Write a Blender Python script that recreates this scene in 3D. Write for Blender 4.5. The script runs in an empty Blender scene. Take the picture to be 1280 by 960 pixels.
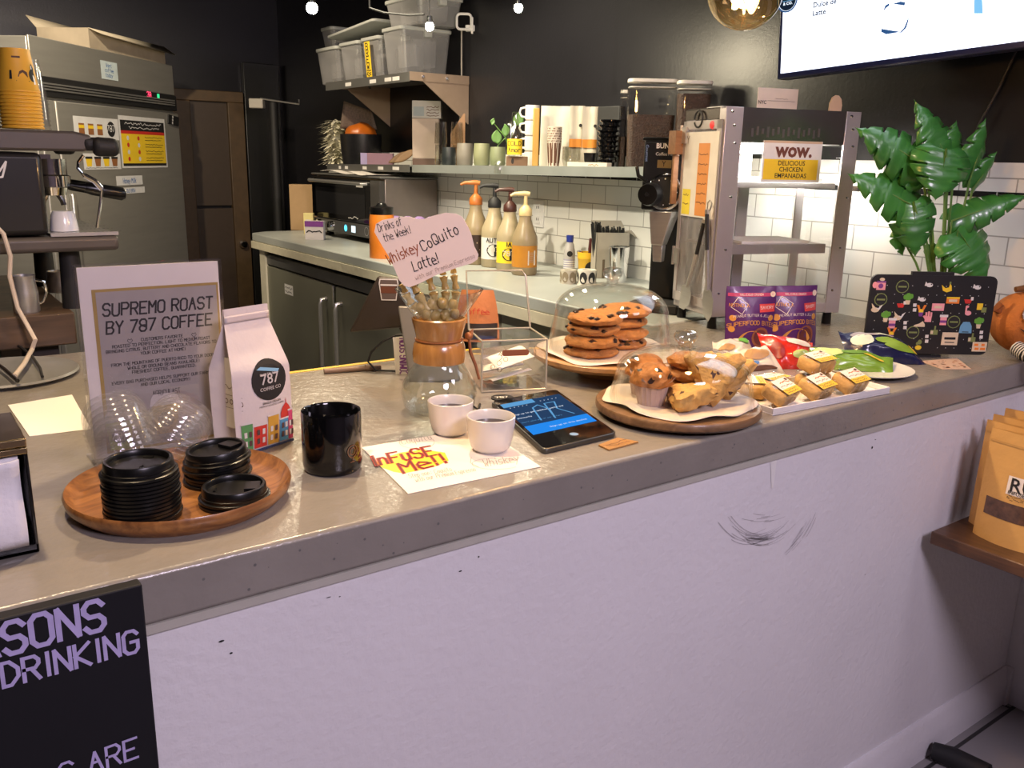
import bpy, bmesh, math, random
from mathutils import Vector, Matrix, noise
random.seed(7)
PI = math.pi
SC = bpy.context.scene
COL = SC.collection
V = Vector
# ------------------------------------------------------------------ camera
F_PX = 1090.0                       # focal length in pixels of the 1280 x 960 frame
H_EYE = 1.46
def _cd(x, y): return V((x - 640.0, 480.0 - y, F_PX))
_ax = _cd(2198, 231).normalized()   # the bar runs along world x
_ay = _cd(-170, 180); _ay = (_ay - _ax * _ax.dot(_ay)).normalized()
_az = _ax.cross(_ay)
if _az.y < 0: _az = -_az
EYE = V((0, 0, H_EYE))
def ray(px, py):
    c = _cd(px, py)
    return V((_ax.dot(c), _ay.dot(c), _az.dot(c)))
_r = V((_ax.x, _ay.x, _az.x)); _u = V((_ax.y, _ay.y, _az.y)); _f = V((_ax.z, _ay.z, _az.z))
cam = bpy.data.cameras.new('camera'); cam_o = bpy.data.objects.new('camera', cam); COL.objects.link(cam_o)
cam.sensor_width = 36.0; cam.lens = F_PX / 1280 * 36.0; cam.clip_start = 0.02; cam.clip_end = 60
cam_o.matrix_world = Matrix(((_r.x, _u.x, -_f.x, 0), (_r.y, _u.y, -_f.y, 0), (_r.z, _u.z, -_f.z, H_EYE), (0, 0, 0, 1)))
SC.camera = cam_o
# ------------------------------------------------------------------ exposure, world, room lights and added fill lights
SC.view_settings.view_transform = 'Standard'; SC.view_settings.look = 'None'
SC.view_settings.gamma = 1.0; SC.view_settings.use_curve_mapping = False
SC.view_settings.exposure = 0.0
SC.cycles.max_bounces = 10; SC.cycles.transparent_max_bounces = 24; SC.cycles.sample_clamp_indirect = 4.0
SC.cycles.use_denoising = True
W_ = bpy.data.worlds.new('world'); SC.world = W_; W_.use_nodes = True
W_.node_tree.nodes['Background'].inputs[0].default_value = (0.75, 0.72, 0.85, 1)
W_.node_tree.nodes['Background'].inputs[1].default_value = 0.10
def area(name, loc, target, size, power, col, spread=PI):
    l = bpy.data.lights.new(name, 'AREA'); l.shape = 'DISK'; l.size = size; l.energy = power; l.color = col; l.spread = spread
    o = bpy.data.objects.new(name, l); COL.objects.link(o); o.location = loc
    o.rotation_euler = (V(target) - V(loc)).to_track_quat('-Z', 'Y').to_euler()
    return o
def spot(name, loc, target, power, col, angle=70, blend=.6, r=.04):
    l = bpy.data.lights.new(name, 'SPOT'); l.energy = power; l.color = col; l.spot_size = math.radians(angle); l.spot_blend = blend; l.shadow_soft_size = r
    o = bpy.data.objects.new(name, l); COL.objects.link(o); o.location = loc
    o.rotation_euler = (V(target) - V(loc)).to_track_quat('-Z', 'Y').to_euler()
    return o
WARM = (1.0, .74, .46); COOL = (.80, .74, 1.0)
spot('tile_fill_spot', (-0.3, 1.9, 2.74), (2.4, 2.9, 1.2), 260, (1.0, .90, .70), 36, .5)  # added fill spot, no known fitting; brightens the tiles under the shelf
area('customer_side_fill_light', (0.5, -1.3, 2.75), (0.5, 0.9, 0.6), .9, 92, (.93, .79, .98))  # added lavender fill behind the camera, lights the bar front
area('customer_side_fill_light', (1.9, -0.9, 2.75), (1.9, 0.9, 0.4), .7, 11, (.9, .82, .95))  # second added fill, for the wall end of the bar front
spot('ceiling_spot_over_bar', (0.05, 1.35, 2.75), (0.45, 1.25, 1.0), 120, WARM, 80)
spot('ceiling_spot_over_bar', (1.05, 1.9, 2.75), (1.15, 1.3, 1.0), 130, WARM, 78)
spot('ceiling_spot_over_worktop', (1.55, 3.3, 2.75), (2.15, 3.0, 1.1), 170, (1.0, .88, .64), 85)
spot('ceiling_spot_over_fridge', (0.4, 3.4, 2.75), (0.95, 5.0, 1.6), 240, (1.0, .84, .6), 60)
spot('ceiling_spot_over_oven', (1.1, 4.2, 2.75), (2.2, 4.3, 1.5), 110, (1.0, .82, .58), 60)

ZC = 1.01            # bar top
YF = 0.9375          # front face of the bar
XW = 2.4174          # wall with the tiles
# ------------------------------------------------------------------ measuring helpers (points of the place seen at a pixel of the frame)
FH = V((_f.x, _f.y, 0)).normalized(); RH = V((FH.y, -FH.x, 0))
RC = -math.atan2(FH.x, FH.y)        # turn of a thing that faces the lens
def G(px, py, z=None):
    z = ZC if z is None else z
    v = ray(px, py); return EYE + v * ((z - H_EYE) / v.z)
def onx(px, py, x): v = ray(px, py); return EYE + v * (x / v.x)
def ony(px, py, y): v = ray(px, py); return EYE + v * (y / v.y)
def dep(P): return (P - EYE).dot(_f)
def Wd(P, n): return n * dep(P) / F_PX
def onv(px, py, P, d=0.0):          # on the upright plane through P (d behind it) that faces the lens
    v = ray(px, py); return EYE + v * (((P - EYE).dot(FH) + d) / v.dot(FH))
def Zt(P, px, py): return onv(px, py, P).z
def atd(px, py, d): return EYE + ray(px, py) * (d / F_PX)
# ------------------------------------------------------------------ mesh helpers
ID = Matrix.Identity(4)
def T(x=0, y=0, z=0): return Matrix.Translation((x, y, z))
def Rz(a): return Matrix.Rotation(a, 4, 'Z')
def Rx(a): return Matrix.Rotation(a, 4, 'X')
def Ry(a): return Matrix.Rotation(a, 4, 'Y')
def frame(O, U, Vv):                # local x along U, local y along V, z out of the surface
    U = V(U).normalized(); N = U.cross(V(Vv)).normalized(); Y = N.cross(U)
    return Matrix(((U.x, Y.x, N.x, O[0]), (U.y, Y.y, N.y, O[1]), (U.z, Y.z, N.z, O[2]), (0, 0, 0, 1)))
class MB:
    def __init__(s): s.v = []; s.f = []; s.m = []; s.sm = []; s.M = ID
    def add(s, vs, fs, mi=0, smooth=False, M=None):
        M = s.M @ (M if M is not None else ID); b = len(s.v)
        s.v += [M @ V(p) for p in vs]
        for f in fs: s.f.append([b + i for i in f]); s.m.append(mi); s.sm.append(smooth)
        return s
    def box(s, x0, x1, y0, y1, z0, z1, mi=0, M=None):
        vs = [(x, y, z) for z in (z0, z1) for y in (y0, y1) for x in (x0, x1)]
        return s.add(vs, [(0, 2, 3, 1), (4, 5, 7, 6), (0, 1, 5, 4), (2, 6, 7, 3), (0, 4, 6, 2), (1, 3, 7, 5)], mi, False, M)
    def hexa(s, p, mi=0, M=None):   # four bottom corners, then four top corners
        return s.add(p, [(3, 2, 1, 0), (4, 5, 6, 7), (0, 1, 5, 4), (1, 2, 6, 5), (2, 3, 7, 6), (3, 0, 4, 7)], mi, False, M)
    def lathe(s, prof, n=32, mi=0, M=None, smooth=True, ang=2 * PI, wob=None):
        vs = []; fs = []; idx = []
        full = abs(ang - 2 * PI) < 1e-6; k = n if full else n + 1
        for (r, z) in prof:
            if r < 1e-6: idx.append([len(vs)] * k); vs.append((0, 0, z))
            else:
                idx.append(list(range(len(vs), len(vs) + k)))
                for i in range(k):
                    a = ang * i / n; q = r * (wob(a, r, z) if wob else 1); vs.append((q * math.cos(a), q * math.sin(a), z))
        for j in range(len(prof) - 1):
            A, B = idx[j], idx[j + 1]
            for i in range(n):
                i2 = (i + 1) % k
                f = [A[i], A[i2], B[i2], B[i]]; g = []
                for q in f:
                    if q not in g: g.append(q)
                if len(g) > 2: fs.append(g)
        return s.add(vs, fs, mi, smooth, M)
    def tube(s, pts, r, n=8, mi=0, M=None, closed=False):
        pts = [V(p) for p in pts]; L = len(pts); rr = r if isinstance(r, (list, tuple)) else [r] * L
        tg = []
        for i in range(L):
            a = pts[(i - 1) % L if closed else max(i - 1, 0)]; b = pts[(i + 1) % L if closed else min(i + 1, L - 1)]
            tg.append((b - a).normalized() if (b - a).length > 1e-9 else V((0, 0, 1)))
        nx = tg[0].orthogonal().normalized(); vs = []; fs = []
        for i in range(L):
            nx = nx - tg[i] * nx.dot(tg[i])
            nx = nx.normalized() if nx.length > 1e-6 else tg[i].orthogonal().normalized()
            ny = tg[i].cross(nx)
            for k in range(n):
                a = 2 * PI * k / n; vs.append(pts[i] + (nx * math.cos(a) + ny * math.sin(a)) * rr[i])
        for i in range(L if closed else L - 1):
            j = (i + 1) % L
            for k in range(n): k2 = (k + 1) % n; fs.append((i * n + k, i * n + k2, j * n + k2, j * n + k))
        if not closed: fs += [tuple(range(n - 1, -1, -1)), tuple((L - 1) * n + k for k in range(n))]
        return s.add(vs, fs, mi, True, M)
    def prism(s, poly, z0, z1, mi=0, M=None):
        n = len(poly)
        if sum(poly[i][0] * poly[(i + 1) % n][1] - poly[(i + 1) % n][0] * poly[i][1] for i in range(n)) < 0: poly = poly[::-1]
        vs = [(x, y, z0) for x, y in poly] + [(x, y, z1) for x, y in poly]
        return s.add(vs, [tuple(range(n - 1, -1, -1)), tuple(range(n, 2 * n))] + [(i, (i + 1) % n, n + (i + 1) % n, n + i) for i in range(n)], mi, False, M)
    def grid(s, fn, nu, nv, mi=0, M=None, smooth=True):
        vs = [fn(i / nu, j / nv) for j in range(nv + 1) for i in range(nu + 1)]; w = nu + 1
        return s.add(vs, [(j * w + i, j * w + i + 1, (j + 1) * w + i + 1, (j + 1) * w + i) for j in range(nv) for i in range(nu)], mi, smooth, M)
    def blob(s, rad, sub=3, amp=.06, fr=3.0, seed=0, mi=0, M=None, shape=None, pick=None):
        bm = bmesh.new(); bmesh.ops.create_icosphere(bm, subdivisions=sub, radius=1)
        vs = []
        for v in bm.verts:
            p = v.co.copy(); d = 1 + amp * noise.fractal(p * fr + V((seed, seed * 1.7, -seed)), 1.0, 2.0, 3)
            q = V((p.x * rad[0], p.y * rad[1], p.z * rad[2])) * d
            vs.append(shape(q, p) if shape else q)
        fs = [[v.index for v in f.verts] for f in bm.faces]; nrm = [f.calc_center_median() for f in bm.faces]
        bm.free(); b = len(s.v); MM = s.M @ (M if M is not None else ID)
        s.v += [MM @ p for p in vs]
        for f, c in zip(fs, nrm): s.f.append([b + i for i in f]); s.m.append(pick(c) if pick else mi); s.sm.append(True)
        return s
    def strokes(s, lines, w, mi=0, M=None, z=0.0):   # flat pen strokes, mitred so that they never overlap themselves
        parts = []
        for ln in lines:                                 # break at sharp turns
            cur = [ln[0]]
            for i in range(1, len(ln)):
                cur.append(ln[i])
                if i < len(ln) - 1:
                    d0 = V((ln[i][0] - ln[i - 1][0], ln[i][1] - ln[i - 1][1])); d1 = V((ln[i + 1][0] - ln[i][0], ln[i + 1][1] - ln[i][1]))
                    if d0.length > 1e-9 and d1.length > 1e-9 and d0.normalized().dot(d1.normalized()) < -.15: parts.append(cur); cur = [ln[i]]
            parts.append(cur)
        for k, ln in enumerate(parts):
            p = [V((a[0], a[1], 0)) for a in ln]; p = [a for i, a in enumerate(p) if i == 0 or (a - p[i - 1]).length > 1e-7]; n = len(p)
            if n < 2: continue
            closed = n > 3 and (p[0] - p[-1]).length < 1e-6
            if closed: p = p[:-1]; n -= 1
            dd = [(p[(i + 1) % n] - p[i]).normalized() for i in range(n if closed else n - 1)]
            if not closed: p[0] = p[0] - dd[0] * w * .35; p[-1] = p[-1] + dd[-1] * w * .35
            vs = []; zk = z + (k % 7) * 2.5e-5
            for i in range(n):
                a = dd[i - 1] if (closed or i > 0) else dd[0]; c = dd[i] if (closed or i < n - 1) else dd[-1]
                na, nc = V((-a.y, a.x, 0)), V((-c.y, c.x, 0)); m = na + nc
                if m.length < .5: m = na
                m.normalize(); m = m * (w / 2 / max(.55, m.dot(na))); vs += [p[i] - m + V((0, 0, zk)), p[i] + m + V((0, 0, zk))]
            L = n if closed else n - 1
            s.add(vs, [(2 * i, 2 * ((i + 1) % n), 2 * ((i + 1) % n) + 1, 2 * i + 1) for i in range(L)], mi, False, M)
        return s
    def disc(s, x, y, r, mi=0, M=None, z=0.0, n=20, ry=None):
        ry = ry or r
        return s.add([(x + r * math.cos(2 * PI * i / n), y + ry * math.sin(2 * PI * i / n), z) for i in range(n)], [tuple(range(n))], mi, False, M)
    def ring(s, x, y, r, w, mi=0, M=None, z=0.0, n=28, a0=0, a1=2 * PI):
        pts = [(x + r * math.cos(a0 + (a1 - a0) * i / n), y + r * math.sin(a0 + (a1 - a0) * i / n)) for i in range(n + 1)]
        return s.strokes([pts], w, mi, M, z)
    def rect(s, x0, x1, y0, y1, mi=0, M=None, z=0.0): return s.add([(x0, y0, z), (x1, y0, z), (x1, y1, z), (x0, y1, z)], [(0, 1, 2, 3)], mi, False, M)
    def poly(s, pts, mi=0, M=None, z=0.0): return s.add([(p[0], p[1], z) for p in pts], [tuple(range(len(pts)))], mi, False, M)
    def type(s, text, size, mi=0, M=None, x=0, y=0, z=0.0, bold=0.0, sx=1.0, align='CENTER'):   # printed lettering in the built-in font
        vs, fs = letters(text, bold, align)
        return s.add([(x + p[0] * size * sx, y + p[1] * size, z) for p in vs], fs, mi, False, M)
    def hand(s, text, size, mi=0, M=None, x=0, y=0, z=0.0, w=.1, align='CENTER', slope=0.0, sx=1.0, jit=.0, slant=0.0):   # pen lettering
        return s.strokes(pen(text, size, x, y, align, slope, sx, jit, slant), w * size, mi, M, z)
_lt = {}
def letters(text, bold, align):
    k = (text, bold, align)
    if k not in _lt:
        cu = bpy.data.curves.new('lettering', 'FONT'); cu.body = text; cu.size = 1; cu.align_x = align; cu.offset = bold; cu.resolution_u = 2
        ob = bpy.data.objects.new('lettering', cu); me = ob.to_mesh()
        _lt[k] = ([tuple(v.co) for v in me.vertices], [tuple(p.vertices) for p in me.polygons])
        ob.to_mesh_clear(); bpy.data.objects.remove(ob); bpy.data.curves.remove(cu)
    return _lt[k]
PEN = dict(A='022842 1535', B='020838473505 3544433202', C='4738180703123243', D='02082846442202', E='48080242 0535', F='480802 0535',
 G='47381807031232434525', H='0208 4248 0545', I='1218', J='4843321203', K='0208 480542', L='080242', M='0208254842', N='02084248',
 O='180703123243473818', P='02083847463505', Q='180703123243473818 2442', R='02083847463505 2542', S='473818070615354443321203',
 T='0848 2822', U='080312324348', V='082248', W='0812253248', X='0842 0248', Y='0825 482522', Z='08480242',
 a='36160503123336 3632', b='0802 0516263533221203', c='3516050312 1232', d='36160503123338 3832', e='04443516050312 1242', f='3828171612 0636', g='36160503123336 36302010',
 h='0802 0516263532', i='1612 1817', j='2620100 2827', k='0802 3604 1532', l='1812', m='0602 0516252522 25364542', n='0602 0516263532', o='160503122233352616',
 p='0600 0516263533221203', q='36160503123336 3630', r='0602 051636', s='361605143433221202', t='18132232 0636', u='060312223336 3632', v='062246', w='0612243246',
 x='0642 0246', y='0623 462300', z='06460242')
PEN.update({'0': '180703123243473818', '1': '172822', '2': '07183847460242', '3': '071838473525354443321203', '4': '323805 0545', '5': '480805354443321203', '6': '38180503123243443515', '7': '084812',
 '8': '180706154446473818 150403123243443515', '9': '454738180705 1545 4532', '!': '1814 1312', '.': '1213', ',': '2211', '-': '1535', '&': '4216283705122244', "'": '1816', '*': '1535 2426', ':': '2324 2627', '$': '473818071535443212 2921'})
def pen(text, size, x, y, align, slope, sx, jit, slant):
    out = []; cx = 0.0; u = size / 6.0
    for ch in text:
        g = PEN.get(ch) or PEN.get(ch.upper())
        if ch == ' ' or not g: cx += 3.2; continue
        jy = random.uniform(-1, 1) * jit
        for st in g.split():
            st = st[:len(st) // 2 * 2]
            pts = [(int(st[i]), int(st[i + 1]) - 2 + jy) for i in range(0, len(st), 2)]
            out.append([(cx + a + b * slant, b) for a, b in pts])
        cx += 2.9 if ch in "iIl!.1'," else (5.4 if ch.isupper() or ch.isdigit() else 4.7)
    off = {'LEFT': 0, 'CENTER': -cx / 2, 'RIGHT': -cx}[align]
    return [[(x + (a + off) * u * sx, y + b * u + (a + off) * u * sx * slope) for a, b in ln] for ln in out]
def wavy(x0, x1, y, h, seed=0):      # an unreadable line of small writing
    r = random.Random(seed); n = max(4, int((x1 - x0) / (h * .7)))
    return [[(x0 + (x1 - x0) * i / n, y + h * r.uniform(-.45, .45)) for i in range(n + 1)]]
# ------------------------------------------------------------------ objects
def obj(name, mb, mats, parent=None, bevel=0.0, seg=2, loc=None, rz=0.0, thick=0.0, subd=0, sharp=.75):
    me = bpy.data.meshes.new(name); me.from_pydata([tuple(p) for p in mb.v], [], mb.f)
    for m in (mats if isinstance(mats, (list, tuple)) else [mats]): me.materials.append(m)
    me.polygons.foreach_set('material_index', mb.m); me.polygons.foreach_set('use_smooth', mb.sm); me.update()
    if sharp: me.set_sharp_from_angle(angle=sharp)
    o = bpy.data.objects.new(name, me); COL.objects.link(o)
    if parent: o.parent = parent
    if loc is not None: o.location = loc
    o.rotation_euler = (0, 0, rz)
    if thick: md = o.modifiers.new('thickness', 'SOLIDIFY'); md.thickness = thick; md.offset = 0
    if bevel: md = o.modifiers.new('edges', 'BEVEL'); md.width = bevel; md.segments = seg; md.limit_method = 'ANGLE'; md.angle_limit = .6
    if subd: md = o.modifiers.new('smooth', 'SUBSURF'); md.levels = subd; md.render_levels = subd
    return o
def tag(o, label, cat, group=None, kind=None):
    if label: o['label'] = label
    if cat: o['category'] = cat
    if group: o['group'] = group
    if kind: o['kind'] = kind
    return o
def thing(name, label, cat, P=(0, 0, 0), rz=0.0, group=None):
    o = bpy.data.objects.new(name, None); COL.objects.link(o); o.location = P; o.rotation_euler = (0, 0, rz); o.empty_display_size = .02
    return tag(o, label, cat, group)
def solo(name, mb, mats, label, cat, P=(0, 0, 0), rz=0.0, group=None, **k):
    return tag(obj(name, mb, mats, None, loc=P, rz=rz, **k), label, cat, group)
def struct(name, mb, mats, parent=None, **k):
    o = obj(name, mb, mats, parent, **k)
    if not parent: o['kind'] = 'structure'
    return o
def dup(root, P, rz=None, label=None):
    r = root.copy(); COL.objects.link(r); r.location = P
    if rz is not None: r.rotation_euler = (0, 0, rz)
    if label: r['label'] = label
    for ch in list(root.children):
        c = ch.copy(); COL.objects.link(c); c.parent = r
        for g in list(ch.children):
            d = g.copy(); COL.objects.link(d); d.parent = c
    return r
def inv(P, rz): return (T(*P) @ Rz(rz)).inverted()
# ------------------------------------------------------------------ materials
def mat(name, col, rough=.5, metal=0.0, var=.07, vs=25.0, bump=0.0, bs=120.0, coat=0.0, emis=None, es=0.0, spec=.5, trans=0.0, sss=0.0, stretch=None):
    m = bpy.data.materials.new(name); m.use_nodes = True; nt = m.node_tree; N = nt.nodes; L = nt.links; b = N['Principled BSDF']
    tc = N.new('ShaderNodeTexCoord'); src = tc.outputs['Object']
    if stretch:
        mp = N.new('ShaderNodeMapping'); mp.inputs['Scale'].default_value = stretch; L.new(src, mp.inputs[0]); src = mp.outputs[0]
    nz = N.new('ShaderNodeTexNoise'); nz.inputs['Scale'].default_value = vs; nz.inputs['Detail'].default_value = 4; L.new(src, nz.inputs['Vector'])
    mx = N.new('ShaderNodeMix'); mx.data_type = 'RGBA'; L.new(nz.outputs['Fac'], mx.inputs[0])
    c = V(col[:3]); mx.inputs[6].default_value = (*(c * (1 - var * 1.6)), 1); mx.inputs[7].default_value = (*(c * (1 + var * 1.6)), 1)
    L.new(mx.outputs[2], b.inputs['Base Color'])
    b.inputs['Roughness'].default_value = rough; b.inputs['Metallic'].default_value = metal; b.inputs['Specular IOR Level'].default_value = spec
    if coat: b.inputs['Coat Weight'].default_value = coat; b.inputs['Coat Roughness'].default_value = .08
    if trans: b.inputs['Transmission Weight'].default_value = trans
    if sss: b.inputs['Subsurface Weight'].default_value = sss; b.inputs['Subsurface Radius'].default_value = (.01, .006, .003)
    if emis: b.inputs['Emission Color'].default_value = (*emis, 1); b.inputs['Emission Strength'].default_value = es
    if bump:
        n2 = N.new('ShaderNodeTexNoise'); n2.inputs['Scale'].default_value = bs; n2.inputs['Detail'].default_value = 5; L.new(src, n2.inputs['Vector'])
        bp = N.new('ShaderNodeBump'); bp.inputs['Strength'].default_value = bump; bp.inputs['Distance'].default_value = .01
        L.new(n2.outputs['Fac'], bp.inputs['Height']); L.new(bp.outputs[0], b.inputs['Normal'])
    return m
def glass(name, tint=(1, 1, 1), refl=.9, base=.05, edge=.55, rough=.02, haze=0.0, hs=9):     # thin clear sheet
    m = bpy.data.materials.new(name); m.use_nodes = True; nt = m.node_tree; N = nt.nodes; L = nt.links; N.remove(N['Principled BSDF'])
    out = N['Material Output']; tr = N.new('ShaderNodeBsdfTransparent'); tr.inputs[0].default_value = (*tint, 1)
    gl = N.new('ShaderNodeBsdfGlossy'); gl.inputs['Color'].default_value = (refl, refl, refl, 1); gl.inputs['Roughness'].default_value = rough
    lw = N.new('ShaderNodeLayerWeight'); lw.inputs['Blend'].default_value = .35
    mr = N.new('ShaderNodeMapRange'); mr.inputs[3].default_value = base; mr.inputs[4].default_value = edge; L.new(lw.outputs['Facing'], mr.inputs[0])
    pw = N.new('ShaderNodeMath'); pw.operation = 'POWER'; pw.inputs[1].default_value = 2.5; L.new(lw.outputs['Facing'], pw.inputs[0]); L.new(pw.outputs[0], mr.inputs[0])
    mix = N.new('ShaderNodeMixShader'); L.new(mr.outputs[0], mix.inputs[0]); L.new(tr.outputs[0], mix.inputs[1]); L.new(gl.outputs[0], mix.inputs[2])
    last = mix
    if haze:
        df = N.new('ShaderNodeBsdfDiffuse'); df.inputs[0].default_value = (.8, .8, .82, 1); nz = N.new('ShaderNodeTexNoise'); nz.inputs['Scale'].default_value = hs
        mm = N.new('ShaderNodeMath'); mm.operation = 'MULTIPLY'; mm.inputs[1].default_value = haze * 2; L.new(nz.outputs['Fac'], mm.inputs[0])
        m2 = N.new('ShaderNodeMixShader'); L.new(mm.outputs[0], m2.inputs[0]); L.new(mix.outputs[0], m2.inputs[1]); L.new(df.outputs[0], m2.inputs[2]); last = m2
    L.new(last.outputs[0], out.inputs[0])
    return m
def wood(name, c1, c2, rough=.45, scale=(3, 28, 28), coat=0.2):
    m = mat(name, c1, rough, coat=coat); nt = m.node_tree; N = nt.nodes; L = nt.links
    tc = N.new('ShaderNodeTexCoord'); mp = N.new('ShaderNodeMapping'); mp.inputs['Scale'].default_value = scale; L.new(tc.outputs['Object'], mp.inputs[0])
    nz = N.new('ShaderNodeTexNoise'); nz.inputs['Scale'].default_value = 2.2; nz.inputs['Detail'].default_value = 6; nz.inputs['Distortion'].default_value = .8; L.new(mp.outputs[0], nz.inputs[0])
    cr = N.new('ShaderNodeValToRGB'); cr.color_ramp.elements[0].position = .32; cr.color_ramp.elements[0].color = (*c2, 1); cr.color_ramp.elements[1].position = .68; cr.color_ramp.elements[1].color = (*c1, 1)
    L.new(nz.outputs['Fac'], cr.inputs[0]); L.new(cr.outputs[0], N['Principled BSDF'].inputs['Base Color'])
    return m
BLACK = mat('black_plastic', (.005, .005, .0055), .28, var=.1); MATTE = mat('matte_black', (.012, .012, .013), .6)
GLOSSBLACK = mat('glossy_black', (.003, .003, .0035), .1, coat=.3); WHITE = mat('white_plastic', (.75, .74, .72), .4); INK = mat('ink', (.012, .011, .012), .7)
PAPER = mat('paper', (.80, .76, .70), .8, var=.03, vs=8); CARD = mat('pink_card', (.82, .66, .60), .8, var=.03)
STEEL = mat('brushed_steel', (.58, .57, .55), .3, .8, var=.06, vs=6, bump=.04, bs=40, stretch=(1, 1, 30)); CHROME = mat('chrome', (.75, .75, .76), .09, 1.0, var=.02)
DSTEEL = mat('dark_steel', (.16, .16, .155), .4, .5, var=.1, vs=8); CONE = mat('kraft_paper', (.55, .34, .12), .7, var=.06, vs=14, bump=.1, bs=60)
CLEAR = glass('clear_glass'); DOME = glass('dome_glass', (.97, .985, .98), base=.045, edge=.75); PLAST = glass('clear_plastic', (.97, .97, .97), base=.05, edge=.5, rough=.08, haze=.03)
FROST = glass('frosted_plastic', (.80, .80, .80), base=.04, edge=.35, rough=.3, haze=.22, hs=.5)
YEL = mat('yellow_print', (.90, .62, .03), .5, var=.04); RED = mat('red_print', (.60, .035, .025), .5); GRN = mat('green_print', (.12, .36, .04), .5); BLU = mat('blue_print', (.05, .16, .42), .5)
ORG = mat('orange_print', (.85, .24, .03), .5); PNK = mat('pink_print', (.85, .36, .40), .5); PUR = mat('purple_print', (.20, .05, .26), .5); GOLD = mat('gold', (.60, .42, .18), .3, .8); BRN = mat('brown_print', (.10, .04, .02), .6)
# ================================================================== the setting
def tiles(name, c1, c2, mortar, bw, rh, ms, axes, rough=.25, off=.5, bump=.3, shift=(0, 0)):
    m = mat(name, c1, rough); nt = m.node_tree; N = nt.nodes; L = nt.links; b = N['Principled BSDF']
    tc = N.new('ShaderNodeTexCoord'); sx = N.new('ShaderNodeSeparateXYZ'); cb = N.new('ShaderNodeCombineXYZ'); L.new(tc.outputs['Object'], sx.inputs[0])
    for k in (0, 1):
        ad = N.new('ShaderNodeMath'); ad.operation = 'ADD'; ad.inputs[1].default_value = shift[k]
        L.new(sx.outputs[axes[k]], ad.inputs[0]); L.new(ad.outputs[0], cb.inputs[k])
    br = N.new('ShaderNodeTexBrick'); L.new(cb.outputs[0], br.inputs['Vector']); br.offset = off
    for k, v in (('Scale', 1), ('Brick Width', bw), ('Row Height', rh), ('Mortar Size', ms), ('Mortar Smooth', .3), ('Bias', 0)): br.inputs[k].default_value = v
    br.inputs['Color1'].default_value = (*c1, 1); br.inputs['Color2'].default_value = (*c2, 1); br.inputs['Mortar'].default_value = (*mortar, 1)
    L.new(br.outputs['Color'], b.inputs['Base Color'])
    bp = N.new('ShaderNodeBump'); bp.invert = True; bp.inputs['Strength'].default_value = bump; bp.inputs['Distance'].default_value = .002; L.new(br.outputs['Fac'], bp.inputs['Height']); L.new(bp.outputs[0], b.inputs['Normal'])
    return m
PLASTER = mat('white_plaster_wall', (.70, .68, .70), .65, var=.035, vs=5, bump=.22, bs=70)
DARK = mat('black_wall_paint', (.0085, .0082, .0105), .34, var=.15, vs=3, bump=.05, bs=90, spec=.4)
FLOORM = tiles('grey_stone_floor_tile', (.26, .25, .25), (.33, .31, .31), (.03, .03, .03), .6, .3, .006, ('X', 'Y'), .5)
SUBWAY = tiles('white_subway_tile', (.78, .77, .73), (.74, .73, .69), (.36, .35, .32), .152, .075, .0022, ('Y', 'Z'), .14, shift=(.02, -.01))
PENCIL = tiles('black_pencil_tile', (.012, .012, .013), (.016, .016, .016), (.4, .39, .36), .152, .03, .002, ('Y', 'Z'), .15, off=0, shift=(.05, 0))
X0, X1, Y0, Y1, ZH = -3.0, XW, -2.6, 6.2, 2.8
struct('floor', MB().box(X0, X1, Y0, Y1, -.1, 0), FLOORM)
struct('ceiling', MB().box(X0, X1, Y0, Y1, ZH, ZH + .1), DARK)
struct('wall_right', MB().box(XW + .012, XW + .12, Y0, Y1, 0, ZH), DARK)
struct('wall_back', MB().box(X0, XW + .12, Y1, Y1 + .1, 0, ZH), DARK)
struct('wall_left', MB().box(X0 - .1, X0, Y0, Y1 + .1, 0, ZH), DARK)
struct('wall_front', MB().box(X0 - .1, XW + .12, Y0 - .1, Y0, 0, ZH), mat('lobby_wall_paint', (.42, .36, .42), .7))
o = struct('trim_1', MB().box(XW, XW + .012, Y0, YF + .05, 0, 1.1), PLASTER)          # plastered stretch of the wall by the customers
o = struct('trim_2', MB().box(XW, XW + .012, YF + .05, 5.4, ZC - .01, 1.385), SUBWAY)  # tiled splash back
o = struct('trim_3', MB().box(XW - .004, XW + .012, YF + .05, 5.4, 1.385, 1.40), PENCIL)
o = struct('trim_4', MB().box(XW, XW + .012, YF + .05, 5.4, 1.40, 1.475), SUBWAY)
# skirting board along the plastered wall
sk = MB(); sk.prism([(0, 0), (0.018, 0), (.018, .075), (.012, .085), (.012, .1), (.004, .112), (0, .112)], 0, 3.5, M=frame((XW, YF - .02, 0), (-1, 0, 0), (0, 0, 1)))
struct('baseboard_right', sk, PLASTER)
# ------------------------------------------------------------------ the bar
bar = thing('bar_counter', 'long white plastered bar with a thick grey concrete top, food and cups standing on it', 'counter', (0, YF, 0))
CONC = mat('sealed_concrete_top', (.235, .213, .187), .26, var=.15, vs=7, bump=.18, bs=60, coat=.15)
CONCF = CONC
xl = -1.7; yb = 1.73 - YF
b = MB(); b.prism([(xl, 0), (XW - .002, 0), (XW - .002, yb), (.36, yb), (.36, 1.22), (xl, 1.22)], .947, ZC)
top = obj('countertop', b, CONC, bar, bevel=.006)
b = MB(); b.box(xl, XW - .002, .004, .10, 0, .947); obj('front_panel', b, PLASTER, bar)
b = MB(); b.prism([(0, 0), (0.018, 0), (.018, .075), (.012, .085), (.012, .1), (.004, .112), (0, .112)], 0, XW - .004 - xl, M=frame((XW - .004, .004, 0), (0, -1, 0), (0, 0, 1)))
obj('skirting', b, PLASTER, bar)
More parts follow.
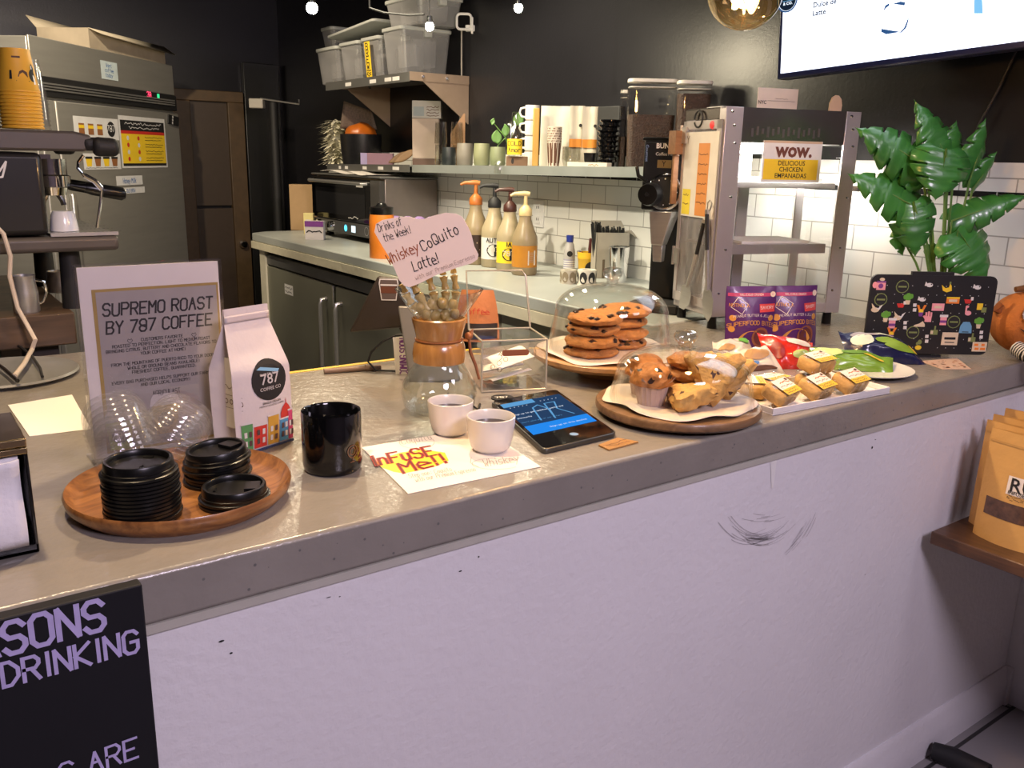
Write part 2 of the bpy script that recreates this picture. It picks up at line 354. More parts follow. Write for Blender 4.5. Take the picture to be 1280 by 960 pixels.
b = MB(); b.box(xl, XW - .002, -.0012, .004, .937, .948); obj('paint_line', b, mat('cream_paint_edge', (.42, .40, .35), .6), bar)
tp = MB(); A = G(262, 477) - V((0, YF, 0)); tp.box(.40, 1.15, yb - .012, yb + .0015, ZC - .02, ZC + .0012)
obj('yellow_edge_tape', tp, mat('worn_yellow_tape', (.70, .46, .05), .5, var=.35, vs=18), bar)
# scuffs, chips and a drip on the bar front
r_ = random.Random(3); sc = MB(); FR = frame((0, -.0006 + .0036, 0), (1, 0, 0), (0, 0, 1))
def fp(px, py): p = ony(px, py, YF); return (p.x, p.z)
for (x0, y0, xm, ym, x1, y1, n, sp) in ((908, 650, 945, 706, 1000, 640, 26, 11), (980, 695, 1008, 672, 1020, 630, 14, 7), (932, 645, 955, 655, 985, 640, 8, 7), (935, 672, 965, 680, 990, 655, 12, 5)):
    for i in range(n):
        ox, oy = r_.uniform(-sp, sp), r_.uniform(-sp, sp) * .7; a = r_.uniform(0, .5); c = a + r_.uniform(.2, .5); pts = []
        for k in range(9):
            t = a + (c - a) * k / 8; t = min(t, 1)
            pts.append(fp((1 - t) ** 2 * x0 + 2 * t * (1 - t) * xm + t * t * x1 + ox, (1 - t) ** 2 * y0 + 2 * t * (1 - t) * ym + t * t * y1 + oy))
        sc.strokes([pts], r_.uniform(.0004, .0010), 0, FR, -.0001)
obj('scuff_marks', sc, mat('grey_scuff', (.40, .38, .39), .8), bar)
ch = MB()
for (px, py, w, h) in ((278, 803, 5, 2), (290, 818, 3, 2), (412, 748, 5, 1), (426, 747, 2, 1), (577, 715, 4, 1.5), (600, 697, 2, 2), (1083, 719, 1.5, 1.5), (1092, 560, 4, 4), (1096, 550, 4, 1)):
    x, z = fp(px, py); ch.disc(x, z, w * .0007, 0, FR, -.0001, n=7, ry=h * .0007)
obj('chips', ch, INK, bar)
dr = MB(); pts = [fp(*p) for p in ((965, 577), (973, 574), (971, 590), (968, 611), (966, 611))]; dr.poly(pts, 0, FR, -.0001); obj('paint_drip', dr, WHITE, bar)
for i in range(26):
    pass
pits = MB()
for i in range(60):
    x = r_.uniform(.1, 2.3); pits.disc(x, r_.uniform(.955, 1.0), r_.uniform(.0008, .0022), 0, frame((0, -.0004, 0), (1, 0, 0), (0, 0, 1)), 0, n=6)
obj('pits', pits, mat('pit_shadow_grey', (.12, .115, .11), .9), bar)
# ------------------------------------------------------------------ worktop along the tiled wall
XT = 1.755; YE = 5.08
wk = thing('worktop', 'grey worktop with a cream edge running along the tiled wall, syrups and oven on it', 'worktop', (XT, 1.74, 0))
b = MB(); b.prism([(0, 0), (XW - XT - .002, 0), (XW - XT - .002, YE - 1.74), (.10, YE - 1.74), (0, YE - 1.74 - .07)], .965, ZC); obj('top_slab', b, mat('grey_worktop_paint', (.36, .38, .36), .4, var=.08, vs=6, bump=.06), wk, bevel=.006)
b = MB(); b.box(-.004, .03, .0, YE - 1.80, .925, .9645); obj('edge_strip', b, mat('cream_paint', (.62, .58, .44), .5, bump=.2, bs=30), wk)
for y in (.85, 1.17, YE - 1.95):
    b = MB(); b.box(.02, .09, y, y + .085, 0, .93); obj('leg', b, mat('cream_post_paint', (.58, .55, .44), .5), wk)
b = MB(); b.box(.05, .09, .1, .82, 0.05, .93); obj('end_panel', b, mat('dark_end_panel', (.30, .31, .25), .6), wk)
# two-door under-counter refrigerator
uc = thing('undercounter_refrigerator', 'two-door stainless under-counter refrigerator below the grey worktop', 'refrigerator', (XT + .03, 3.02, 0))
FD = mat('stainless_door', (.22, .22, .17), .42, .35, var=.06, vs=4)
Lf = YE - .16 - 3.02
b = MB(); b.box(.05, .6, 0, Lf, .08, .84); obj('body', b, DSTEEL, uc, bevel=.004)
b = MB(); b.box(0, .6, -.01, Lf + .01, .842, .90); obj('top_rim', b, DSTEEL, uc, bevel=.006)
for i, (y0, y1) in enumerate(((.0, Lf * .49), (Lf * .51, Lf))):
    b = MB(); b.box(0, .048, y0, y1, .12, .835); d = obj('door', b, FD, uc, bevel=.006)
    b = MB(); yh = y1 - .07 if i == 0 else y0 + .07
    b.tube([(0, yh, .76), (-.03, yh, .755), (-.035, yh, .73), (-.035, yh, .36), (-.03, yh, .335), (0, yh, .33)], .011, 8); obj('handle', b, STEEL, d)
    s_ = MB(); yc = (y0 + y1) / 2 + .1; s_.rect(-.06, .06, -.025, .03, 0, frame((-.001, yc, .735), (0, -1, 0), (0, 0, 1)))
    s_.strokes(wavy(-.05, .05, .012, .012, i) + wavy(-.05, .04, -.01, .012, i + 5), .003, 1, frame((-.0016, yc, .735), (0, -1, 0), (0, 0, 1)))
    obj('sticker', s_, (WHITE, INK), d)
# ------------------------------------------------------------------ back doorway
b = MB(); DY = Y1 - .005
def bk(px, py, y=None): return ony(px, py, y or DY)
a0 = bk(222, 115); a1 = bk(292, 122)
b.box(a0.x - .1, a0.x + .06, DY - .05, DY, 0, a0.z - .05); b.box(a1.x - .06, a1.x + .05, DY - .05, DY, 0, a0.z - .05); b.box(a0.x - .1, a1.x + .05, DY - .05, DY, a0.z - .05, a0.z + .02)
d1 = struct('door_1', b, mat('brown_door_frame', (.075, .045, .02), .5, var=.2), bevel=.004)
b = MB(); b.box(a0.x + .06, a1.x - .06, DY - .02, DY, 1.1, a0.z - .05); b.box(a0.x + .06, a1.x - .06, DY - .024, DY, 0, 1.08); obj('door_panel', b, mat('dark_brown_panel', (.045, .03, .02), .45), d1)
b = MB(); x0 = a1.x + .06; b.box(x0, min(x0 + .82, XW - .01), DY - .045, DY, 0, 2.05); d2 = struct('door_2', b, mat('black_door', (.010, .010, .010), .35), bevel=.005)
kn = ony(304, 305, DY - .06); b = MB(); b.lathe([(0, -.045), (.022, -.042), (.03, -.02), (.022, 0), (.012, .01), (.012, .035), (.03, .037), (.03, .045), (0, .045)], 20, M=frame((kn.x, DY - .05, kn.z), (1, 0, 0), (0, 0, 1)) @ Matrix.Scale(-1, 4, (0, 0, 1))); obj('knob', b, CHROME, d2)
# ================================================================== customer side of the bar, things on the top
LG = mat('menu_purple_grey', (.33, .295, .285), .6)
# ---- chalkboard hung over the bar edge
p0 = ony(178, 726, YF - .012); p1 = ony(195, 960, YF - .012); xr = (p0.x + p1.x) / 2
cb = thing('chalkboard', 'black chalkboard with handwritten lavender lettering hung on the bar front', 'chalkboard', (xr, YF - .002, 0))
b = MB(); b.box(-.75, 0, -.018, 0, .35, p0.z); obj('board', b, mat('chalkboard_black', (.005, .005, .008), .6, var=.25, vs=4, spec=.3), cb, bevel=.002)
CHK = mat('lavender_chalk', (.42, .36, .62), .8, var=.12, vs=60); b = MB(); FR = frame((-xr, -.0186, 0), (1, 0, 0), (0, 0, 1))
def cp(px, py): p = ony(px, py, YF - .0206); return (p.x, p.z)
def chalk(text, pxe, pye, size, w, slope):
    x, z = cp(pxe, pye); b.hand(text, size, 0, FR, x, z, 0, w, 'RIGHT', slope, .80, .12)
chalk('REASONS', 139, 783, .034, .16, 0.0); chalk('DRINKING', 179, 812, .026, .15, -.02); chalk('S ARE', 178, 944, .025, .12, .02)
obj('lettering', b, CHK, cb)
# ---- napkin dispenser
P = G(50, 690); nd = thing('napkin_dispenser', 'black and chrome napkin dispenser full of white napkins, cut off by the frame edge', 'napkin dispenser', P)
b = MB(); hN = .128; dN = .12; wN = .17
b.box(-wN, 0, 0, .004, 0, .012); b.box(-.004, 0, 0, dN, 0, hN); b.box(-wN, -wN + .004, 0, dN, 0, hN); b.box(-wN, 0, dN - .004, dN, 0, hN); b.box(-wN, 0, 0, dN, 0, .006)
obj('casing', b, GLOSSBLACK, nd, bevel=.0015)
b = MB(); b.box(-wN, 0, -.002, dN, hN, hN + .01); b.box(-wN, 0, -.003, 0, hN - .008, hN); t_ = obj('top_cover', b, mat('brass_tinted_chrome', (.55, .42, .22), .18, 1.0), nd, bevel=.003)
b = MB(); FT = frame((-.055, .05, hN + .0104), (1, 0, 0), (0, 1, 0)); b.ring(0, 0, .014, .002, 0, FT); b.hand('3', .014, 0, FT, 0, -.006, 0, .12); obj('emblem', b, INK, t_)
b = MB()
for k in range(9):
    y = .008 + k * .011
    b.grid(lambda u, v, y=y, k=k: (-wN + .008 + u * (wN - .018), y - .012 * math.sin(u * 2.2) * (1 - k / 9) - .006 * math.sin(v * 7 + k) * u, .012 + v * (hN - .022 - .004 * math.sin(u * 9 + k))), 14, 10)
obj('napkins', b, mat('white_napkin', (.74, .72, .76), .9, var=.03, bump=.15, bs=150), nd, thick=.0012)
# ---- blank receipt and the grey tray behind
pl = [G(10, 507), G(90, 494), G(114, 537), G(37, 546)]; c = G(60, 520); b = MB(); b.prism([((p - c).x, (p - c).y) for p in pl], .0004, .0012)
solo('paper_slip', b, PAPER, 'blank cream sheet of paper lying behind the napkin dispenser', 'paper', c)
P = G(28, 478); b = MB(); b.lathe([(0, 0), (.12, 0), (.135, .008), (.132, .012), (.118, .004), (0, .004)], 40); solo('round_tray', b, mat('grey_enamel', (.20, .20, .19), .4), 'round grey tray lying behind the blank paper sheet', 'tray', V((P.x - .02, P.y + .07, ZC)))
# ---- acrylic sign holder
P = G(118, 581); Pr = G(292, 553); wS = (Pr - P).x; hS = Zt(P, 90, 332) - ZC
sg = thing('sign_holder', 'clear acrylic holder with the framed roast poster, standing behind the round wooden tray', 'sign', P)
b = MB(); b.box(0, wS, 0, .0025, 0, hS); b.box(0, wS, .011, .0135, 0, hS); b.box(0, .002, .0025, .011, 0, hS); b.box(wS - .002, wS, .0025, .011, 0, hS); b.box(-.002, wS + .002, -.012, .05, 0, .003)
obj('acrylic_sleeve', b, CLEAR, sg)
m0, m1, n0, n1 = .004, wS - .004, .006, hS - .004
b = MB(); b.box(m0, m1, .005, .0065, n0, n1); obj('white_sheet', b, mat('white_poster_paper', (.70, .64, .62), .7, var=.03), sg)
FR = frame((0, .0047, 0), (1, 0, 0), (0, 0, 1)); b = MB()
g0, g1, k0, k1 = .020, wS - .006, .012, hS - .036
b.rect(g0, g1, k0, k1, 0, FR, 0); b.rect(g0 + .005, g1 - .003, k0 + .004, k1 - .004, 1, FR, .0003)
po = obj('poster', b, (mat('mustard_border', (.36, .24, .06), .6), LG), sg)
b = MB(); xc = (g0 + g1) / 2 + .002; Z_ = .0006
b.hand('SUPREMO ROAST', .0175, 0, FR, xc, hS - .075, Z_, .15, 'CENTER', .0, .80, .12, .12); b.hand('BY 787 COFFEE', .0175, 0, FR, xc, hS - .101, Z_, .15, 'CENTER', .0, .80, .12, .12)
rows = ['CUSTOMERS FAVORITE', 'ROASTED TO PERFECTION. LIGHT TO MEDIUM ROAST', 'BRINGING CITRUS, BUTTERY AND CHOCOLATE FLAVORS TO', 'YOUR COFFEE AT HOME!', '', 'FROM THE MOUNTAINS OF PUERTO RICO TO YOUR DOOR', 'WHOLE OR GROUND BEANS AVAILABLE!', 'FRESHEST COFFEE, GUARANTEED.', '', 'EVERY BAG PURCHASED HELPS SUPPORT OUR FARMERS', 'AND OUR LOCAL ECONOMY!']
for i, t in enumerate(rows): b.hand(t, .0043, 0, FR, xc, hS - .116 - i * .0068, Z_, .17, 'CENTER', 0, .92, .1)
b.hand('AGRICULAST', .008, 0, FR, xc, hS - .202, Z_, .09, 'CENTER', 0, .6)
for sx_ in (-1, 1): b.strokes([[(xc + sx_ * .046 + q * .0035, hS - .1145 + w * .0035) for q, w in ((0, -1), (-1, .2), (-.6, 1), (0, .5), (.6, 1), (1, .2), (0, -1))]], .0006, 0, FR, Z_)
obj('lettering', b, INK, po)
def printed_cup(b, x, y, s, body, lid, M, z):
    b.poly([(x - .42 * s, y), (x + .42 * s, y), (x + .55 * s, y + 1.25 * s), (x - .55 * s, y + 1.25 * s)], body, M, z); b.poly([(x - .62 * s, y + 1.25 * s), (x + .62 * s, y + 1.25 * s), (x + .56 * s, y + 1.55 * s), (x + .45 * s, y + 1.75 * s), (x - .45 * s, y + 1.75 * s), (x - .56 * s, y + 1.55 * s)], lid, M, z)
    b.disc(x, y + .62 * s, .34 * s, 2, M, z + .0002); b.hand('787', .27 * s, lid, M, x, y + .5 * s, z + .0004, .13)
b = MB(); printed_cup(b, g0 + .020, k0 + .004, .034, 0, 1, FR, .0007); printed_cup(b, xc - .004, k0 + .018, .036, 3, 1, FR, .0007)
obj('printed_cups', b, (mat('lime_print', (.42, .46, .03), .6), mat('printed_lid_white', (.55, .50, .48), .6), INK, mat('kraft_print', (.40, .26, .08), .6)), po)
# ---- white coffee bag
A = G(297, 572); B = G(364, 551); u = (B - A); wB = u.length; u.normalize(); rz = math.atan2(u.y, u.x); dB = .052; hB = Zt(A, 292, 408) - ZC + .02
cg = thing('coffee_bag', 'white stand-up coffee bag with round black badge and colourful printed houses', 'coffee bag', A, rz)
def bagf(u_, v_):   # v along height, u around: front, gusset, back, gusset
    z = v_ * hB; t = max(0, (v_ - .58) / .32); t = min(t, 1); hd = dB / 2 * (1 - t) + .0015; yc = dB / 2
    a = u_ * 4; k = int(a) % 4; f_ = a - int(a)
    bul = .006 * math.sin(PI * min(1, v_ / .7)); x0, x1 = -.003 * math.sin(3 * v_), wB + .003 * math.sin(3 * v_ + 1)
    x0 += .010 * t; x1 -= .012 * t; ins = .022 * (1 - abs(2 * f_ - 1)) * (1 - .3 * v_)
    if k == 0: return (x0 + (x1 - x0) * f_, yc - hd - bul * math.sin(PI * f_), z)
    if k == 1: return (x1 - ins, yc - hd + 2 * hd * f_, z)
    if k == 2: return (x1 + (x0 - x1) * f_, yc + hd + bul * math.sin(PI * f_), z)
    return (x0 + ins, yc + hd - 2 * hd * f_, z)
b = MB(); b.grid(bagf, 40, 30); b.box(.004, wB - .004, .006, dB - .006, 0, .004); BAGW = mat('white_bag_paper', (.68, .61, .60), .6, var=.03, bump=.12, bs=40)
bb = obj('pouch', b, BAGW, cg)
b = MB(); b.grid(lambda u_, v_: (lambda p: (p[0], p[1] - .0012, p[2]))(bagf(u_ * .25, .905 + .05 * v_)), 12, 3); obj('zip_seal', b, mat('white_seal_strip', (.60, .53, .53), .5), cg, thick=.0008)
def onbag(mb, pts, mi):    # print wrapped on the front face: fraction across, fraction up
    mb.add([(lambda p: (p[0], p[1] - .0007 - .0002 * mi, p[2]))(bagf(.25 * max(0.0, min(.999, x)), y)) for x, y in pts], [tuple(range(len(pts)))], mi)
b = MB()
def dsc(x, y, r, mi, n=28):
    for j in range(4):
        for i in range(n):
            onbag(b, [(x + r * q * math.cos(2 * PI * k / n), y + r * q * math.sin(2 * PI * k / n) * wB / hB) for q, k in ((j / 4, i), ((j + 1) / 4, i), ((j + 1) / 4, i + 1), (j / 4, i + 1))], mi)
dsc(.60, .50, .31, 0); HC = [(mat('house_green', (.10, .30, .10), .6)), RED, mat('house_ochre', (.60, .33, .04), .6), mat('house_blue', (.08, .28, .50), .6), mat('house_pink', (.55, .05, .15), .6)]
for i, (x0, x1, h) in enumerate(((.08, .26, .22), (.28, .50, .19), (.52, .72, .24), (.74, .9, .19), (.905, .99, .24))):
    onbag(b, [(x0, .03), (x1, .03), (x1, h), (x0, h)], 1 + i)
    onbag(b, [(x0 - .01, h), (x1 + .01, h), (x1 + .01, h + .012), (x0 - .01, h + .012)], 6)
    for q in range(2):
        for w_ in range(2): xx = x0 + (x1 - x0) * (.2 + .42 * q); onbag(b, [(xx, .06 + w_ * .065), (xx + .045, .06 + w_ * .065), (xx + .045, .10 + w_ * .065), (xx, .10 + w_ * .065)], 7 if (i + q) % 2 else 6)
onbag(b, [(.76, .20), (.97, .20), (.97, .24), (.93, .28), (.87, .31), (.80, .28), (.76, .24)], 2); onbag(b, [(.86, .31), (.88, .31), (.87, .345)], 2); onbag(b, [(.0, .005), (1, .005), (1, .022), (0, .022)], 8)
onbag(b, [(.38, .585), (.46, .60), (.78, .565), (.75, .545)], 9)
obj('printed_artwork', b, [INK] + HC + [mat('print_white', (.68, .64, .62), .6), mat('print_shadow', (.10, .05, .05), .7), mat('print_navy', (.03, .05, .14), .6), mat('ribbon_blue', (.25, .5, .7), .5)], cg)
b = MB()
def bagtype(t, x, y, s, mi, bold=0, pen_=None):
    tmp = MB(); (tmp.hand(t, s, 0, None, 0, 0, 0, pen_) if pen_ else tmp.type(t, s, 0, None, 0, 0, 0, bold))
    b.add([(lambda p: (p[0], p[1] - .0016, p[2]))(bagf(.25 * max(0, min(.999, x + q.x / wB)), y + q.y / hB)) for q in tmp.v], tmp.f, mi)
bagtype('787', .60, .475, .023, 0, .01); bagtype('PUERTO RICO', .60, .535, .0055, 0); bagtype('COFFEE CO', .60, .43, .0075, 0, .01); bagtype('SINGLE ORIGIN', .60, .335, .005, 1, .01); bagtype('PREMIUM ROASTED COFFEE', .60, .315, .0037, 1)
obj('lettering', b, (mat('badge_lettering', (.62, .58, .55), .6), INK), cg)
b = MB(); FG = frame((.017, dB * .86, 0), (0, -1, 0), (-.0, 0, 1)); b.rect(.004, dB * .72, .04, .15, 0, FG, .006)
b.strokes(wavy(.01, .045, .105, .006, 2), .0008, 1, FG, .0065)
for q in range(4): b.ring(.012 + q * .012, .082, .0036, .0012, 1, FG, .0065, 8)
b.strokes([[(.006, .092), (.05, .092)], [(.006, .072), (.05, .072)]], .0006, 1, FG, .0065)
obj('gusset_label', b, (mat('cream_label', (.72, .66, .58), .6), BRN), cg)
# ---- round wooden tray with lids
P = G(228, 622); PT = P; RT = Wd(P, 133)
ACAC = wood('acacia_wood', (.36, .155, .045), (.17, .065, .02), .35, (5, 40, 40), .3)
b = MB(); b.lathe([(0, .004), (RT * .8, .004), (RT * .9, 0), (RT * .985, .012), (RT, .022), (RT * .985, .026), (RT * .965, .022), (RT * .9, .0125), (RT * .85, .011), (0, .011)], 72)
solo('serving_tray', b, ACAC, 'round wooden tray holding stacks of black and clear cup lids', 'tray', P, .4)
ZT = ZC + .0112
def lid_mesh(R=.045):
    b = MB(); r = R
    b.lathe([(r * .93, 0), (r, .0012), (r, .0042), (r * .975, .0048), (r * .93, .0052), (r * .925, .0085), (r * .90, .009), (r * .885, .0175), (r * .86, .019), (r * .79, .019), (r * .765, .0178), (r * .755, .0115), (r * .40, .0118), (0, .0112)], 48); b.tube([(r * .55 * math.cos(a), r * .55 * math.sin(a), .0118) for a in (-.25, 0, .25)], .002, 6)
    b.box(-r * .72, -r * .3, -r * .30, r * .30, .012, .0165)
    return b
LIDM = mat('black_lid_plastic', (.004, .004, .004), .3, var=.1, vs=9, spec=.4)
lid0 = solo('cup_lid', lid_mesh(), LIDM, 'topmost black lid of the thirteen-lid stack on the wooden tray', 'cup lid', (0, 0, 0), 0, 'black cup lids on the wooden tray')
def put_lid(loc, label, rz=0, tilt=(0, 0), first=[1]):
    o = lid0 if first else lid0.copy()
    if first: first.clear()
    else: COL.objects.link(o)
    o.location = loc; o.rotation_euler = (tilt[0], tilt[1], rz); o['label'] = label
P = G(180, 646, ZT); n = 13
for k in range(n): put_lid((P.x + .0008 * math.sin(k * 2), P.y + .0008 * math.cos(k * 3), ZT + k * .0048), 'topmost black lid of the tallest lid stack, front of the wooden tray' if k == n - 1 else 'black lid under the top one in the tallest lid stack on the wooden tray', .5 + .03 * k)
P = G(272, 600, ZT); zz = 0
for k in range(4): put_lid((P.x + .002 * (k % 2), P.y, ZT + k * .0098), 'topmost black lid of the four-lid stack beside the white coffee bag' if k == 3 else 'black lid under the top one in the four-lid stack beside the coffee bag', 2.6 + .3 * k, (.05 * (k > 1), .02 * k))
P = G(294, 627, ZT)
for k in range(2): put_lid((P.x, P.y, ZT + k * .0055), 'upper black lid of the low pair at the tray edge nearest the mug' if k else 'lower black lid of the low pair at the tray edge nearest the mug', 2.5 + k * .2, (.0, .01))
# clear dome lids lying nested on their sides
R = .044
def dome_lid():
    b = MB(); p = [(R * 1.06, 0), (R * 1.06, .004), (R, .006)] + [(R * math.cos(a) ** .55 if a < 1.55 else .008, .006 + .042 * math.sin(a)) for a in [i * 1.5 / 9 for i in range(10)]]
    b.lathe(p, 40); return b
cl0 = solo('dome_lid', dome_lid(), PLAST, 'clear plastic dome lid nested in the leaning stack behind the black lids', 'cup lid', (0, 0, 0), 0, 'clear dome lids behind the black lids')
def put_dome(c, ax, lab, first=[1]):
    o = cl0 if first else cl0.copy()
    if first: first.clear()
    else: COL.objects.link(o)
    o.rotation_euler = V(ax).to_track_quat('Z', 'Y').to_euler(); o.location = c; o['label'] = lab
Pa = G(165, 590, ZT); ax = (RH * -.42 + V((0, 0, 1)) * .95 + FH * .25).normalized()
for k in range(7): put_dome(Pa + V((0, 0, .024)) + ax * (.0075 * k), ax, 'clear dome lid on top of the leaning nest behind the tallest black stack' if k == 6 else 'clear dome lid nested under the top one, leaning behind the tallest black stack')
Pa = G(203, 585, ZT); ax = (RH * .55 + V((0, 0, 1)) * .80 + FH * .2).normalized()
for k in range(6): put_dome(Pa + V((0, 0, .026)) + ax * (.0075 * k), ax, 'clear dome lid on top of the nest leaning toward the four-lid stack' if k == 5 else 'clear dome lid nested under the top one, leaning toward the four-lid stack')
# ---- black mug
P = G(416, 585); Rm = Wd(P, 36.5); hm = Zt(P, 415, 512) - ZC
mg = thing('mug', 'tall glossy black mug standing beside the wooden lid tray', 'mug', P)
b = MB(); b.lathe([(0, 0), (Rm * .9, 0), (Rm * .97, .004), (Rm, .012), (Rm, hm - .003), (Rm * .985, hm), (Rm * .93, hm - .003), (Rm * .92, .012), (Rm * .8, .007), (0, .006)], 56); obj('body', b, GLOSSBLACK, mg)
b = MB(); hp = FH * .95 + RH * .3; hp.normalize(); b.tube([hp * (Rm + q) + V((0, 0, z)) for q, z in ((-.001, hm * .78), (.02, hm * .8), (.032, hm * .66), (.032, hm * .42), (.02, hm * .26), (-.001, hm * .28))], .006, 10); obj('handle', b, GLOSSBLACK, mg)
b = MB(); pr = RH * .80 - FH * .6; pr.normalize(); FM = frame(pr * (Rm + .0006) + V((0, 0, hm * .4)), V((0, 0, 1)).cross(pr), (0, 0, 1)); b.ring(0, 0, .009, .0012, 0, FM); b.ring(0, .0, .005, .0012, 0, FM); b.strokes([[(-.004, -.016), (.004, -.016)], [(0, -.009), (0, -.016)]], .0012, 0, FM); obj('emblem', b, mat('copper_print', (.16, .06, .03), .35), mg)
# ---- Infuse Me sheet
pA, pB, pD = G(510, 618), G(676, 584), G(452, 560); u = pB - pA; rz = math.atan2(u.y, u.x); wP = u.length
iv = inv(pA, rz); d_ = iv @ pD
ip = thing('drawn_sheet', 'white paper with hand-drawn red and yellow lettering lying under two cream cups', 'paper', pA, rz)
b = MB(); b.prism([(0, 0), (wP, 0), (d_.x + wP, d_.y), (d_.x, d_.y)], .0004, .0012); obj('sheet', b, mat('cream_drawing_paper', (.82, .74, .68), .8, var=.03), ip)
def lp(px, py, z=ZC + .001): p = iv @ G(px, py, z); return (p.x, p.y)
FR = T(0, 0, .0013); b = MB(); blobp = [lp(*q) for q in ((470, 578), (483, 572), (500, 566), (530, 562), (556, 566), (561, 576), (545, 583), (525, 588), (505, 592), (492, 590), (478, 585))]
b.poly(blobp, 0, FR); obj('yellow_highlight', b, YEL, ip)
def pxhand(b, text, a, e, hpx, w, mi, z, bold=False, jit=0):   # pen lettering from pixel a to pixel e, hpx tall
    A_, E_ = lp(*a), lp(*e); dx, dy = E_[0] - A_[0], E_[1] - A_[1]; Lx = math.hypot(dx, dy); up = lp(a[0] + hpx[0], a[1] + hpx[1]); uy = math.hypot(up[0] - A_[0], up[1] - A_[1])
    M = FR @ Matrix(((dx / Lx, (up[0] - A_[0]) / uy, 0, A_[0]), (dy / Lx, (up[1] - A_[1]) / uy, 0, A_[1]), (0, 0, 1, z), (0, 0, 0, 1)))
    st = pen(text, uy, 0, 0, 'LEFT', 0, 1, jit, 0); mxx = max(p[0] for s in st for p in s); st = [[(p[0] * Lx / mxx, p[1]) for p in s] for s in st]
    b.strokes(st, w, mi, M)
b = MB()
for dz, w, mi in ((0.0, .0062, 0), (.0005, .0034, 1)):
    pxhand(b, 'InFuSE', (468, 583), (545, 569), (-6, -12), w, mi, .0003 + dz); pxhand(b, 'Me!!', (505, 592), (558, 579), (-8, -12), w, mi, .0003 + dz)
obj('lettering', b, (RED, mat('dark_red_marker', (.16, .01, .01), .6)), ip)
b = MB(); pxhand(b, 'Coquito', (503, 556), (540, 550), (-3, -8), .0009, 0, .0003); pxhand(b, 'Whiskey', (606, 584), (650, 577), (-3, -9), .001, 0, .0003)
pxhand(b, 'Step one: Coquito', (512, 598), (565, 589), (-2, -5), .0007, 0, .0003); pxhand(b, 'with our Premium Espresso', (520, 603), (595, 589), (-2, -5), .0007, 0, .0003)
b.strokes([[lp(604 + 30 * math.cos(a) + 16, 580 + 7 * math.sin(a)) for a in [i * .2 for i in range(3, 30)]], [lp(495 + 22 * math.cos(a) + 26, 553 + 8 * math.sin(a)) for a in [i * .22 for i in range(29)]], [lp(589, 572), lp(588, 579), lp(598, 584)]], .0007, 0, FR, .0003)
obj('pencil_notes', b, mat('pencil_grey', (.30, .26, .24), .8), ip)
# ---- two cups of coffee
CER = mat('cream_ceramic', (.74, .69, .64), .25, var=.02, coat=.3); COF = mat('black_coffee', (.020, .010, .006), .1)
def cup(px, py, r, pyt, label):
    P = G(px, py, ZC + .0012); R_ = Wd(P, r); h = Zt(P, px, pyt) - P.z
    c = thing('coffee_cup', label, 'cup', P, 0, 'two small cups on the drawing')
    b = MB(); b.lathe([(0, .002), (R_ * .55, 0), (R_ * .66, .001), (R_ * .8, h * .12), (R_ * .9, h * .35), (R_ * .985, h * .8), (R_, h - .001), (R_ * .97, h), (R_ * .93, h - .002), (R_ * .9, h * .75), (R_ * .8, h * .3), (R_ * .6, h * .1), (0, h * .08)], 48); obj('body', b, CER, c)
    b = MB(); b.lathe([(0, h * .72), (R_ * .895, h * .72)], 40); obj('coffee', b, COF, c)
cup(563, 541, 28.5, 500, 'small cream cup of coffee further back on the drawn sheet, beside the glass carafe')
cup(613, 562, 30.5, 519, 'small cream cup of coffee at the front of the drawn sheet, beside the tablet')
# ---- tablet
pA, pB, pC, pD = [G(*q, ZC + .008) for q in ((679, 563), (772, 541), (699, 487), (609, 502))]
u = (pB - pA); rz = math.atan2(u.y, u.x); w = u.length; iv = inv(V((pA.x, pA.y, ZC)), rz); qc, qd = iv @ pC, iv @ pD; h = (qc.y + qd.y) / 2; sh = (qc.x - w + qd.x) / 2
tb = thing('tablet', 'black tablet lying on the bar with a lit blue sign-up screen', 'tablet', (pA.x, pA.y, ZC), rz)
def tq(x, y): return (x * w + sh * y, y * h)
def rr(x0, x1, y0, y1, r, n=5):
    o_ = []
    for cx, cy, a0 in ((x1 - r, y1 - r, 0), (x0 + r, y1 - r, 90), (x0 + r, y0 + r, 180), (x1 - r, y0 + r, 270)):
        for i in range(n + 1): a = math.radians(a0 + 90 * i / n); o_.append((cx + r * math.cos(a), cy + r * math.sin(a)))
    return o_
b = MB(); b.prism([(x + sh * y / h, y) for x, y in rr(0, w, 0, h, .012)], 0, .009); obj('body', b, mat('dark_aluminium', (.10, .10, .10), .3, .8), tb, bevel=.002)
b = MB(); b.prism([(x + sh * y / h, y) for x, y in rr(.003, w - .003, .003, h - .003, .010)], .009, .0096); obj('glass_front', b, mat('screen_glass_black', (.004, .004, .005), .06), tb)
def em(n_, c_, s_): return mat(n_, (.004, .004, .005), .6, emis=c_, es=s_, spec=0.0)
b = MB(); FR = T(0, 0, .0098); q = lambda x, y: (lambda t: (t[0], t[1]))(tq(x, y))
def quad(x0, x1, y0, y1, mi, z=0): b.poly([q(x0, y0), q(x1, y0), q(x1, y1), q(x0, y1)], mi, FR, z)
quad(.06, .94, .24, .88, 0); quad(.06, .94, .24, .40, 1, .0002); quad(.06, .52, .80, .88, 2, .0002)
SM = Matrix(((1, sh / h, 0, 0), (0, 1, 0, 0), (0, 0, 1, .0002), (0, 0, 0, 1)))
def st_(text, x, y, s, w_, mi): b.hand(text, s, mi, FR @ SM, x * w, y * h, .0002, w_, 'LEFT', 0, .9)
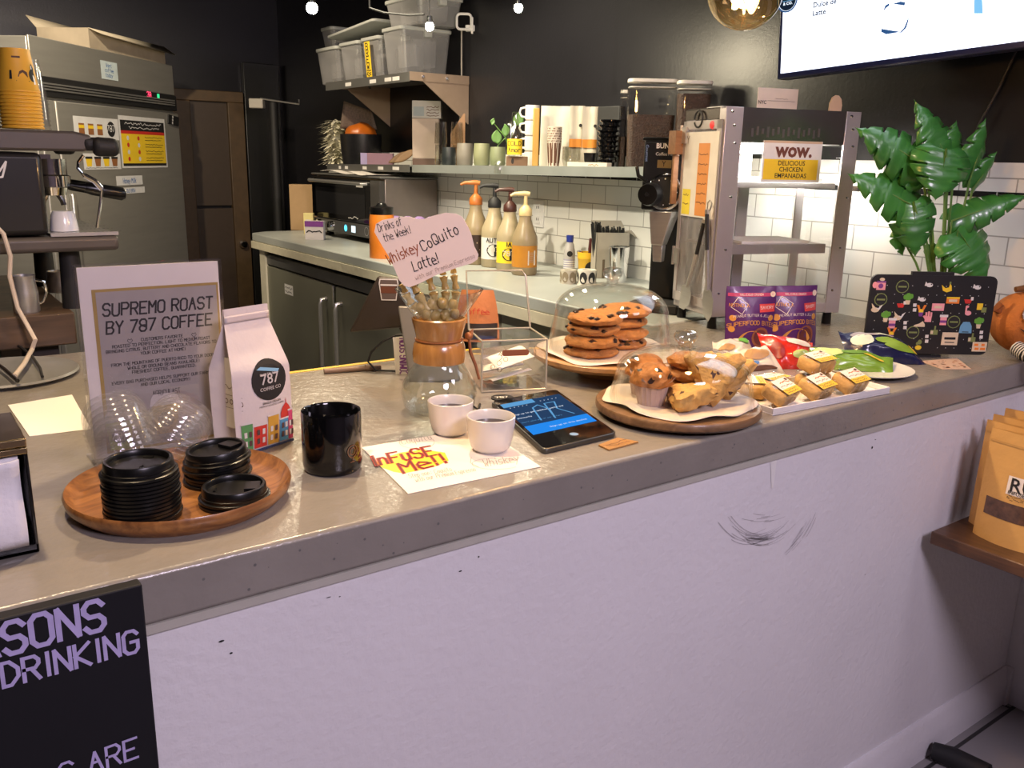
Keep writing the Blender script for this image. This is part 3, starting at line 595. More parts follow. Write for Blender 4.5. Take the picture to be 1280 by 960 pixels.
st_('Sign up to get updates, perks and', .08, .62, .0054, .15, 3); st_('discounts', .08, .545, .0054, .15, 3); st_("Don't miss any of our offers", .08, .46, .005, .1, 2); st_('* * * * *', .12, .76, .008, .12, 3); st_('* * * * *', .58, .79, .008, .12, 3); st_('Sign up on this device', .34, .30, .006, .12, 3)
b.strokes([[q(.33, .45), q(.40, .70), q(.5, .74), q(.58, .62), q(.52, .44), q(.60, .74), q(.75, .74), q(.68, .6), q(.8, .45)]], .003, 2, FR, .0003)
obj('screen', b, (em('screen_navy', (.012, .05, .13), .9), em('screen_blue_bar', (.01, .25, .85), 1.0), em('screen_light_blue', (.12, .38, .72), .9), em('screen_white', (.75, .85, 1.0), 1.0)), tb)
b = MB(); x, y = q(.5, .115); b.disc(x, y, .008, 0, FR, .0002); b.ring(x, y, .008, .0012, 1, FR, .0003); obj('home_button', b, (em('lit_button', (.7, .8, .9), .7), CHROME), tb)
# ---- little wooden plaque
pp = [G(*t) for t in ((748, 558), (761, 564), (798, 554), (772, 549))]; c = G(772, 556); b = MB(); b.prism([((p - c).x, (p - c).y) for p in pp], .0004, .003)
k = solo('wood_tag', b, wood('light_plywood', (.42, .22, .07), (.30, .14, .04)), 'small engraved wooden tag lying in front of the tablet', 'tag', c)
u = (pp[2] - pp[1]); b = MB(); b.strokes(wavy(-.025, .025, .004, .008, 4) + wavy(-.022, .022, -.004, .006, 6), .0012, 0, frame((0, 0, .0033), u, (0, 1, 0))); obj('engraving', b, BRN, k)
# ================================================================== carafe, skeleton hand and drink sign
P = G(549, 513); PK = P
zz = lambda py, px=549: Zt(PK, px, py) - ZC
rk = lambda n: Wd(PK, n)
ck = thing('pour_over_carafe', 'hourglass glass coffee carafe with a wooden collar and a leather tie', 'carafe', P)
zn0, zn1, ztp = zz(452), zz(396), zz(361)
pf = [(rk(36), .002), (rk(44), zz(505)), (rk(47), zz(490)), (rk(45), zz(478)), (rk(36), zz(462)), (rk(29), zn0), (rk(25), (zn0 + zn1) / 2), (rk(30), zn1), (rk(42), (zn1 * .5 + ztp * .5)), (rk(53.5), ztp)]
b = MB(); b.lathe([(0, .004), (rk(30), .002)] + pf + [(r - .0028, z) for r, z in pf[::-1][:-1]] + [(rk(30), .006), (0, .007)], 56)
obj('glass_body', b, glass('carafe_glass', (.96, .98, .97), base=.07, edge=1.0), ck)
b = MB(); zc_ = (zn0 + zn1) / 2; k = zn1 - zn0
b.lathe([(rk(28.5), zn0), (rk(32), zn0 + .002), (rk(33), zn0 + k * .2), (rk(31), zn0 + k * .42), (rk(27.5), zc_), (rk(30), zn0 + k * .7), (rk(33), zn0 + k * .9), (rk(33.5), zn1 - .002), (rk(31), zn1), (rk(30), zn1 - .004), (rk(27), zc_), (rk(28.5), zn0)], 48); obj('wooden_collar', b, wood('honey_wood', (.52, .25, .07), (.36, .16, .04), .25, (30, 30, 4), .5), ck)
LEA = mat('tan_leather', (.26, .085, .02), .5)
b = MB(); b.tube([(rk(28.5) * math.cos(a), rk(28.5) * math.sin(a), zc_ + .001) for a in [2 * PI * i / 36 for i in range(36)]], .0022, 8, closed=True)
E_ = onv(586, 420, PK, -.01) - PK; b.tube([E_ + V((0, 0, .004)), E_ + V((.006, 0, .010)), E_ + V((.002, -.004, .0)), E_], [.003, .004, .004, .003], 8)
t1 = onv(599, 474, PK, -.015) - PK; t2 = onv(588, 440, PK, -.012) - PK; b.tube([E_, t2, (t2 + t1) / 2 + V((.002, 0, 0)), t1], [.0025, .0032, .003, .0024], 6); obj('leather_tie', b, LEA, ck)
b = MB(); b.blob((.0075, .0075, .0075), 2, .02, M=T(*E_)); obj('wooden_bead', b, mat('bead_wood', (.40, .13, .03), .4), ck)
# skeleton hand standing in the carafe, holding the sign
BONE = mat('aged_bone_plastic', (.40, .28, .09), .33, var=.2, vs=60, bump=.1, bs=200)
hd = thing('skeleton_hand', 'bony plastic skeleton hand standing in the carafe and holding the drink sign', 'skeleton hand', P)
def hp_(px, py, d=0): return onv(px, py, PK, d) - PK
def bone(mb, a, c, r, n=9):
    a, c = V(a), V(c); ts = [0, .06, .16, .5, .84, .94, 1]; rs = [.55, 1, .95, .62, .95, 1.05, .6]
    mb.tube([a.lerp(c, t) for t in ts], [r * q for q in rs], n)
for kind, chain, r in (('finger', [(536, 389), (522, 366), (514, 352), (508, 338)], 7.5), ('finger', [(546, 387), (541, 363), (535, 345), (531, 330)], 7), ('finger', [(557, 386), (557, 362), (554, 344), (552, 328)], 7), ('finger', [(567, 386), (570, 362), (567, 342), (566, 325)], 6.5), ('thumb', [(529, 392), (515, 380), (507, 366), (502, 354)], 7)):
    fb = MB()
    for i, (a, c) in enumerate(zip(chain[:-1], chain[1:])): bone(fb, hp_(*a, .004), hp_(a[0] + (c[0] - a[0]) * .94, a[1] + (c[1] - a[1]) * .94, .004), rk(r) * (.82 - .1 * i))
    obj(kind, fb, BONE, hd)
b = MB()
for i, (x, y, r) in enumerate(((533, 393, 7), (545, 396, 8), (557, 394, 8), (568, 392, 7), (538, 402, 7), (551, 404, 8), (562, 401, 7), (526, 384, 7), (541, 380, 7.5), (553, 379, 7.5), (566, 380, 7))):
    p = hp_(x, y, .002 * (i % 3)); b.blob((rk(r), rk(r) * .8, rk(r * 1.05)), 2, .08, 2, i, M=T(*p))
obj('wrist_bones', b, BONE, hd)
b = MB(); bone(b, hp_(546, 408), hp_(548, 445), rk(9)); bone(b, hp_(556, 408), hp_(553, 440), rk(6)); obj('forearm_bones', b, BONE, hd)
# sign card with wavy edge
ds = -.028
so = onv(534, 315, PK, ds)
ol = [(468, 290), (470, 280), (478, 275), (500, 271), (513, 271), (522, 274), (530, 274), (540, 270), (557, 266), (570, 267), (578, 271), (585, 283), (589, 292), (593, 308), (598, 318), (597, 324), (590, 329), (570, 335), (545, 344), (525, 354), (512, 359), (505, 357), (499, 350), (494, 338), (487, 322), (477, 306)]
FSg = frame((0, 0, 0), RH, (0, 0, 1))
def sp(px, py): p = onv(px, py, PK, ds) - so; return (p.dot(RH), p.z)
sgn = thing('drink_sign', 'pink wavy-edged paper sign with handwritten drink of the week, held by the skeleton hand', 'sign', so)
b = MB(); b.prism([sp(*q) for q in ol], -.0006, .0006, 0, FSg); obj('card', b, CARD, sgn)
def ph(b, text, a, e, hgt, w, mi, jit=.25):
    A_, E_ = V(sp(*a)), V(sp(*e)); d = E_ - A_; L_ = d.length; d.normalize(); n = V((-d.y, d.x)); hgt = rk(hgt)
    st = pen(text, hgt, 0, 0, 'LEFT', 0, 1, jit, .08); mxx = max(p[0] for s in st for p in s)
    b.strokes([[(A_.x + d.x * p[0] * L_ / mxx + n.x * p[1], A_.y + d.y * p[0] * L_ / mxx + n.y * p[1]) for p in s] for s in st], w, mi, FSg, .0009)
b = MB(); ph(b, 'Drinks of', (474, 290), (503, 281), 9, .0010, 0); ph(b, 'the Week!', (481, 302), (514, 291), 9, .0010, 0); ph(b, 'CoQuito', (529, 314), (574, 291), 12, .0017, 0); ph(b, 'Latte!', (518, 339), (549, 328), 12, .0017, 0)
ph(b, 'with our Premium Espresso', (520, 350), (594, 322), 5, .0006, 2); ph(b, 'Whiskey', (487, 331), (525, 313), 12, .0017, 1)
obj('lettering', b, (INK, mat('burnt_orange_marker', (.30, .075, .02), .6), mat('pencil_brown', (.35, .24, .2), .7)), sgn)
# ================================================================== acrylic box with its lid up
A = G(602, 491); B = G(682, 487); u = B - A; rz = math.atan2(u.y, u.x); wB = u.length; zt = Zt(B, 687, 424); hB = zt - ZC
iv = inv(A, rz); dB = max(.09, (iv @ G(652, 410, zt)).y)
ab = thing('acrylic_box', 'clear acrylic box with its lid propped up and white papers inside, beside the carafe', 'box', A, rz)
b = MB(); t = .003
b.box(0, wB, 0, t, 0, hB); b.box(0, wB, dB - t, dB, 0, hB); b.box(0, t, t, dB - t, 0, hB); b.box(wB - t, wB, t, dB - t, 0, hB); b.box(t, wB - t, t, dB - t, 0, t); obj('box_walls', b, CLEAR, ab)
EDGE = glass('polished_acrylic_edge', (.85, .86, .82), .95, .35, .8, .1)
b = MB(); e = .002
for a, c in (((0, 0, hB), (wB, 0, hB)), ((wB, 0, hB), (wB, dB, hB)), ((wB, dB, hB), (0, dB, hB)), ((0, dB, hB), (0, 0, hB)), ((0, 0, 0), (0, 0, hB)), ((wB, 0, 0), (wB, 0, hB)), ((0, 0, .002), (wB, 0, .002))): b.tube([a, c], e, 6)
obj('polished_edges', b, mat('bright_acrylic_edge', (.55, .52, .44), .2, trans=.4), ab)
b = MB(); hl = .118; lean = .03; pts = [(.0, dB, hB), (wB, dB, hB), (wB - .005, dB + lean, hB + hl), (.0, dB + lean, hB + hl)]
b.hexa([(p[0], p[1], p[2]) for p in (pts[0], pts[1], (pts[1][0], pts[1][1] + t, pts[1][2]), (pts[0][0], pts[0][1] + t, pts[0][2]))] + [pts[3], pts[2], (pts[2][0], pts[2][1] + t, pts[2][2]), (pts[3][0], pts[3][1] + t, pts[3][2])]); ld = obj('lid', b, CLEAR, ab)
b = MB(); b.tube([pts[1], V(pts[1]).lerp(V(pts[2]), .9), V(pts[2]) + V((-.008, 0, 0)), pts[3], pts[0]], .0022, 6); obj('lid_edge', b, mat('bright_lid_edge', (.55, .52, .44), .2, trans=.4), ld)
b = MB(); FR = frame((0, -.0008, 0), (1, 0, 0), (0, 0, 1)); b.prism(rr(wB * .30, wB * .72, hB * .70, hB * .82, hB * .055), 0, .0004, 0, FR); obj('slot_cover', b, mat('rust_paper', (.24, .075, .03), .7), ab)
b = MB(); FR = frame((0, -.001, 0), (1, 0, 0), (0, 0, 1))
b.strokes([[(wB * .26 + .006 * math.sin(i), hB * (.62 + i * .04)) for i in (0, 1, 2, 3)], [(wB * .25, hB * .72), (wB * .28, hB * .78), (wB * .3, hB * .71)]], .001, 0, FR)
for x, y in ((.16, .5), (.26, .57), (.36, .64), (.27, .44)): b.ring(x * wB, y * hB, .0045, .0007, 0, FR, n=14)
b.hand('E', .006, 0, FR, .16 * wB, .48 * hB, 0, .12); b.strokes([[(.8 * wB, .6 * hB), (.83 * wB, .75 * hB), (.8 * wB, .88 * hB)]] + wavy(.62 * wB, .9 * wB, .3 * hB, .012, 3), .0007, 0, FR); obj('etched_drawing', b, BRN, ab)
for i, (x, y, a, z) in enumerate(((.5, .45, .1, .012), (.45, .55, -.25, .028), (.52, .4, .3, .05))):
    b = MB(); b.grid(lambda u_, v_, z=z: (-.042 + .084 * u_, -.03 + .06 * v_, z + .018 * u_ + .006 * math.sin(4 * v_ + z * 90)), 8, 6, M=T(x * wB, y * dB, 0) @ Rz(a)); solo('folded_slip', b, PAPER, ('white slip lying lowest in the clear acrylic box', 'middle white slip in the clear acrylic box', 'topmost white slip in the clear acrylic box')[i], 'paper', A, rz, 'slips inside the clear acrylic box', thick=.0008)
b = MB(); b.lathe([(0, 0), (.022, 0), (.022, .002), (0, .002)], 28); b.hand('787', .010, 1, T(0, 0, .0024), 0, -.004, 0, .16)
solo('round_sticker', b, (INK, PAPER), 'round black sticker lying on the bar in front of the acrylic box', 'sticker', G(628, 498), rz)
# kraft pack of coffee standing behind the box
P = G(594, 436) + FH * .10; b = MB(); wq, hq = Wd(P, 56), Zt(P, 590, 362) - ZC
pk = thing('coffee_pouch', 'orange kraft coffee pouch with dark printed band behind the acrylic box', 'coffee bag', P, RC)
b.grid(lambda u_, v_: ((u_ - .5) * wq * (1 - .3 * v_ * v_), (-.022 * math.sin(PI * u_) * (1 - v_) ** .6), v_ * hq), 12, 10); b.grid(lambda u_, v_: ((.5 - u_) * wq * (1 - .3 * v_ * v_), (.022 * math.sin(PI * u_) * (1 - v_) ** .6), v_ * hq), 12, 10); obj('pouch', b, mat('orange_kraft', (.60, .22, .07), .6, bump=.1), pk)
b = MB(); b.grid(lambda u_, v_: ((u_ - .5) * wq * .9, -.0235 * math.sin(PI * (u_ * .9 + .05)) * (1 - (v_ * .3 + .06)) ** .6 - .001, (v_ * .3 + .06) * hq), 10, 3); obj('printed_band', b, mat('dark_band', (.03, .02, .015), .5), pk)
b = MB(); b.hand('coffee', .014, 0, frame((0, -.0235, hq * .55), (1, 0, 0), (0, 0, 1)), 0, 0, 0, .12); obj('lettering', b, RED, pk)
# ---- register screen seen from behind, and a grey tablet
P = G(470, 462); q = [onv(*t, P) for t in ((436, 416), (503, 410), (524, 352), (472, 345))]
DBK = mat('dark_brown_plastic', (.035, .026, .022), .45)
rg = thing('register_display', 'dark register screen leaning with its back turned, a jar sticker on it', 'register', P)
cc = sum(q, V()) / 4; U_ = (q[1] - q[0]).normalized(); V_ = (q[3] - q[0]).normalized(); N_ = U_.cross(V_).normalized()
N_ = N_ if N_.dot(FH) > 0 else -N_
b = MB(); q = [p - P for p in q]; b.hexa(q + [p + N_ * .012 for p in q]); obj('screen_back', b, DBK, rg, bevel=.006, seg=3)
b = MB(); sx0 = onv(486, 362, P) - P; FJ = frame(sx0 - N_ * .0012, RH, V_ - U_ * V_.dot(U_)); s = Wd(P, 22)
jar = [(-.42 * s, -.6 * s), (.42 * s, -.6 * s), (.55 * s, .35 * s), (.5 * s, .6 * s), (-.5 * s, .6 * s), (-.55 * s, .35 * s)]
b.poly(jar, 0, FJ); b.poly([(x * .9, y * .9) for x, y in jar], 1, FJ, .0003); b.rect(-.44 * s, .44 * s, -.2 * s, .18 * s, 2, FJ, .0006); b.rect(-.46 * s, .46 * s, .22 * s, .3 * s, 0, FJ, .0006); obj('jar_sticker', b, (WHITE, mat('jar_grey', (.12, .09, .08), .6), mat('jar_rust', (.14, .045, .02), .6)), rg)
b = MB(); n1 = onv(500, 400, P, .012) - P; n2 = onv(524, 455, P, .05) - P; n2.z = .012; b.tube([n1, n2], .010, 10); b.lathe([(0, 0), (.035, 0), (.035, .006), (.012, .012), (0, .012)], 28, M=T(n2.x, n2.y, 0)); obj('stand', b, MATTE, rg)
P = G(530, 478); q = [onv(*t, P, d) for t, d in (((512, 479), 0), (572, 478), ) ] if False else [onv(512, 480, P), onv(575, 476, P), onv(566, 384, P, .05), onv(497, 382, P, .05)]
b = MB(); q = [p - P for p in q]; Nn = (q[1] - q[0]).cross(q[3] - q[0]).normalized(); Nn = Nn if Nn.dot(FH) > 0 else -Nn; b.hexa(q + [p + Nn * .008 for p in q])
solo('payment_tablet', b, mat('grey_metal_shell', (.22, .21, .20), .4, .3), 'grey tablet shell leaning on edge behind the glass carafe', 'tablet', P, bevel=.005, seg=3)
P = G(505, 472) + FH * .03; q = [onv(*t, P) - P for t in ((495, 472), (512, 469), (508, 420), (491, 422))]; b = MB(); b.hexa(q + [p + FH * .001 for p in q]); c_ = solo('upright_card', b, PAPER, 'white card with violet hand lettering standing behind the carafe cable', 'card', P)
b = MB(); a = q[0] * .85 + q[1] * .15; c2 = q[3] * .85 + q[2] * .15; b.hand('COMING SOON', .016, 0, frame((q[1] + q[0]) * .5 + V((.004, -.002, 0)), V((0, 0, 1)), -RH), .004, -.006, .001, .14, 'LEFT', 0, .55); obj('lettering', b, PUR, c_)
b = MB(); cpts = [(526, 421), (512, 418), (495, 419), (478, 427), (464, 440), (460, 452), (470, 463), (490, 467), (510, 467), (522, 462)]
pts = [onv(x, y, G(495, 466), .0) for x, y in cpts]; pts = [V((p.x, p.y, max(p.z, ZC + .004))) for p in pts]; b.tube(pts, .0025, 6); solo('power_cable', b, MATTE, 'black cable looping on the bar behind the carafe', 'cable')
b = MB(); a, c = G(405, 464, ZC + .006), G(476, 459, ZC + .006); b.tube([a, a.lerp(c, .05), c], .0055, 10); b.tube([a.lerp(c, .72), a.lerp(c, .86)], .0075, 8); solo('wooden_stick', b, mat('dull_brown_wood', (.22, .14, .09), .5), 'thin brown stick lying along the back edge of the bar', 'stick')
b = MB(); b.tube([G(*t, ZC + .003) for t in ((600, 505), (598, 512), (590, 507), (577, 503), (566, 497), (560, 492))], .002, 6); solo('charging_cable', b, MATTE, 'thin black charging cable running from the tablet behind the cups', 'cable')
# ================================================================== cake stand with cookies
def cake_dome(parent, R, H, kr):
    b = MB(); p = [(R, 0)] + [(R * (1 - .015 * i), H * .55 * i / 6) for i in range(1, 7)]
    for i in range(1, 11): a = i * PI / 2 / 10; p.append((R * .91 * (math.cos(a) * .62 + .38 * (1 - (i / 10) ** 3)) if i < 10 else .012, H * .55 + H * .45 * math.sin(a)))
    b.lathe(p + [(max(.0, r - .003), z - .003) for r, z in p[::-1][:-1]] + [(R - .004, 0)], 72); o = obj('dome', b, DOME, parent)
    b = MB(); k = kr; b.lathe([(k * .7, H), (k * .62, H + k * .3), (k * .75, H + k * .62), (k, H + k * .8), (k * 1.12, H + k * 1.25), (k * .95, H + k * 1.65), (k * .5, H + k * 1.8), (0, H + k * 1.82)], 28)
    obj('glass_knob', b, glass('knob_glass', (.9, .92, .92), .95, .22, .95, .03), o); return o
P = G(760, 466); zp = Zt(P, 757, 439); Rp = Wd(P, 94); hs = zp - ZC
BEECH = wood('beech_wood', (.46, .25, .10), (.33, .17, .06), .4, (4, 30, 30))
cs = thing('cake_stand', 'footed wooden cake stand under a glass dome, two stacks of cookies on it', 'cake stand', P)
b = MB(); b.lathe([(0, hs - .018), (Rp * .93, hs - .018), (Rp, hs - .010), (Rp, hs - .002), (Rp * .985, hs), (0, hs)], 72); obj('plate', b, BEECH, cs)
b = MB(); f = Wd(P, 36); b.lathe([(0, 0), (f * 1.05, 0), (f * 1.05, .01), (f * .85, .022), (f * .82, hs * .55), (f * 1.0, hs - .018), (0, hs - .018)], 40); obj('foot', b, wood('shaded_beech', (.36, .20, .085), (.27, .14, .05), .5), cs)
def liner(R, seed, z):
    r_ = random.Random(seed); b = MB(); ph_ = [r_.uniform(0, 6) for _ in range(4)]
    def pt_(u_, v_):
        a = 2 * PI * u_; q = R * v_ * (1 + .05 * math.sin(4 * a + ph_[0]) + .03 * math.sin(9 * a + ph_[2])); return (q * math.cos(a), q * math.sin(a), z + .0035 * v_ ** 3 * (1 + math.sin(a * 5 + ph_[1])))
    b.grid(pt_, 72, 8); return b
PARCH = mat('parchment', (.72, .60, .52), .7, var=.04)
solo('parchment_liner', liner(Rp * .92, 2, .0012), PARCH, 'parchment round on the footed cake stand under the cookies', 'parchment', V((P.x, P.y, zp)), thick=.0006)
dm = cake_dome(cs, Wd(P, 77), Zt(P, 757, 352) - zp - .006, Wd(P, 11)); dm.location = (0, 0, hs + .0025)
COOK = mat('baked_cookie', (.50, .20, .05), .7, var=.28, vs=70, bump=.5, bs=110); CHIP = mat('chocolate_chip', (.035, .012, .006), .4)
def cookie(r, h, seed):
    rng = random.Random(seed); chips = [V((rng.uniform(-1, 1), rng.uniform(-1, 1), rng.uniform(.1, .8))).normalized() for _ in range(13)]
    b = MB(); b.blob((r, r, h), 4, .09, 2.0, seed, shape=lambda q, p: V((q.x, q.y, max(q.z, -h * .55) + h * .55)), pick=lambda c: 1 if any((c.normalized() - k).length < .13 for k in chips) else 0)
    for k in chips: b.blob((.0055, .0055, .0045), 1, .1, 3, seed, 1, T(k.x * r * .97, k.y * r * .97, h * .55 + k.z * h * .98))
    return b
cks = [(cookie(Wd(P, 35), .0125, s)) for s in (3, 8)]; first = []
def stack(px, py, n, r, where, seed, d):
    Q = onv(px, py, P, d); z = zp + .002
    for k in range(n):
        b = cookie(Wd(P, r), .0165, seed + k)
        solo('cookie', b, (COOK, CHIP), ('top cookie of the ' if k == n - 1 else 'bottom cookie of the ' if k == 0 else 'second cookie from the bottom of the ' if k == 1 else 'third cookie from the bottom of the ') + where, 'cookie', (Q.x + .004 * math.sin(seed + k * 2), Q.y + .004 * math.cos(k * 3), z), k, 'cookies under the dome on the footed stand'); z += .0235
stack(740, 432, 4, 33, 'nearer cookie stack under the footed stand dome', 3, -.045); stack(776, 425, 4, 33, 'further cookie stack under the footed stand dome', 21, .05)
# ================================================================== low board, dome, muffins and scones
P = G(846, 517); Rb = Wd(P, 102); hb = .024; zb = ZC + hb
bd = thing('serving_board', 'low round dark wooden board under a glass dome with muffins and scones', 'serving board', P)
b = MB(); b.lathe([(0, .008), (Rb * .97, .008), (Rb, .012), (Rb, hb - .003), (Rb * .985, hb), (0, hb)], 72); obj('round_board', b, wood('walnut_board', (.22, .12, .055), (.11, .055, .022), .45, (5, 30, 30)), bd)
for a in (.5, 2.6, 4.2, 5.6): b = MB(); b.box(-.02, .02, -.012, .012, 0, .0085, M=T(Rb * .7 * math.cos(a), Rb * .7 * math.sin(a), 0) @ Rz(a)); obj('foot', b, BRN, bd)
solo('parchment_liner', liner(Rb * .88, 6, .0012), PARCH, 'parchment round on the low board under the muffins and scones', 'parchment', V((P.x, P.y, zb)), thick=.0006)
PB = V((P.x, P.y, zb + .002)); Rd = Wd(P, 90)
dm = cake_dome(bd, Rd, Zt(P, 853, 430) - zb - .012, Wd(P, 13)); dm.location = (V((0, 0, hb + .003)) + RH * Wd(P, 4))
MUF = mat('muffin_crust', (.46, .17, .035), .6, var=.35, vs=55, bump=.5, bs=90); LIN = mat('muffin_paper', (.52, .38, .34), .6, var=.1)
def muffin(px, py, d, label, seed, tilt):
    Q = onv(px, py, P, d); Q.z = PB.z; m = thing('muffin', label, 'muffin', Q, seed); r = .031
    b = MB(); b.lathe([(0, .001), (r * .72, 0), (r * .95, .034), (r * 1.05, .042)], 40, wob=lambda a, q, z: 1 + .035 * math.cos(a * 20)); b.lathe([(0, .002), (r * .68, .001), (r * .92, .038)], 32, wob=lambda a, q, z: 1 + .03 * math.cos(a * 20))
    for a in (0.4, 2.0, 3.6, 5.1): b.add([(r * .95 * math.cos(a - .5), r * .95 * math.sin(a - .5), .034), (r * .95 * math.cos(a + .5), r * .95 * math.sin(a + .5), .034), (r * 1.45 * math.cos(a + .15), r * 1.45 * math.sin(a + .15), .058)], [(0, 1, 2)], 0)
    obj('paper_wrap', b, LIN, m)
    rng = random.Random(seed); ch = [V((rng.uniform(-1, 1), rng.uniform(-1, 1), rng.uniform(.0, .9))).normalized() for _ in range(9)]
    b = MB(); b.blob((r * 1.18, r * 1.18, .030), 4, .16, 2.6, seed, shape=lambda q, p: V((q.x, q.y, .046 + max(q.z, -.008))), pick=lambda c: 1 if any((c.normalized() - k).length < .16 for k in ch) else 0); obj('muffin_top', b, (MUF, CHIP), m)
muffin(812, 521, -.032, 'front muffin in a flared paper wrap under the low dome', 3, 0); muffin(804, 508, .04, 'muffin behind the front muffin under the low dome', 9, 0)
b = MB(); b.blob((.042, .042, .016), 4, .1, 2.5, 5, shape=lambda q, p: V((q.x, q.y, q.z + .014))); Q = onv(857, 512, P, .055); Q.z = PB.z
for k in range(3): solo('round_pastry', b, mat('golden_crust_%d' % k, (.44, .17, .035), .55, var=.3, vs=40, bump=.4, bs=70), ('lowest', 'middle', 'topmost')[k] + ' brown round pastry stacked at the back under the low dome', 'pastry', (Q.x, Q.y, PB.z + k * .024), k * 2, 'brown pastries at the back of the low dome')
SCO = mat('scone_crust', (.58, .33, .10), .75, var=.3, vs=60, bump=.6, bs=80); BERRY = mat('dark_fruit', (.06, .02, .015), .6)
def scone(px, py, d, size, h, rz, tilt, label, seed, lift=0):
    Q = onv(px, py, P, d); rng = random.Random(seed); ch = [V((rng.uniform(-1, 1), rng.uniform(-1, 1), rng.uniform(-.4, .9))).normalized() for _ in range(12)]
    def shp(q, p):
        a = math.atan2(p.y, p.x); tri = .62 / max(.62, max(math.cos(a), math.cos(a - 2 * PI / 3), math.cos(a + 2 * PI / 3))); s = math.hypot(p.x, p.y); f_ = tri * 1.28
        zz_ = max(-.75, min(.75, q.z / h * 1.25)) * h
        return V((q.x * f_ * (1 + .25 * s), q.y * f_ * (1 + .25 * s), zz_))
    b = MB(); b.blob((size, size, h), 4, .18, 3.4, seed, M=Ry(tilt), shape=shp, pick=lambda c: 1 if any((c.normalized() - k).length < .10 for k in ch) else 0)
    mn = min(v.z for v in b.v); solo('scone', b, (SCO, BERRY), label, 'scone', (Q.x, Q.y, PB.z - mn), rz, 'scones under the low dome')
scone(857, 526, -.052, .033, .022, RC + PI, .2, 'flat wedge scone at the front under the low dome', 4)
scone(888, 519, -.018, .036, .023, RC + 1.45, -1.15, 'tall scone standing on its side under the low dome', 11)
scone(908, 516, .022, .030, .021, RC + 1.3, -1.1, 'pale scone behind the tall upright scone under the low dome', 16)
# ================================================================== heated display case
FC = G(886, 412); ua = math.radians(-18); rzC = ua; WC, DC = .42, .215; HC_ = 1.602 - ZC
cc_ = thing('food_warmer', 'tall glazed stainless food warmer with lit top and a yellow empanada sign', 'food warmer', FC, rzC)
SS = mat('satin_stainless', (.60, .56, .57), .3, .6, var=.07, vs=5, bump=.05, bs=30)
z0 = .035
b = MB(); b.box(-.0, WC, 0, DC, z0, z0 + .03); obj('base_tray', b, SS, cc_, bevel=.003)
for x, y in ((.02, .02), (WC - .02, .02), (.02, DC - .02), (WC - .02, DC - .02)): b = MB(); b.lathe([(0, 0), (.014, 0), (.012, z0), (0, z0)], 14, M=T(x, y, 0)); obj('foot', b, BLACK, cc_)
for x0, x1, y0, y1 in ((0, .052, -.002, .004), (WC - .045, WC + .002, -.002, .004)):
    b = MB(); b.box(x0, x1, y0, y1, z0, HC_)
    xs = 0 if x0 < .1 else WC - .002
    b.box(xs, xs + .002, 0, .03, z0, HC_); pst = obj('corner_post', b, SS, cc_, bevel=.001)
    for z in (.10, .22, .36, .50, .545, .58): b = MB(); b.lathe([(0, .003), (.003, .0025), (.0045, 0)], 10, M=frame(((x0 + x1) / 2 + .008 * math.sin(z * 40), y0, z), (1, 0, 0), (0, 0, 1))); obj('rivet', b, CHROME, pst)
b = MB(); b.box(.14, .175, DC - .02, DC - .012, z0, HC_ - .08); b.box(.18, .215, DC - .02, DC - .012, z0, HC_ - .08); obj('rear_post', b, SS, cc_, bevel=.001)
for x in (0.002, WC - .03): b = MB(); b.box(x, x + .028, DC - .004, DC, z0, HC_); obj('corner_post', b, SS, cc_)
b = MB(); b.box(.053, WC - .046, -.001, .003, HC_ - .088, HC_); b.box(0, WC, DC - .003, DC, HC_ - .088, HC_); b.box(WC - .001, WC, .004, DC, HC_ - .088, HC_); b.box(0, .001, .03, DC, HC_ - .03, HC_); b.box(0, WC, 0, DC, HC_ - .004, HC_); hood = obj('hood', b, mat('smoked_steel_hood', (.30, .27, .25), .22, .9, var=.25, vs=7), cc_)
b = MB()
for k in range(14): x = .08 + k * .016; b.box(x, x + .007, -.0016, -.001, HC_ - .074 + .004 * (k % 3), HC_ - .052 + .005 * (k % 2))
obj('vents', b, mat('vent_shadow', (.14, .12, .11), .4, .6), hood)
b = MB(); b.box(.053, WC - .046, .0, .002, z0 + .03, HC_ - .086); obj('front_glass', b, CLEAR, cc_)
b = MB(); b.box(WC - .0015, WC, .03, DC - .03, z0 + .03, HC_ - .086); obj('side_glass', b, CLEAR, cc_)
ZS = .232; b = MB(); b.box(.012, WC - .06, .01, DC - .022, ZS - .006, ZS); b.box(.012, WC - .06, .008, .011, ZS - .026, ZS); obj('shelf', b, SS, cc_)
b = MB(); b.box(.10, WC - .10, .03, DC - .03, 0, .007); solo('white_liner', b, mat('white_liner', (.80, .79, .76), .6), 'white paper liner on the middle shelf inside the food warmer', 'liner', FC + Rz(rzC) @ V((0, 0, ZS + .0005)), rzC)
b = MB(); b.box(.012, WC - .05, .01, DC - .022, .395, .40); b.box(.012, WC - .05, .008, .011, .385, .40); obj('shelf', b, SS, cc_)
b = MB()
for x in (.10, .16, .22, .28): b.blob((.03, .05, .02), 2, .1, 3, x * 9, M=T(x + .02, .10, .418))
obj('warming_tray', MB().box(.07, WC - .08, .03, DC - .04, .4005, .412), mat('pale_tray', (.7, .7, .68), .4), cc_)
LAMP = mat('lit_tube', (1, 1, 1), .4, emis=(1.0, .95, .84), es=70)
b = MB(); b.tube([(.06, .10, HC_ - .105), (WC - .06, .10, HC_ - .105)], .011, 12); obj('lit_tube', b, LAMP, cc_)
b = MB(); b.box(.055, WC - .05, .01, DC - .01, HC_ - .09, HC_ - .088); obj('lamp_reflector', b, mat('white_reflector', (.8, .8, .78), .4), cc_)
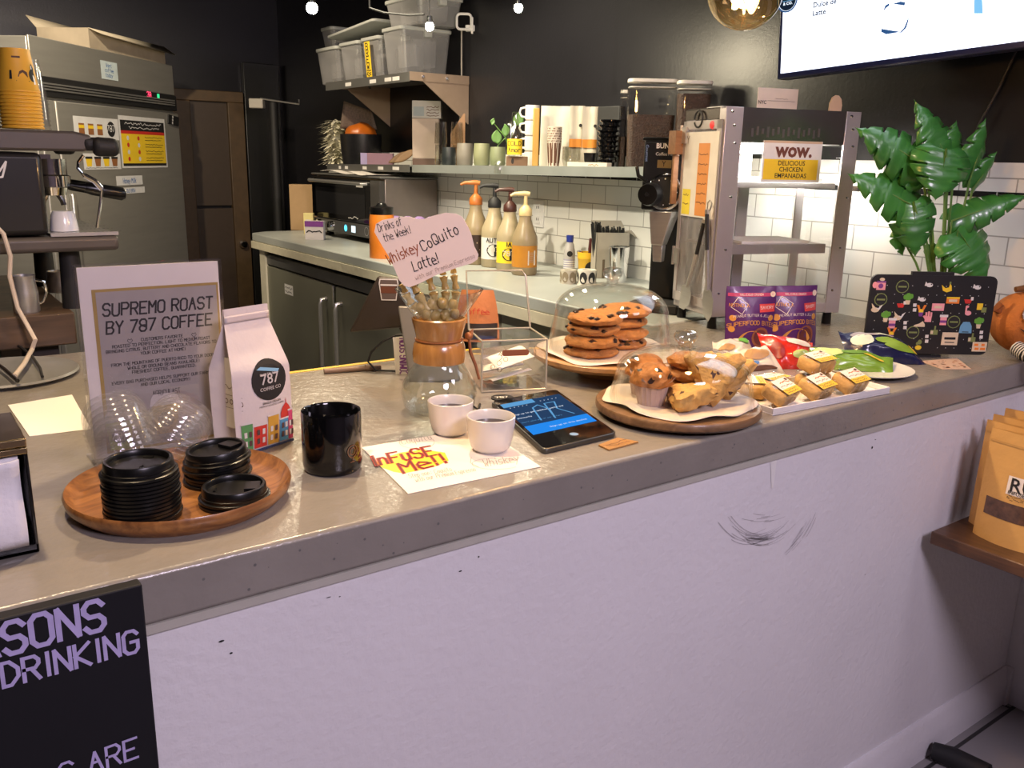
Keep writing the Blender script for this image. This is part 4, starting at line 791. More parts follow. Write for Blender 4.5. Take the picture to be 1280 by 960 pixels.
lt = bpy.data.lights.new('food_warmer_light', 'AREA'); lt.shape = 'RECTANGLE'; lt.size = .30; lt.size_y = .12; lt.energy = 12; lt.color = (1.0, .95, .86); lo = bpy.data.objects.new('food_warmer_light', lt); COL.objects.link(lo); lo.matrix_world = T(*FC) @ Rz(rzC) @ T(.21, .11, HC_ - .122)
# door on the short side with hinges and posters
b = MB(); b.box(-.004, -.001, .004, DC - .004, z0 + .02, HC_ - .032); dr_ = obj('door', b, glass('door_glass', (.8, .78, .8), .95, .14, .6, .08, .16), cc_)
b = MB()
for y0, y1, za, zb2 in ((.004, .03, z0 + .02, HC_ - .032), (DC - .02, DC - .004, z0 + .02, HC_ - .032), (.004, DC - .004, z0 + .02, z0 + .045), (.004, DC - .004, HC_ - .055, HC_ - .032)): b.box(-.006, -.004, y0, y1, za, zb2)
obj('door_frame', b, SS, dr_)
for z in (.16, .50): b = MB(); b.box(-.012, -.006, DC - .028, DC + .004, z, z + .045); b.tube([(-.010, DC, z - .004), (-.010, DC, z + .05)], .005, 8); obj('hinge', b, STEEL, dr_)
b = MB(); b.box(-.03, -.006, DC - .006, DC + .036, .47, .535); b.box(-.022, -.006, DC + .012, DC + .022, .33, .47); obj('wooden_block', b, wood('raw_wood_block', (.34, .17, .07), (.24, .11, .04)), dr_)
FD_ = frame((-.0066, 0, 0), (0, -1, 0), (0, 0, 1)); b = MB()
b.rect(-DC + .02, -.012, .30, .53, 0, FD_); b.rect(-.115, -.055, .305, .50, 1, FD_, .0004); b.rect(-DC + .024, -.145, .305, .375, 2, FD_, .0004)
for k in range(6): b.strokes(wavy(-.11, -.062, .47 - k * .026, .006, k), .0015, 3, FD_, .0008)
b.strokes(wavy(-DC + .03, -.155, .36, .008, 9) + wavy(-DC + .03, -.155, .335, .006, 12), .0016, 3, FD_, .0008); b.hand('Y', .02, 3, FD_, -DC + .04, .50, .0008, .1)
obj('posters', b, (mat('white_notice', (.78, .76, .72), .6), mat('orange_notice', (.72, .30, .08), .6), mat('yellow_notice', (.80, .66, .05), .6), BRN), dr_)
# sign on the glass
FRC = frame((0, -.0045, 0), (1, 0, 0), (0, 0, 1)); b = MB(); sx0, sx1 = .125, .300; zt_ = HC_ - .082
b.box(sx0 - .005, sx1 + .005, -.0042, -.0018, zt_ - .108, zt_); ws = obj('window_sign', b, mat('white_sign_card', (.80, .78, .74), .5), cc_)
b = MB(); b.rect(sx0 + .0, sx1 - .004, zt_ - .102, zt_ - .048, 0, FRC); b.rect(sx0 - .004, sx1 + .004, zt_ - .006, zt_, 3, FRC)
for k, (t, s) in enumerate((('DELICIOUS', .0175), ('CHICKEN', .0175), ('EMPANADAS', .0175))): b.type(t, s, 1, FRC, (sx0 + sx1) / 2 - .001, zt_ - .064 - k * .0165, .0004, .012)
b.type('wow.', .052, 2, FRC, (sx0 + sx1) / 2 + .004, zt_ - .041, .0004, .035)
obj('lettering', b, (YEL, INK, mat('wow_brown', (.16, .05, .03), .5), mat('sign_tape', (.62, .45, .30), .6)), ws)
# controls and card on the top
b = MB(); b.box(.0, .05, .02, .1, HC_ - .0, HC_ + .002); obj('top_plate', b, SS, hood)
b = MB(); b.lathe([(0, 0), (.012, 0), (.010, .006), (0, .007)], 18, M=frame((-.0018, .055, HC_ - .045), (0, -1, 0), (0, 0, 1))); obj('red_switch', b, mat('lit_red_switch', (.5, .02, .02), .3, emis=(.9, .05, .04), es=.5), hood)
b = MB(); b.tube([(-.006, .13 + .022 * math.cos(a), HC_ - .028 + .022 * math.sin(a)) for a in [i * .42 for i in range(15)]], .003, 6); obj('switch_ring', b, MATTE, hood)
PN = FC + Rz(rzC) @ V((.235, .12, HC_)); b = MB(); b.box(-.068, .064, 0, .0012, 0, .062); nc = solo('notice_card', b, mat('beige_card', (.62, .52, .42), .7), 'beige card with small print standing on top of the food warmer', 'card', PN, rzC + .02)
b = MB(); F_ = frame((0, -.0006, 0), (1, 0, 0), (0, 0, 1)); b.type('NYC', .013, 0, F_, -.052, .019, 0, .02); b.strokes(wavy(-.034, .055, .028, .002, 1) + wavy(-.01, .03, .034, .002, 2), .0008, 0, F_); obj('lettering', b, INK, nc)
PS = FC + Rz(rzC) @ V((WC - .042, .06, HC_)); b = MB(); b.prism([(-.02, 0), (.02, 0), (.021, .02), (.017, .036), (.008, .045), (-.002, .046), (-.012, .040), (-.019, .024)], 0, .006, 0, frame((0, 0, 0), (1, 0, 0), (0, 0, 1)))
solo('wooden_paddle', b, mat('pale_wood_paddle', (.62, .45, .30), .6), 'pale rounded wooden paddle sticking up over the food warmer corner', 'paddle', PS, rzC, bevel=.001)
# tongs hanging on the door
MC = T(*FC) @ Rz(rzC)
def dpt(px, py, off=-.016):    # point on the door side seen at a pixel
    O = MC @ V((off, 0, 0)); N = (Rz(rzC) @ V((1, 0, 0))).to_3d(); v = ray(px, py); return EYE + v * ((O - EYE).dot(N) / v.dot(N))
tg = thing('tongs', 'steel serving tongs with black grips hanging on the food warmer door', 'tongs', dpt(880, 262)); O_ = dpt(880, 262)
for (a, m_, c, tip) in (((881, 274), (870, 322), (859, 358), [(853, 356), (862, 356), (864, 368), (862, 380), (855, 387), (849, 384), (850, 372)]), ((884, 262), (884, 318), (884, 364), [(880, 362), (888, 362), (892, 376), (890, 394), (885, 402), (879, 392), (878, 376)])):
    pa, pm, pc = [dpt(*t) - O_ for t in (a, m_, c)]; b = MB(); b.tube([pa, pm, pc], [.0062, .0066, .005], 8)
    arm = obj('arm', b, STEEL, tg); b = MB(); b.tube([pa.lerp(pm, .1) + V((-.003, -.002, 0)), pm.lerp(pa, .1) + V((-.003, -.002, 0))], .0055, 8); obj('grip', b, MATTE, arm)
    b = MB(); q = [dpt(*t) - O_ for t in tip]; n_ = V((-.002, -.001, 0)); b.add(q + [p + n_ for p in q], [tuple(range(7)), tuple(range(13, 6, -1))] + [(i, (i + 1) % 7, 7 + (i + 1) % 7, 7 + i) for i in range(7)]); obj('gripping_end', b, STEEL, arm)
b = MB(); q = [dpt(*t) - O_ for t in ((884, 264), (885, 253), (888, 250), (890, 254), (887, 264))]; b.tube(q, .0018, 6); b.tube([dpt(881, 274) - O_, dpt(877, 284) - O_], .006, 8); obj('pull_ring', b, STEEL, tg)
# ================================================================== snacks by the case
PURB = mat('purple_pouch', (.085, .018, .13), .35, var=.08, vs=10, bump=.12, bs=50, coat=.2)
def pouch(A, B, h, label, seed, group, art):
    u = B - A; w = u.length; rz = math.atan2(u.y, u.x); p = thing('snack_pouch', label, 'snack bag', A, rz, group)
    def fr(u_, v_, s=-1): bul = .022 * math.sin(PI * u_) * max(0, 1 - v_) ** .7 + .012 * math.sin(PI * v_) * math.sin(PI * u_); return (u_ * w + .004 * math.sin(5 * v_ + seed) * (u_ - .5), .022 + s * (bul + .0012) + .012 * v_ + .003 * math.sin(6 * u_ + seed) * v_, v_ * h)
    b = MB(); b.grid(lambda a, c: fr(a, c), 18, 16); b.grid(lambda a, c: fr(1 - a, c, 1), 18, 16); obj('pouch', b, PURB, p)
    b = MB()
    def on(pts, mi, dz=0): b.add([(lambda t: (t[0], t[1] - .0009 - dz, t[2]))(fr(min(max(x, .01), .99), min(max(y, .0), .995))) for x, y in pts], [tuple(range(len(pts)))], mi)
    r_ = w / h
    def strip(x0, x1, y0, y1, mi, n=8, dz=0):
        for i in range(n): a0_ = x0 + (x1 - x0) * i / n; a1_ = x0 + (x1 - x0) * (i + 1) / n; on([(a0_, y0), (a1_, y0), (a1_, y1), (a0_, y1)], mi, dz)
    def circ(x, y, r, mi, dz=0, n=16): on([(x + r * math.cos(2 * PI * i / n), y + r * math.sin(2 * PI * i / n) * r_) for i in range(n)], mi, dz)
    def tx(t, x, y, s, mi, wd=.14, sl=0, arch=0, dz=.0012):
        tmp = MB(); tmp.hand(t, s, 0, None, 0, 0, 0, wd)
        b.add([(lambda t_: (t_[0], t_[1] - dz, t_[2]))(fr(min(max(x + q.x / w, .01), .99), min(.99, y + (q.y - arch * (q.x / (w * .4)) ** 2) / h))) for q in tmp.v], tmp.f, mi)
    strip(.03, .97, .845, .90, 1); circ(.93, .88, .055, 6, .0004); tx('DELICIOUS CRUNCH', .5, .86, .0045, 4)
    cx, cy = .25, .70
    for k in range(4): a0_, a1_ = PI / 2 * k + .2, PI / 2 * (k + 1) + .2; on([(cx + q * math.cos(a), cy + q * r_ * math.sin(a)) for q, a in ((.17, a0_), (.17, a1_), (.155, a1_), (.155, a0_))], 4, .0003)
    tx(art[0], cx, .685, .0075, 3); strip(.64, .98, .60, .73, 2, 4); tx(art[1], .81, .65, .007, 4)
    tx('PEANUT BUTTER & JELLY', .52, .54, .0055, 4, .13, 0, .006); tx('SUPERFOOD BITES', .52, .41, .0098, 3, .15, 0, .008)
    for x, y in ((.12, .5), (.1, .32), (.9, .5)): circ(x, y, .06, 3)
    circ(.5, .06, .31, 3, .0003, 22); circ(.68, .20, .2, 5, .0006); circ(.68, .20, .15, 7, .0009)
    obj('printed_artwork', b, (PURB, mat('magenta_strip', (.42, .03, .12), .5), mat('red_patch', (.65, .06, .06), .5), mat('bite_gold', (.62, .28, .05), .55), mat('pouch_white', (.72, .62, .60), .5), mat('bite_brown', (.28, .09, .04), .6), mat('cream_dot', (.75, .62, .5), .5), mat('jelly_brown', (.13, .03, .03), .4)), p)
a, m_, c = G(908, 437), G(967, 437), G(1024, 434); h_ = Zt(a, 912, 360) - ZC
pouch(m_ - (m_ - a).normalized() * .004 + FH * .006, c, h_ * 1.0, 'purple snack pouch with gold bites, standing nearer the plant', 1, 'purple snack pouches', ('NUTNOLA', 'SAVORY'))
pouch(a, m_ + (m_ - a) * .03, h_, 'purple snack pouch with gold bites, standing nearer the food warmer door', 4, 'purple snack pouches', ('NUTNOLA', 'SAVORY'))
# white tray of wrapped bars
A = G(966, 520); B = G(1112, 492); u = B - A; rz = math.atan2(u.y, u.x); wT = u.length; dT = .155
bt = thing('bar_tray', 'shallow white tray holding plastic-wrapped bars', 'tray', A, rz)
b = MB(); b.box(0, wT, 0, dT, 0, .003); b.box(0, wT, 0, .003, .003, .014); b.box(0, wT, dT - .003, dT, .003, .014); b.box(0, .003, .003, dT - .003, .003, .014); b.box(wT - .003, wT, .003, dT - .003, .003, .014); obj('tray', b, mat('white_tray', (.74, .70, .68), .5), bt, bevel=.001)
BARM = mat('oat_bar', (.48, .29, .10), .75, var=.35, vs=50, bump=.4, bs=70)
WRAP = glass('plastic_wrap', (.98, .97, .95), .9, .10, .5, .12)
MT = T(*A) @ Rz(rz)
def bar_(x, y, z, a, label, tx_=0.4, sx=.078, sy=.05, sz=.030):
    p = thing('wrapped_bar', label, 'snack bar', MT @ V((x, y, z)), rz + a, 'wrapped bars'); p.rotation_euler = (tx_, 0, rz + a); p.location.z += math.sin(abs(tx_)) * sy / 2
    b = MB(); b.blob((.5, .5, .5), 3, .05, 3, x * 40, shape=lambda q, t: V(((abs(q.x) * 2) ** .35 * math.copysign(sx / 2, q.x), (abs(q.y) * 2) ** .35 * math.copysign(sy / 2, q.y), sz / 2 + (abs(q.z) * 2) ** .4 * math.copysign(sz / 2, q.z)))); obj('bar', b, BARM, p)
    b = MB(); b.grid(lambda u_, v_: ((u_ - .5) * sx * 1.04, (v_ - .5) * sy * 1.02, sz * 1.02 + .0018 + .0014 * math.sin(u_ * 17 + v_ * 9)), 12, 8)
    b.grid(lambda u_, v_: ((u_ - .5) * sx * 1.05, -sy / 2 * 1.06 - .001 * math.sin(u_ * 21), .002 + v_ * sz), 12, 4); obj('clear_wrap', b, WRAP, p)
    b = MB(); FL = T(0, -.003, sz + .0034); b.rect(-.030, .030, -.021, .021, 0, FL); b.rect(-.030, .030, -.021, -.006, 1, FL, .0003); b.strokes(wavy(-.012, .026, .011, .008, 3), .002, 2, FL, .0004); b.strokes(wavy(-.024, .024, .0, .005, 5) + wavy(-.026, .02, -.011, .005, 6) + wavy(-.026, .02, -.016, .004, 7), .0009, 3, FL, .0006); b.rect(.018, .026, .012, .018, 3, FL, .0005)
    obj('label', b, (mat('bar_label_white', (.78, .70, .60), .5), mat('bar_label_yellow', (.74, .46, .03), .5), mat('bar_label_red', (.55, .16, .05), .5), BRN), p)
k = wT / .355
bar_(.060 * k, .045, .004, .30, 'wrapped bar at the dome end of the front row on the white tray', .45); bar_(.160 * k, .040, .004, .22, 'middle wrapped bar of the front row on the white tray', .42); bar_(.262 * k, .038, .004, .15, 'wrapped bar at the wall end of the front row on the white tray', .42)
bar_(.235 * k, .100, .004, .2, 'wrapped bar lying under the topmost bar on the white tray', 0); bar_(.225 * k, .092, .037, .12, 'topmost wrapped bar lying on the others on the white tray', .25); bar_(.062 * k, .112, .004, .9, 'wrapped bar at the back corner of the white tray nearest the dome', 0); bar_(.125 * k, .115, .004, .1, 'wrapped bar half hidden behind the front row on the white tray', 0)
# bags of chips
def bag(name, label, base, pix, hgt, mats, art, seed, group=None):
    P_ = G(*base); P_.z = ZC + .016; pts = [onv(px, py, P_, d) for px, py, d in pix]; q = [p - P_ for p in pts]; t = thing(name, label, 'snack bag', P_, 0, group)
    nrm = (q[1] - q[0]).cross(q[3] - q[0]).normalized()
    if nrm.z < 0: nrm = -nrm
    def top_(u_, v_, s=1):
        p = q[0].lerp(q[1], u_).lerp(q[3].lerp(q[2], u_), v_); e = min(1, 1.15 * (math.sin(PI * u_) ** .7 if 0 < u_ < 1 else 0) * (math.sin(PI * v_) ** .6 if 0 < v_ < 1 else 0))
        p = p + nrm * (s * (hgt * .5) * (e if s > 0 else e * .45) + .010 * e * noise.noise(V((u_ * 4 + seed, v_ * 4, seed))) + .003 * math.sin(u_ * 22 + seed) * (1 - e)); return p
    b = MB(); b.grid(lambda a, c_: top_(a, c_), 26, 18); b.grid(lambda a, c_: top_(a, 1 - c_, -1), 26, 18); obj('bag_film', b, mats[0], t)
    if art:
        b = MB()
        for mi, poly in art: 
            n_ = len(poly); cx_ = sum(x for x, y in poly) / n_; cy_ = sum(y for x, y in poly) / n_
            ring_ = [top_(x, y) + nrm * .0025 for x, y in poly]; mid = [top_((x + cx_) / 2, (y + cy_) / 2) + nrm * .0025 for x, y in poly]; b.add(ring_ + mid + [top_(cx_, cy_) + nrm * .0025], [(i, (i + 1) % n_, n_ + (i + 1) % n_, n_ + i) for i in range(n_)] + [(n_ + i, n_ + (i + 1) % n_, 2 * n_) for i in range(n_)], mi, True)
        obj('printed_artwork', b, mats[1:], t)
    return t
def ell(cx, cy, rx, ry, a=0, n=14): return [(cx + rx * math.cos(t) * math.cos(a) - ry * math.sin(t) * math.sin(a), cy + rx * math.cos(t) * math.sin(a) + ry * math.sin(t) * math.cos(a)) for t in [2 * PI * i / n for i in range(n)]]
FILM = lambda n_, c: mat(n_, c, .25, var=.06, vs=12, bump=.15, bs=45, coat=.3)
WB = FILM('white_bag_film', (.62, .55, .46)); tan_ = mat('tan_bag_print', (.42, .24, .09), .5)
bag('chip_bag', 'white chip bag lying behind the low dome, furthest under the pouches', (915, 448), [(892, 452, -.02), (948, 450, 0), (936, 424, .06), (890, 428, .05)], .04, (WB, GRN, tan_, BRN), [(0, ell(.75, .7, .13, .16)), (1, ell(.3, .4, .2, .12))], 2, 'white chip bags')
bag('chip_bag', 'crumpled white chip bag between the low dome and the red bag', (948, 466), [(925, 476, -.04), (982, 468, -.02), (958, 432, .03), (912, 440, .02)], .05, (WB, BRN, BLU, tan_), [(2, ell(.5, .6, .3, .2)), (1, ell(.3, .3, .15, .08)), (0, ell(.5, .15, .35, .06))], 6, 'white chip bags')
bag('chip_bag', 'shiny red chip bag leaning in front of the purple pouches', (985, 458), [(962, 466, -.03), (1018, 462, -.02), (1016, 428, .05), (946, 416, .04)], .06, (FILM('red_bag_film', (.50, .022, .012)), mat('white_bag_print', (.68, .60, .52), .4), mat('light_green_print', (.42, .52, .16), .4), mat('dark_red_print', (.25, .01, .01), .4)), [(0, ell(.66, .72, .26, .14, .1)), (1, ell(.72, .32, .26, .12, .1)), (2, ell(.22, .45, .12, .22))], 9)
b = MB(); b.lathe([(0, .002), (.06, 0), (.075, .004), (.10, .010), (.101, .012), (.07, .005), (0, .004)], 48); solo('side_plate', b, CER, 'white plate under the green and navy chip bags', 'plate', G(1082, 465))
bag('chip_bag', 'navy plantain chip bag with green bananas lying behind the green bag', (1105, 455), [(1060, 452, -.01), (1160, 457, .0), (1128, 424, .07), (1047, 414, .06)], .06, (FILM('navy_bag_film', (.012, .014, .06)), mat('banana_green', (.22, .36, .03), .4), mat('banana_yellow', (.72, .50, .03), .4), mat('rust_print', (.45, .12, .05), .4), mat('grey_print', (.28, .26, .30), .5), mat('pale_print', (.62, .68, .55), .4)), [(3, ell(.32, .78, .2, .12)), (4, ell(.22, .55, .14, .2)), (0, ell(.62, .52, .24, .12, -.1)), (4, ell(.58, .80, .16, .07)), (0, ell(.70, .34, .24, .12, -.1)), (1, ell(.90, .42, .05, .16))], 15)
bag('chip_bag', 'light green plantain chip bag lying across the front of the white plate', (1055, 462), [(1010, 460, -.03), (1116, 468, -.04), (1116, 448, .02), (1012, 434, .03)], .045, (FILM('green_bag_film', (.16, .30, .03)), mat('pale_green_print', (.50, .62, .22), .4), mat('plantain_yellow', (.72, .52, .04), .4), mat('plantain_green', (.12, .25, .02), .4)), [(0, ell(.2, .62, .18, .30)), (2, ell(.58, .66, .24, .12, -.15)), (1, ell(.74, .52, .14, .10, -.15))], 12)
# ---- pin board
A = G(1092, 447); B = G(1232, 449); u = ((B - A) * .5 + RH * .12).normalized(); P = G(1154, 447); rz = math.atan2(u.y, u.x); w = Wd(P, 155); h0, h1 = .004, Zt(P, 1163, 344) - ZC
pb = thing('pin_board', 'black perforated display board covered with small enamel pins, in front of the plant', 'display board', P, rz)
b = MB(); b.prism(rr(-w / 2, w / 2, h0 + .006, h1, .016), -.004, .004, 0, frame((0, 0, 0), (1, 0, 0), (0, 0, 1))); b.box(-.055, .045, -.003, .007, h1 - .004, h1 + .008); obj('panel', b, mat('board_black', (.010, .009, .009), .5), pb)
b = MB(); b.box(-.045, .045, .0045, .07, 0, .006); b.box(-.02, .02, .004, .012, .006, .08); obj('stand', b, MATTE, pb)
def bp_(px, py):
    N_ = V((-u.y, u.x, 0)); v = ray(px, py); p = EYE + v * ((P - EYE).dot(N_) / v.dot(N_)); d = p - P; return (d.dot(u), d.z)
FB = frame((0, -.0043, 0), (1, 0, 0), (0, 0, 1)); dots = MB()
for i in range(14):
    for j in range(8):
        if (i * 7 + j * 5) % 4 != 1 and not (4 < i < 6 and j > 2): dots.disc(-w * .44 + i * w * .067, h0 + .022 + j * (h1 - .03) / 8, .0011, 0, FB, 0, 6)
obj('holes', dots, mat('hole_white', (.6, .6, .58), .6), pb)
pinm = [WHITE, PNK, YEL, GRN, RED, ORG, mat('denim_blue', (.14, .35, .55), .5), PUR, mat('pin_cream', (.72, .60, .42), .5), mat('pin_olive', (.20, .25, .08), .5), INK]
def E_l(x, y, rx, ry=None, n=12): ry = ry or rx; return [(x + rx * math.cos(2 * PI * i / n), y + ry * math.sin(2 * PI * i / n)) for i in range(n)]
def Q(x0, x1, y0, y1): return [(x0, y0), (x1, y0), (x1, y1), (x0, y1)]
SH = dict(
 mug=[(1, Q(-6, 5, -6, 5)), (7, Q(-6, 5, 3, 5)), (1, E_l(-8, 0, 3, 4)), (8, E_l(0, 7, 3, 2)), (7, E_l(-1, -1, 3))],
 badge=[(9, E_l(0, 0, 8)), (10, E_l(0, 0, 7)), (9, Q(-5, 5, -1, 1))], bird=[(0, E_l(0, 0, 4, 2.6)), (0, [(-6, -1), (0, -1), (-5, 4)]), (10, E_l(2, 1, .8))],
 banana=[(2, [(-7, 3), (-5, -4), (0, -6), (6, -4), (5, 2), (3, 5), (2, 0), (-2, -1)]), (9, Q(2, 4, 4, 7))], tape=[(5, Q(-8, 8, -4, 4)), (2, Q(-8, 8, 2, 4)), (8, Q(-5, 5, -2, 1))],
 bowl=[(4, [(-5, 2), (5, 2), (3, -3), (-3, -3)]), (0, Q(3, 6, 1, 5))], cactus=[(3, E_l(0, 3, 4, 5)), (3, E_l(-4, 3, 2, 3)), (3, E_l(4, 4, 2, 3)), (8, [(-3, -1), (3, -1), (2, -6), (-2, -6)])],
 cream=[(1, Q(-7, 8, -5, 4)), (8, Q(-4, 5, -2, 1))], bee=[(8, E_l(-2, -1, 5, 3)), (0, [(-1, 1), (7, 6), (3, -1)]), (8, [(-7, 7), (-2, 2), (-5, -1)]), (10, E_l(1, 3, 1.6))],
 cone=[(5, [(-6, 8), (-3, 8), (0, 0), (-2, -1)]), (5, [(6, 8), (3, 8), (0, 0), (2, -1)]), (2, E_l(0, 0, 3, 3)), (7, [(-3, -1), (3, -1), (2, -6), (-2, -6)])],
 hand=[(1, Q(-4, 4, -4, 3)), (1, Q(-4, -2, 2, 8)), (1, Q(-1, 1, 2, 9)), (1, Q(2, 4, 2, 8)), (1, [(-4, -1), (-7, 3), (-5, 4), (-3, 1)])], shoe=[(8, [(-7, -3), (7, -3), (7, 0), (4, 4), (0, 1), (-6, -1)])],
 thumb=[(9, Q(-5, 4, -4, 2)), (9, Q(-1, 1, 1, 7)), (8, Q(-5, -2, -3, 1))], jacket=[(6, [(-8, -7), (8, -7), (7, 2), (4, 7), (-4, 7), (-7, 2)]), (10, Q(-4, 4, -6, -5))],
 cup=[(1, Q(-4, 4, -6, 4)), (7, Q(-4, 4, -3, 0)), (0, Q(-5, 5, 4, 7))], card=[(8, Q(-10, 10, -8, 8)), (10, Q(-7, 7, -1, 2)), (10, Q(-6, 6, -5, -4))], plant=[(2, E_l(0, -3, 4, 3)), (9, E_l(1, 4, 2.5, 3)), (9, E_l(-2, 2, 1.5, 2))],
 sq=[(2, Q(-5, 2, -3, 5)), (9, Q(1, 7, -6, 0))], flam=[(1, E_l(1, -1, 4, 3)), (1, Q(-3, -1, 0, 7)), (1, E_l(-1, 7, 2, 1.5))], dice=[(0, Q(-2, 2, 1, 5)), (0, Q(-1.5, 2.5, -5, -1))], block=[(8, Q(-9, 9, -6, 6)), (5, Q(-7, -2, 1, 4)), (5, Q(2, 6, 1, 4)), (5, Q(-6, -1, -4, -1)), (5, Q(1, 7, -4, -1))])
for nm, px, py in (('mug', 1101, 356), ('badge', 1127, 358), ('bird', 1161, 356), ('banana', 1183, 359), ('bird', 1221, 359), ('badge', 1100, 374), ('cactus', 1134, 374), ('bird', 1152, 374), ('tape', 1190, 375), ('bowl', 1209, 376), ('sq', 1225, 384), ('bowl', 1125, 381), ('dice', 1142, 384), ('cone', 1150, 389), ('cream', 1171, 383), ('flam', 1208, 390), ('bee', 1095, 386), ('bee', 1123, 396), ('cactus', 1106, 396), ('hand', 1159, 398), ('cup', 1178, 400), ('badge', 1191, 402), ('shoe', 1148, 405), ('jacket', 1206, 409), ('cactus', 1222, 404), ('dice', 1130, 406), ('cup', 1114, 404), ('thumb', 1167, 414), ('badge', 1140, 415), ('cone', 1113, 417), ('card', 1186, 423), ('thumb', 1214, 423), ('dice', 1225, 418), ('dice', 1157, 423), ('plant', 1147, 431), ('block', 1223, 433)):
    x, y = bp_(px, py); b = MB(); s = Wd(P, 1.0)
    for i, (mi, pl) in enumerate(SH[nm]): b.prism([(x + a * s, y + c * s) for a, c in pl], -.0006, .0006 + i * .0003, mi, FB)
    obj('enamel_pin', b, pinm, pb)
pt = [G(1150, 452), G(1178, 462), G(1214, 462), G(1196, 448)]; c = G(1182, 457); b = MB(); b.prism([((p - c).x, (p - c).y) for p in pt], .0004, .0014); ps = solo('patterned_card', b, mat('card_peach', (.58, .40, .30), .6), 'peach patterned card lying on the bar below the pin board', 'card', c)
b = MB(); r_ = random.Random(5)
for i in range(26): a_, c_ = r_.uniform(.1, .9), r_.uniform(.1, .9); p = pt[0].lerp(pt[3], a_).lerp(pt[1].lerp(pt[2], a_), c_) - c; b.disc(p.x, p.y, r_.uniform(.002, .005), i % 2, T(0, 0, .0017), 0, 7)
obj('printed_spots', b, (BRN, mat('spot_rust', (.35, .12, .05), .6)), ps)
# ---- potted plant
LEAFM = mat('monstera_green', (.045, .20, .035), .32, var=.4, vs=9, bump=.06, bs=20, coat=.3); STEMM = mat('stem_green', (.12, .24, .05), .45)
P = G(1166, 434); P = V((P.x, P.y, ZC)); PP = P
pl = thing('potted_monstera', 'bushy green monstera plant rising behind the black pin board', 'plant', P)
b = MB(); b.lathe([(0, 0), (.04, 0), (.05, .09), (.053, .095), (.047, .095), (.044, .08), (0, .08)], 32); obj('pot', b, mat('dark_pot', (.03, .03, .03), .5), pl)
def leaf(a, t, wpx, fold, d0, d1, notch, side, seed):
    A_, B_ = onv(*a, PP, d0 * .5) - PP, onv(*t, PP, d1 * .5) - PP; L_ = (B_ - A_).length; ax = (B_ - A_).normalized(); nr = (-FH + V((0, 0, .55)) + RH * side).normalized(); nr = (nr - ax * nr.dot(ax)).normalized(); sd = ax.cross(nr); wd = Wd(PP, wpx) * .5
    b = MB(); n = 90; vs = []
    for i in range(n + 1):
        t_ = i / n; base = (math.sin(PI * min(1, t_ * .97 + .03) ** .62)) ** .75; k = (t_ * notch) % 1; cut = 1 - (.62 if .14 < t_ < .92 else 0) * max(0, 1 - abs(k - .5) / .10) ** .6
        for s, q in ((-1, 1), (-1, .5), (0, 0), (1, .5), (1, 1)):
            x = wd * base * q * (cut if q == 1 else 1); p = A_ + ax * (L_ * (t_ - (.10 * q * q if t_ < .3 else .06 * q))) + sd * s * x - nr * (fold * x * q + L_ * .28 * (t_ - .45) ** 2) + nr * .0025 * math.sin(notch * 2 * PI * t_) * q; vs.append(p)
    b.add(vs, [(i * 5 + j, i * 5 + j + 1, i * 5 + j + 6, i * 5 + j + 5) for i in range(n) for j in range(4)], 0, True)
    o = obj('leaf', b, LEAFM, pl, thick=.0012)
    s0 = V(((a[0] - 1166) * .0004, 0, .09)); md = s0.lerp(A_, .55) + V((0, 0, .015)); b = MB(); b.tube([s0, md, A_, A_ + ax * L_ * .5 - nr * .001], [.0035, .003, .0026, .0012], 6); obj('stem', b, STEMM, o)
for L_ in (((1158, 208), (1074, 156), 62, .35, .02, -.02, 5, -.3, 1), ((1192, 218), (1150, 122), 66, .25, .05, .03, 6, .2, 2), ((1212, 226), (1238, 148), 50, .4, .06, .05, 4, .6, 3), ((1183, 186), (1172, 250), 74, .25, -.04, -.09, 4, .1, 4), ((1150, 262), (1064, 214), 58, .3, .0, -.04, 5, -.3, 5), ((1155, 228), (1084, 176), 44, .45, .04, .01, 4, -.5, 6), ((1142, 252), (1146, 322), 56, .35, -.02, -.05, 4, -.2, 7), ((1190, 276), (1290, 240), 40, .35, .02, .0, 5, .1, 8), ((1198, 288), (1240, 350), 82, .2, -.02, -.07, 5, .2, 9), ((1124, 290), (1130, 320), 24, .3, .03, .03, 2, 0, 10), ((1164, 306), (1165, 332), 16, .3, .03, .02, 2, 0, 11), ((1216, 236), (1250, 190), 34, .5, .08, .08, 3, .9, 12), ((1152, 210), (1090, 240), 40, .4, .05, .03, 3, -.4, 13), ((1185, 216), (1200, 150), 50, .3, .09, .10, 4, .4, 14)): leaf(*L_)
# ---- pumpkin plush
P = G(1292, 449); P = V((P.x, P.y + .025, ZC)); pm = thing('pumpkin_plush', 'orange plush pumpkin with black smile and striped leg sitting at the bar end', 'plush toy', P, RC)
PO = mat('orange_plush', (.50, .16, .03), .9, var=.12, vs=40, bump=.3, bs=200); r = Wd(P, 47)
b = MB(); b.blob((r, r * .8, r * .80), 4, .015, 2, 1, M=T(0, 0, r * .95), shape=lambda q, p: q * (1 + .035 * math.cos(8 * math.atan2(p.y, p.x)))); obj('body', b, PO, pm)
def onp(x, z, e=.0012): q = max(.05, 1 - (x / r) ** 2 - ((z - r * .95) / (r * .8)) ** 2); return V((x, -r * .8 * math.sqrt(q) * 1.02 - e - .002, z))
b = MB(); ou = [(x, -.30 + .30 * (x / .62) ** 2) for x in [-.62 + i * .124 for i in range(11)]]; inn = [(x * .95, -.30 + .10 + .19 * (x / .62) ** 2) for x, y in ou]
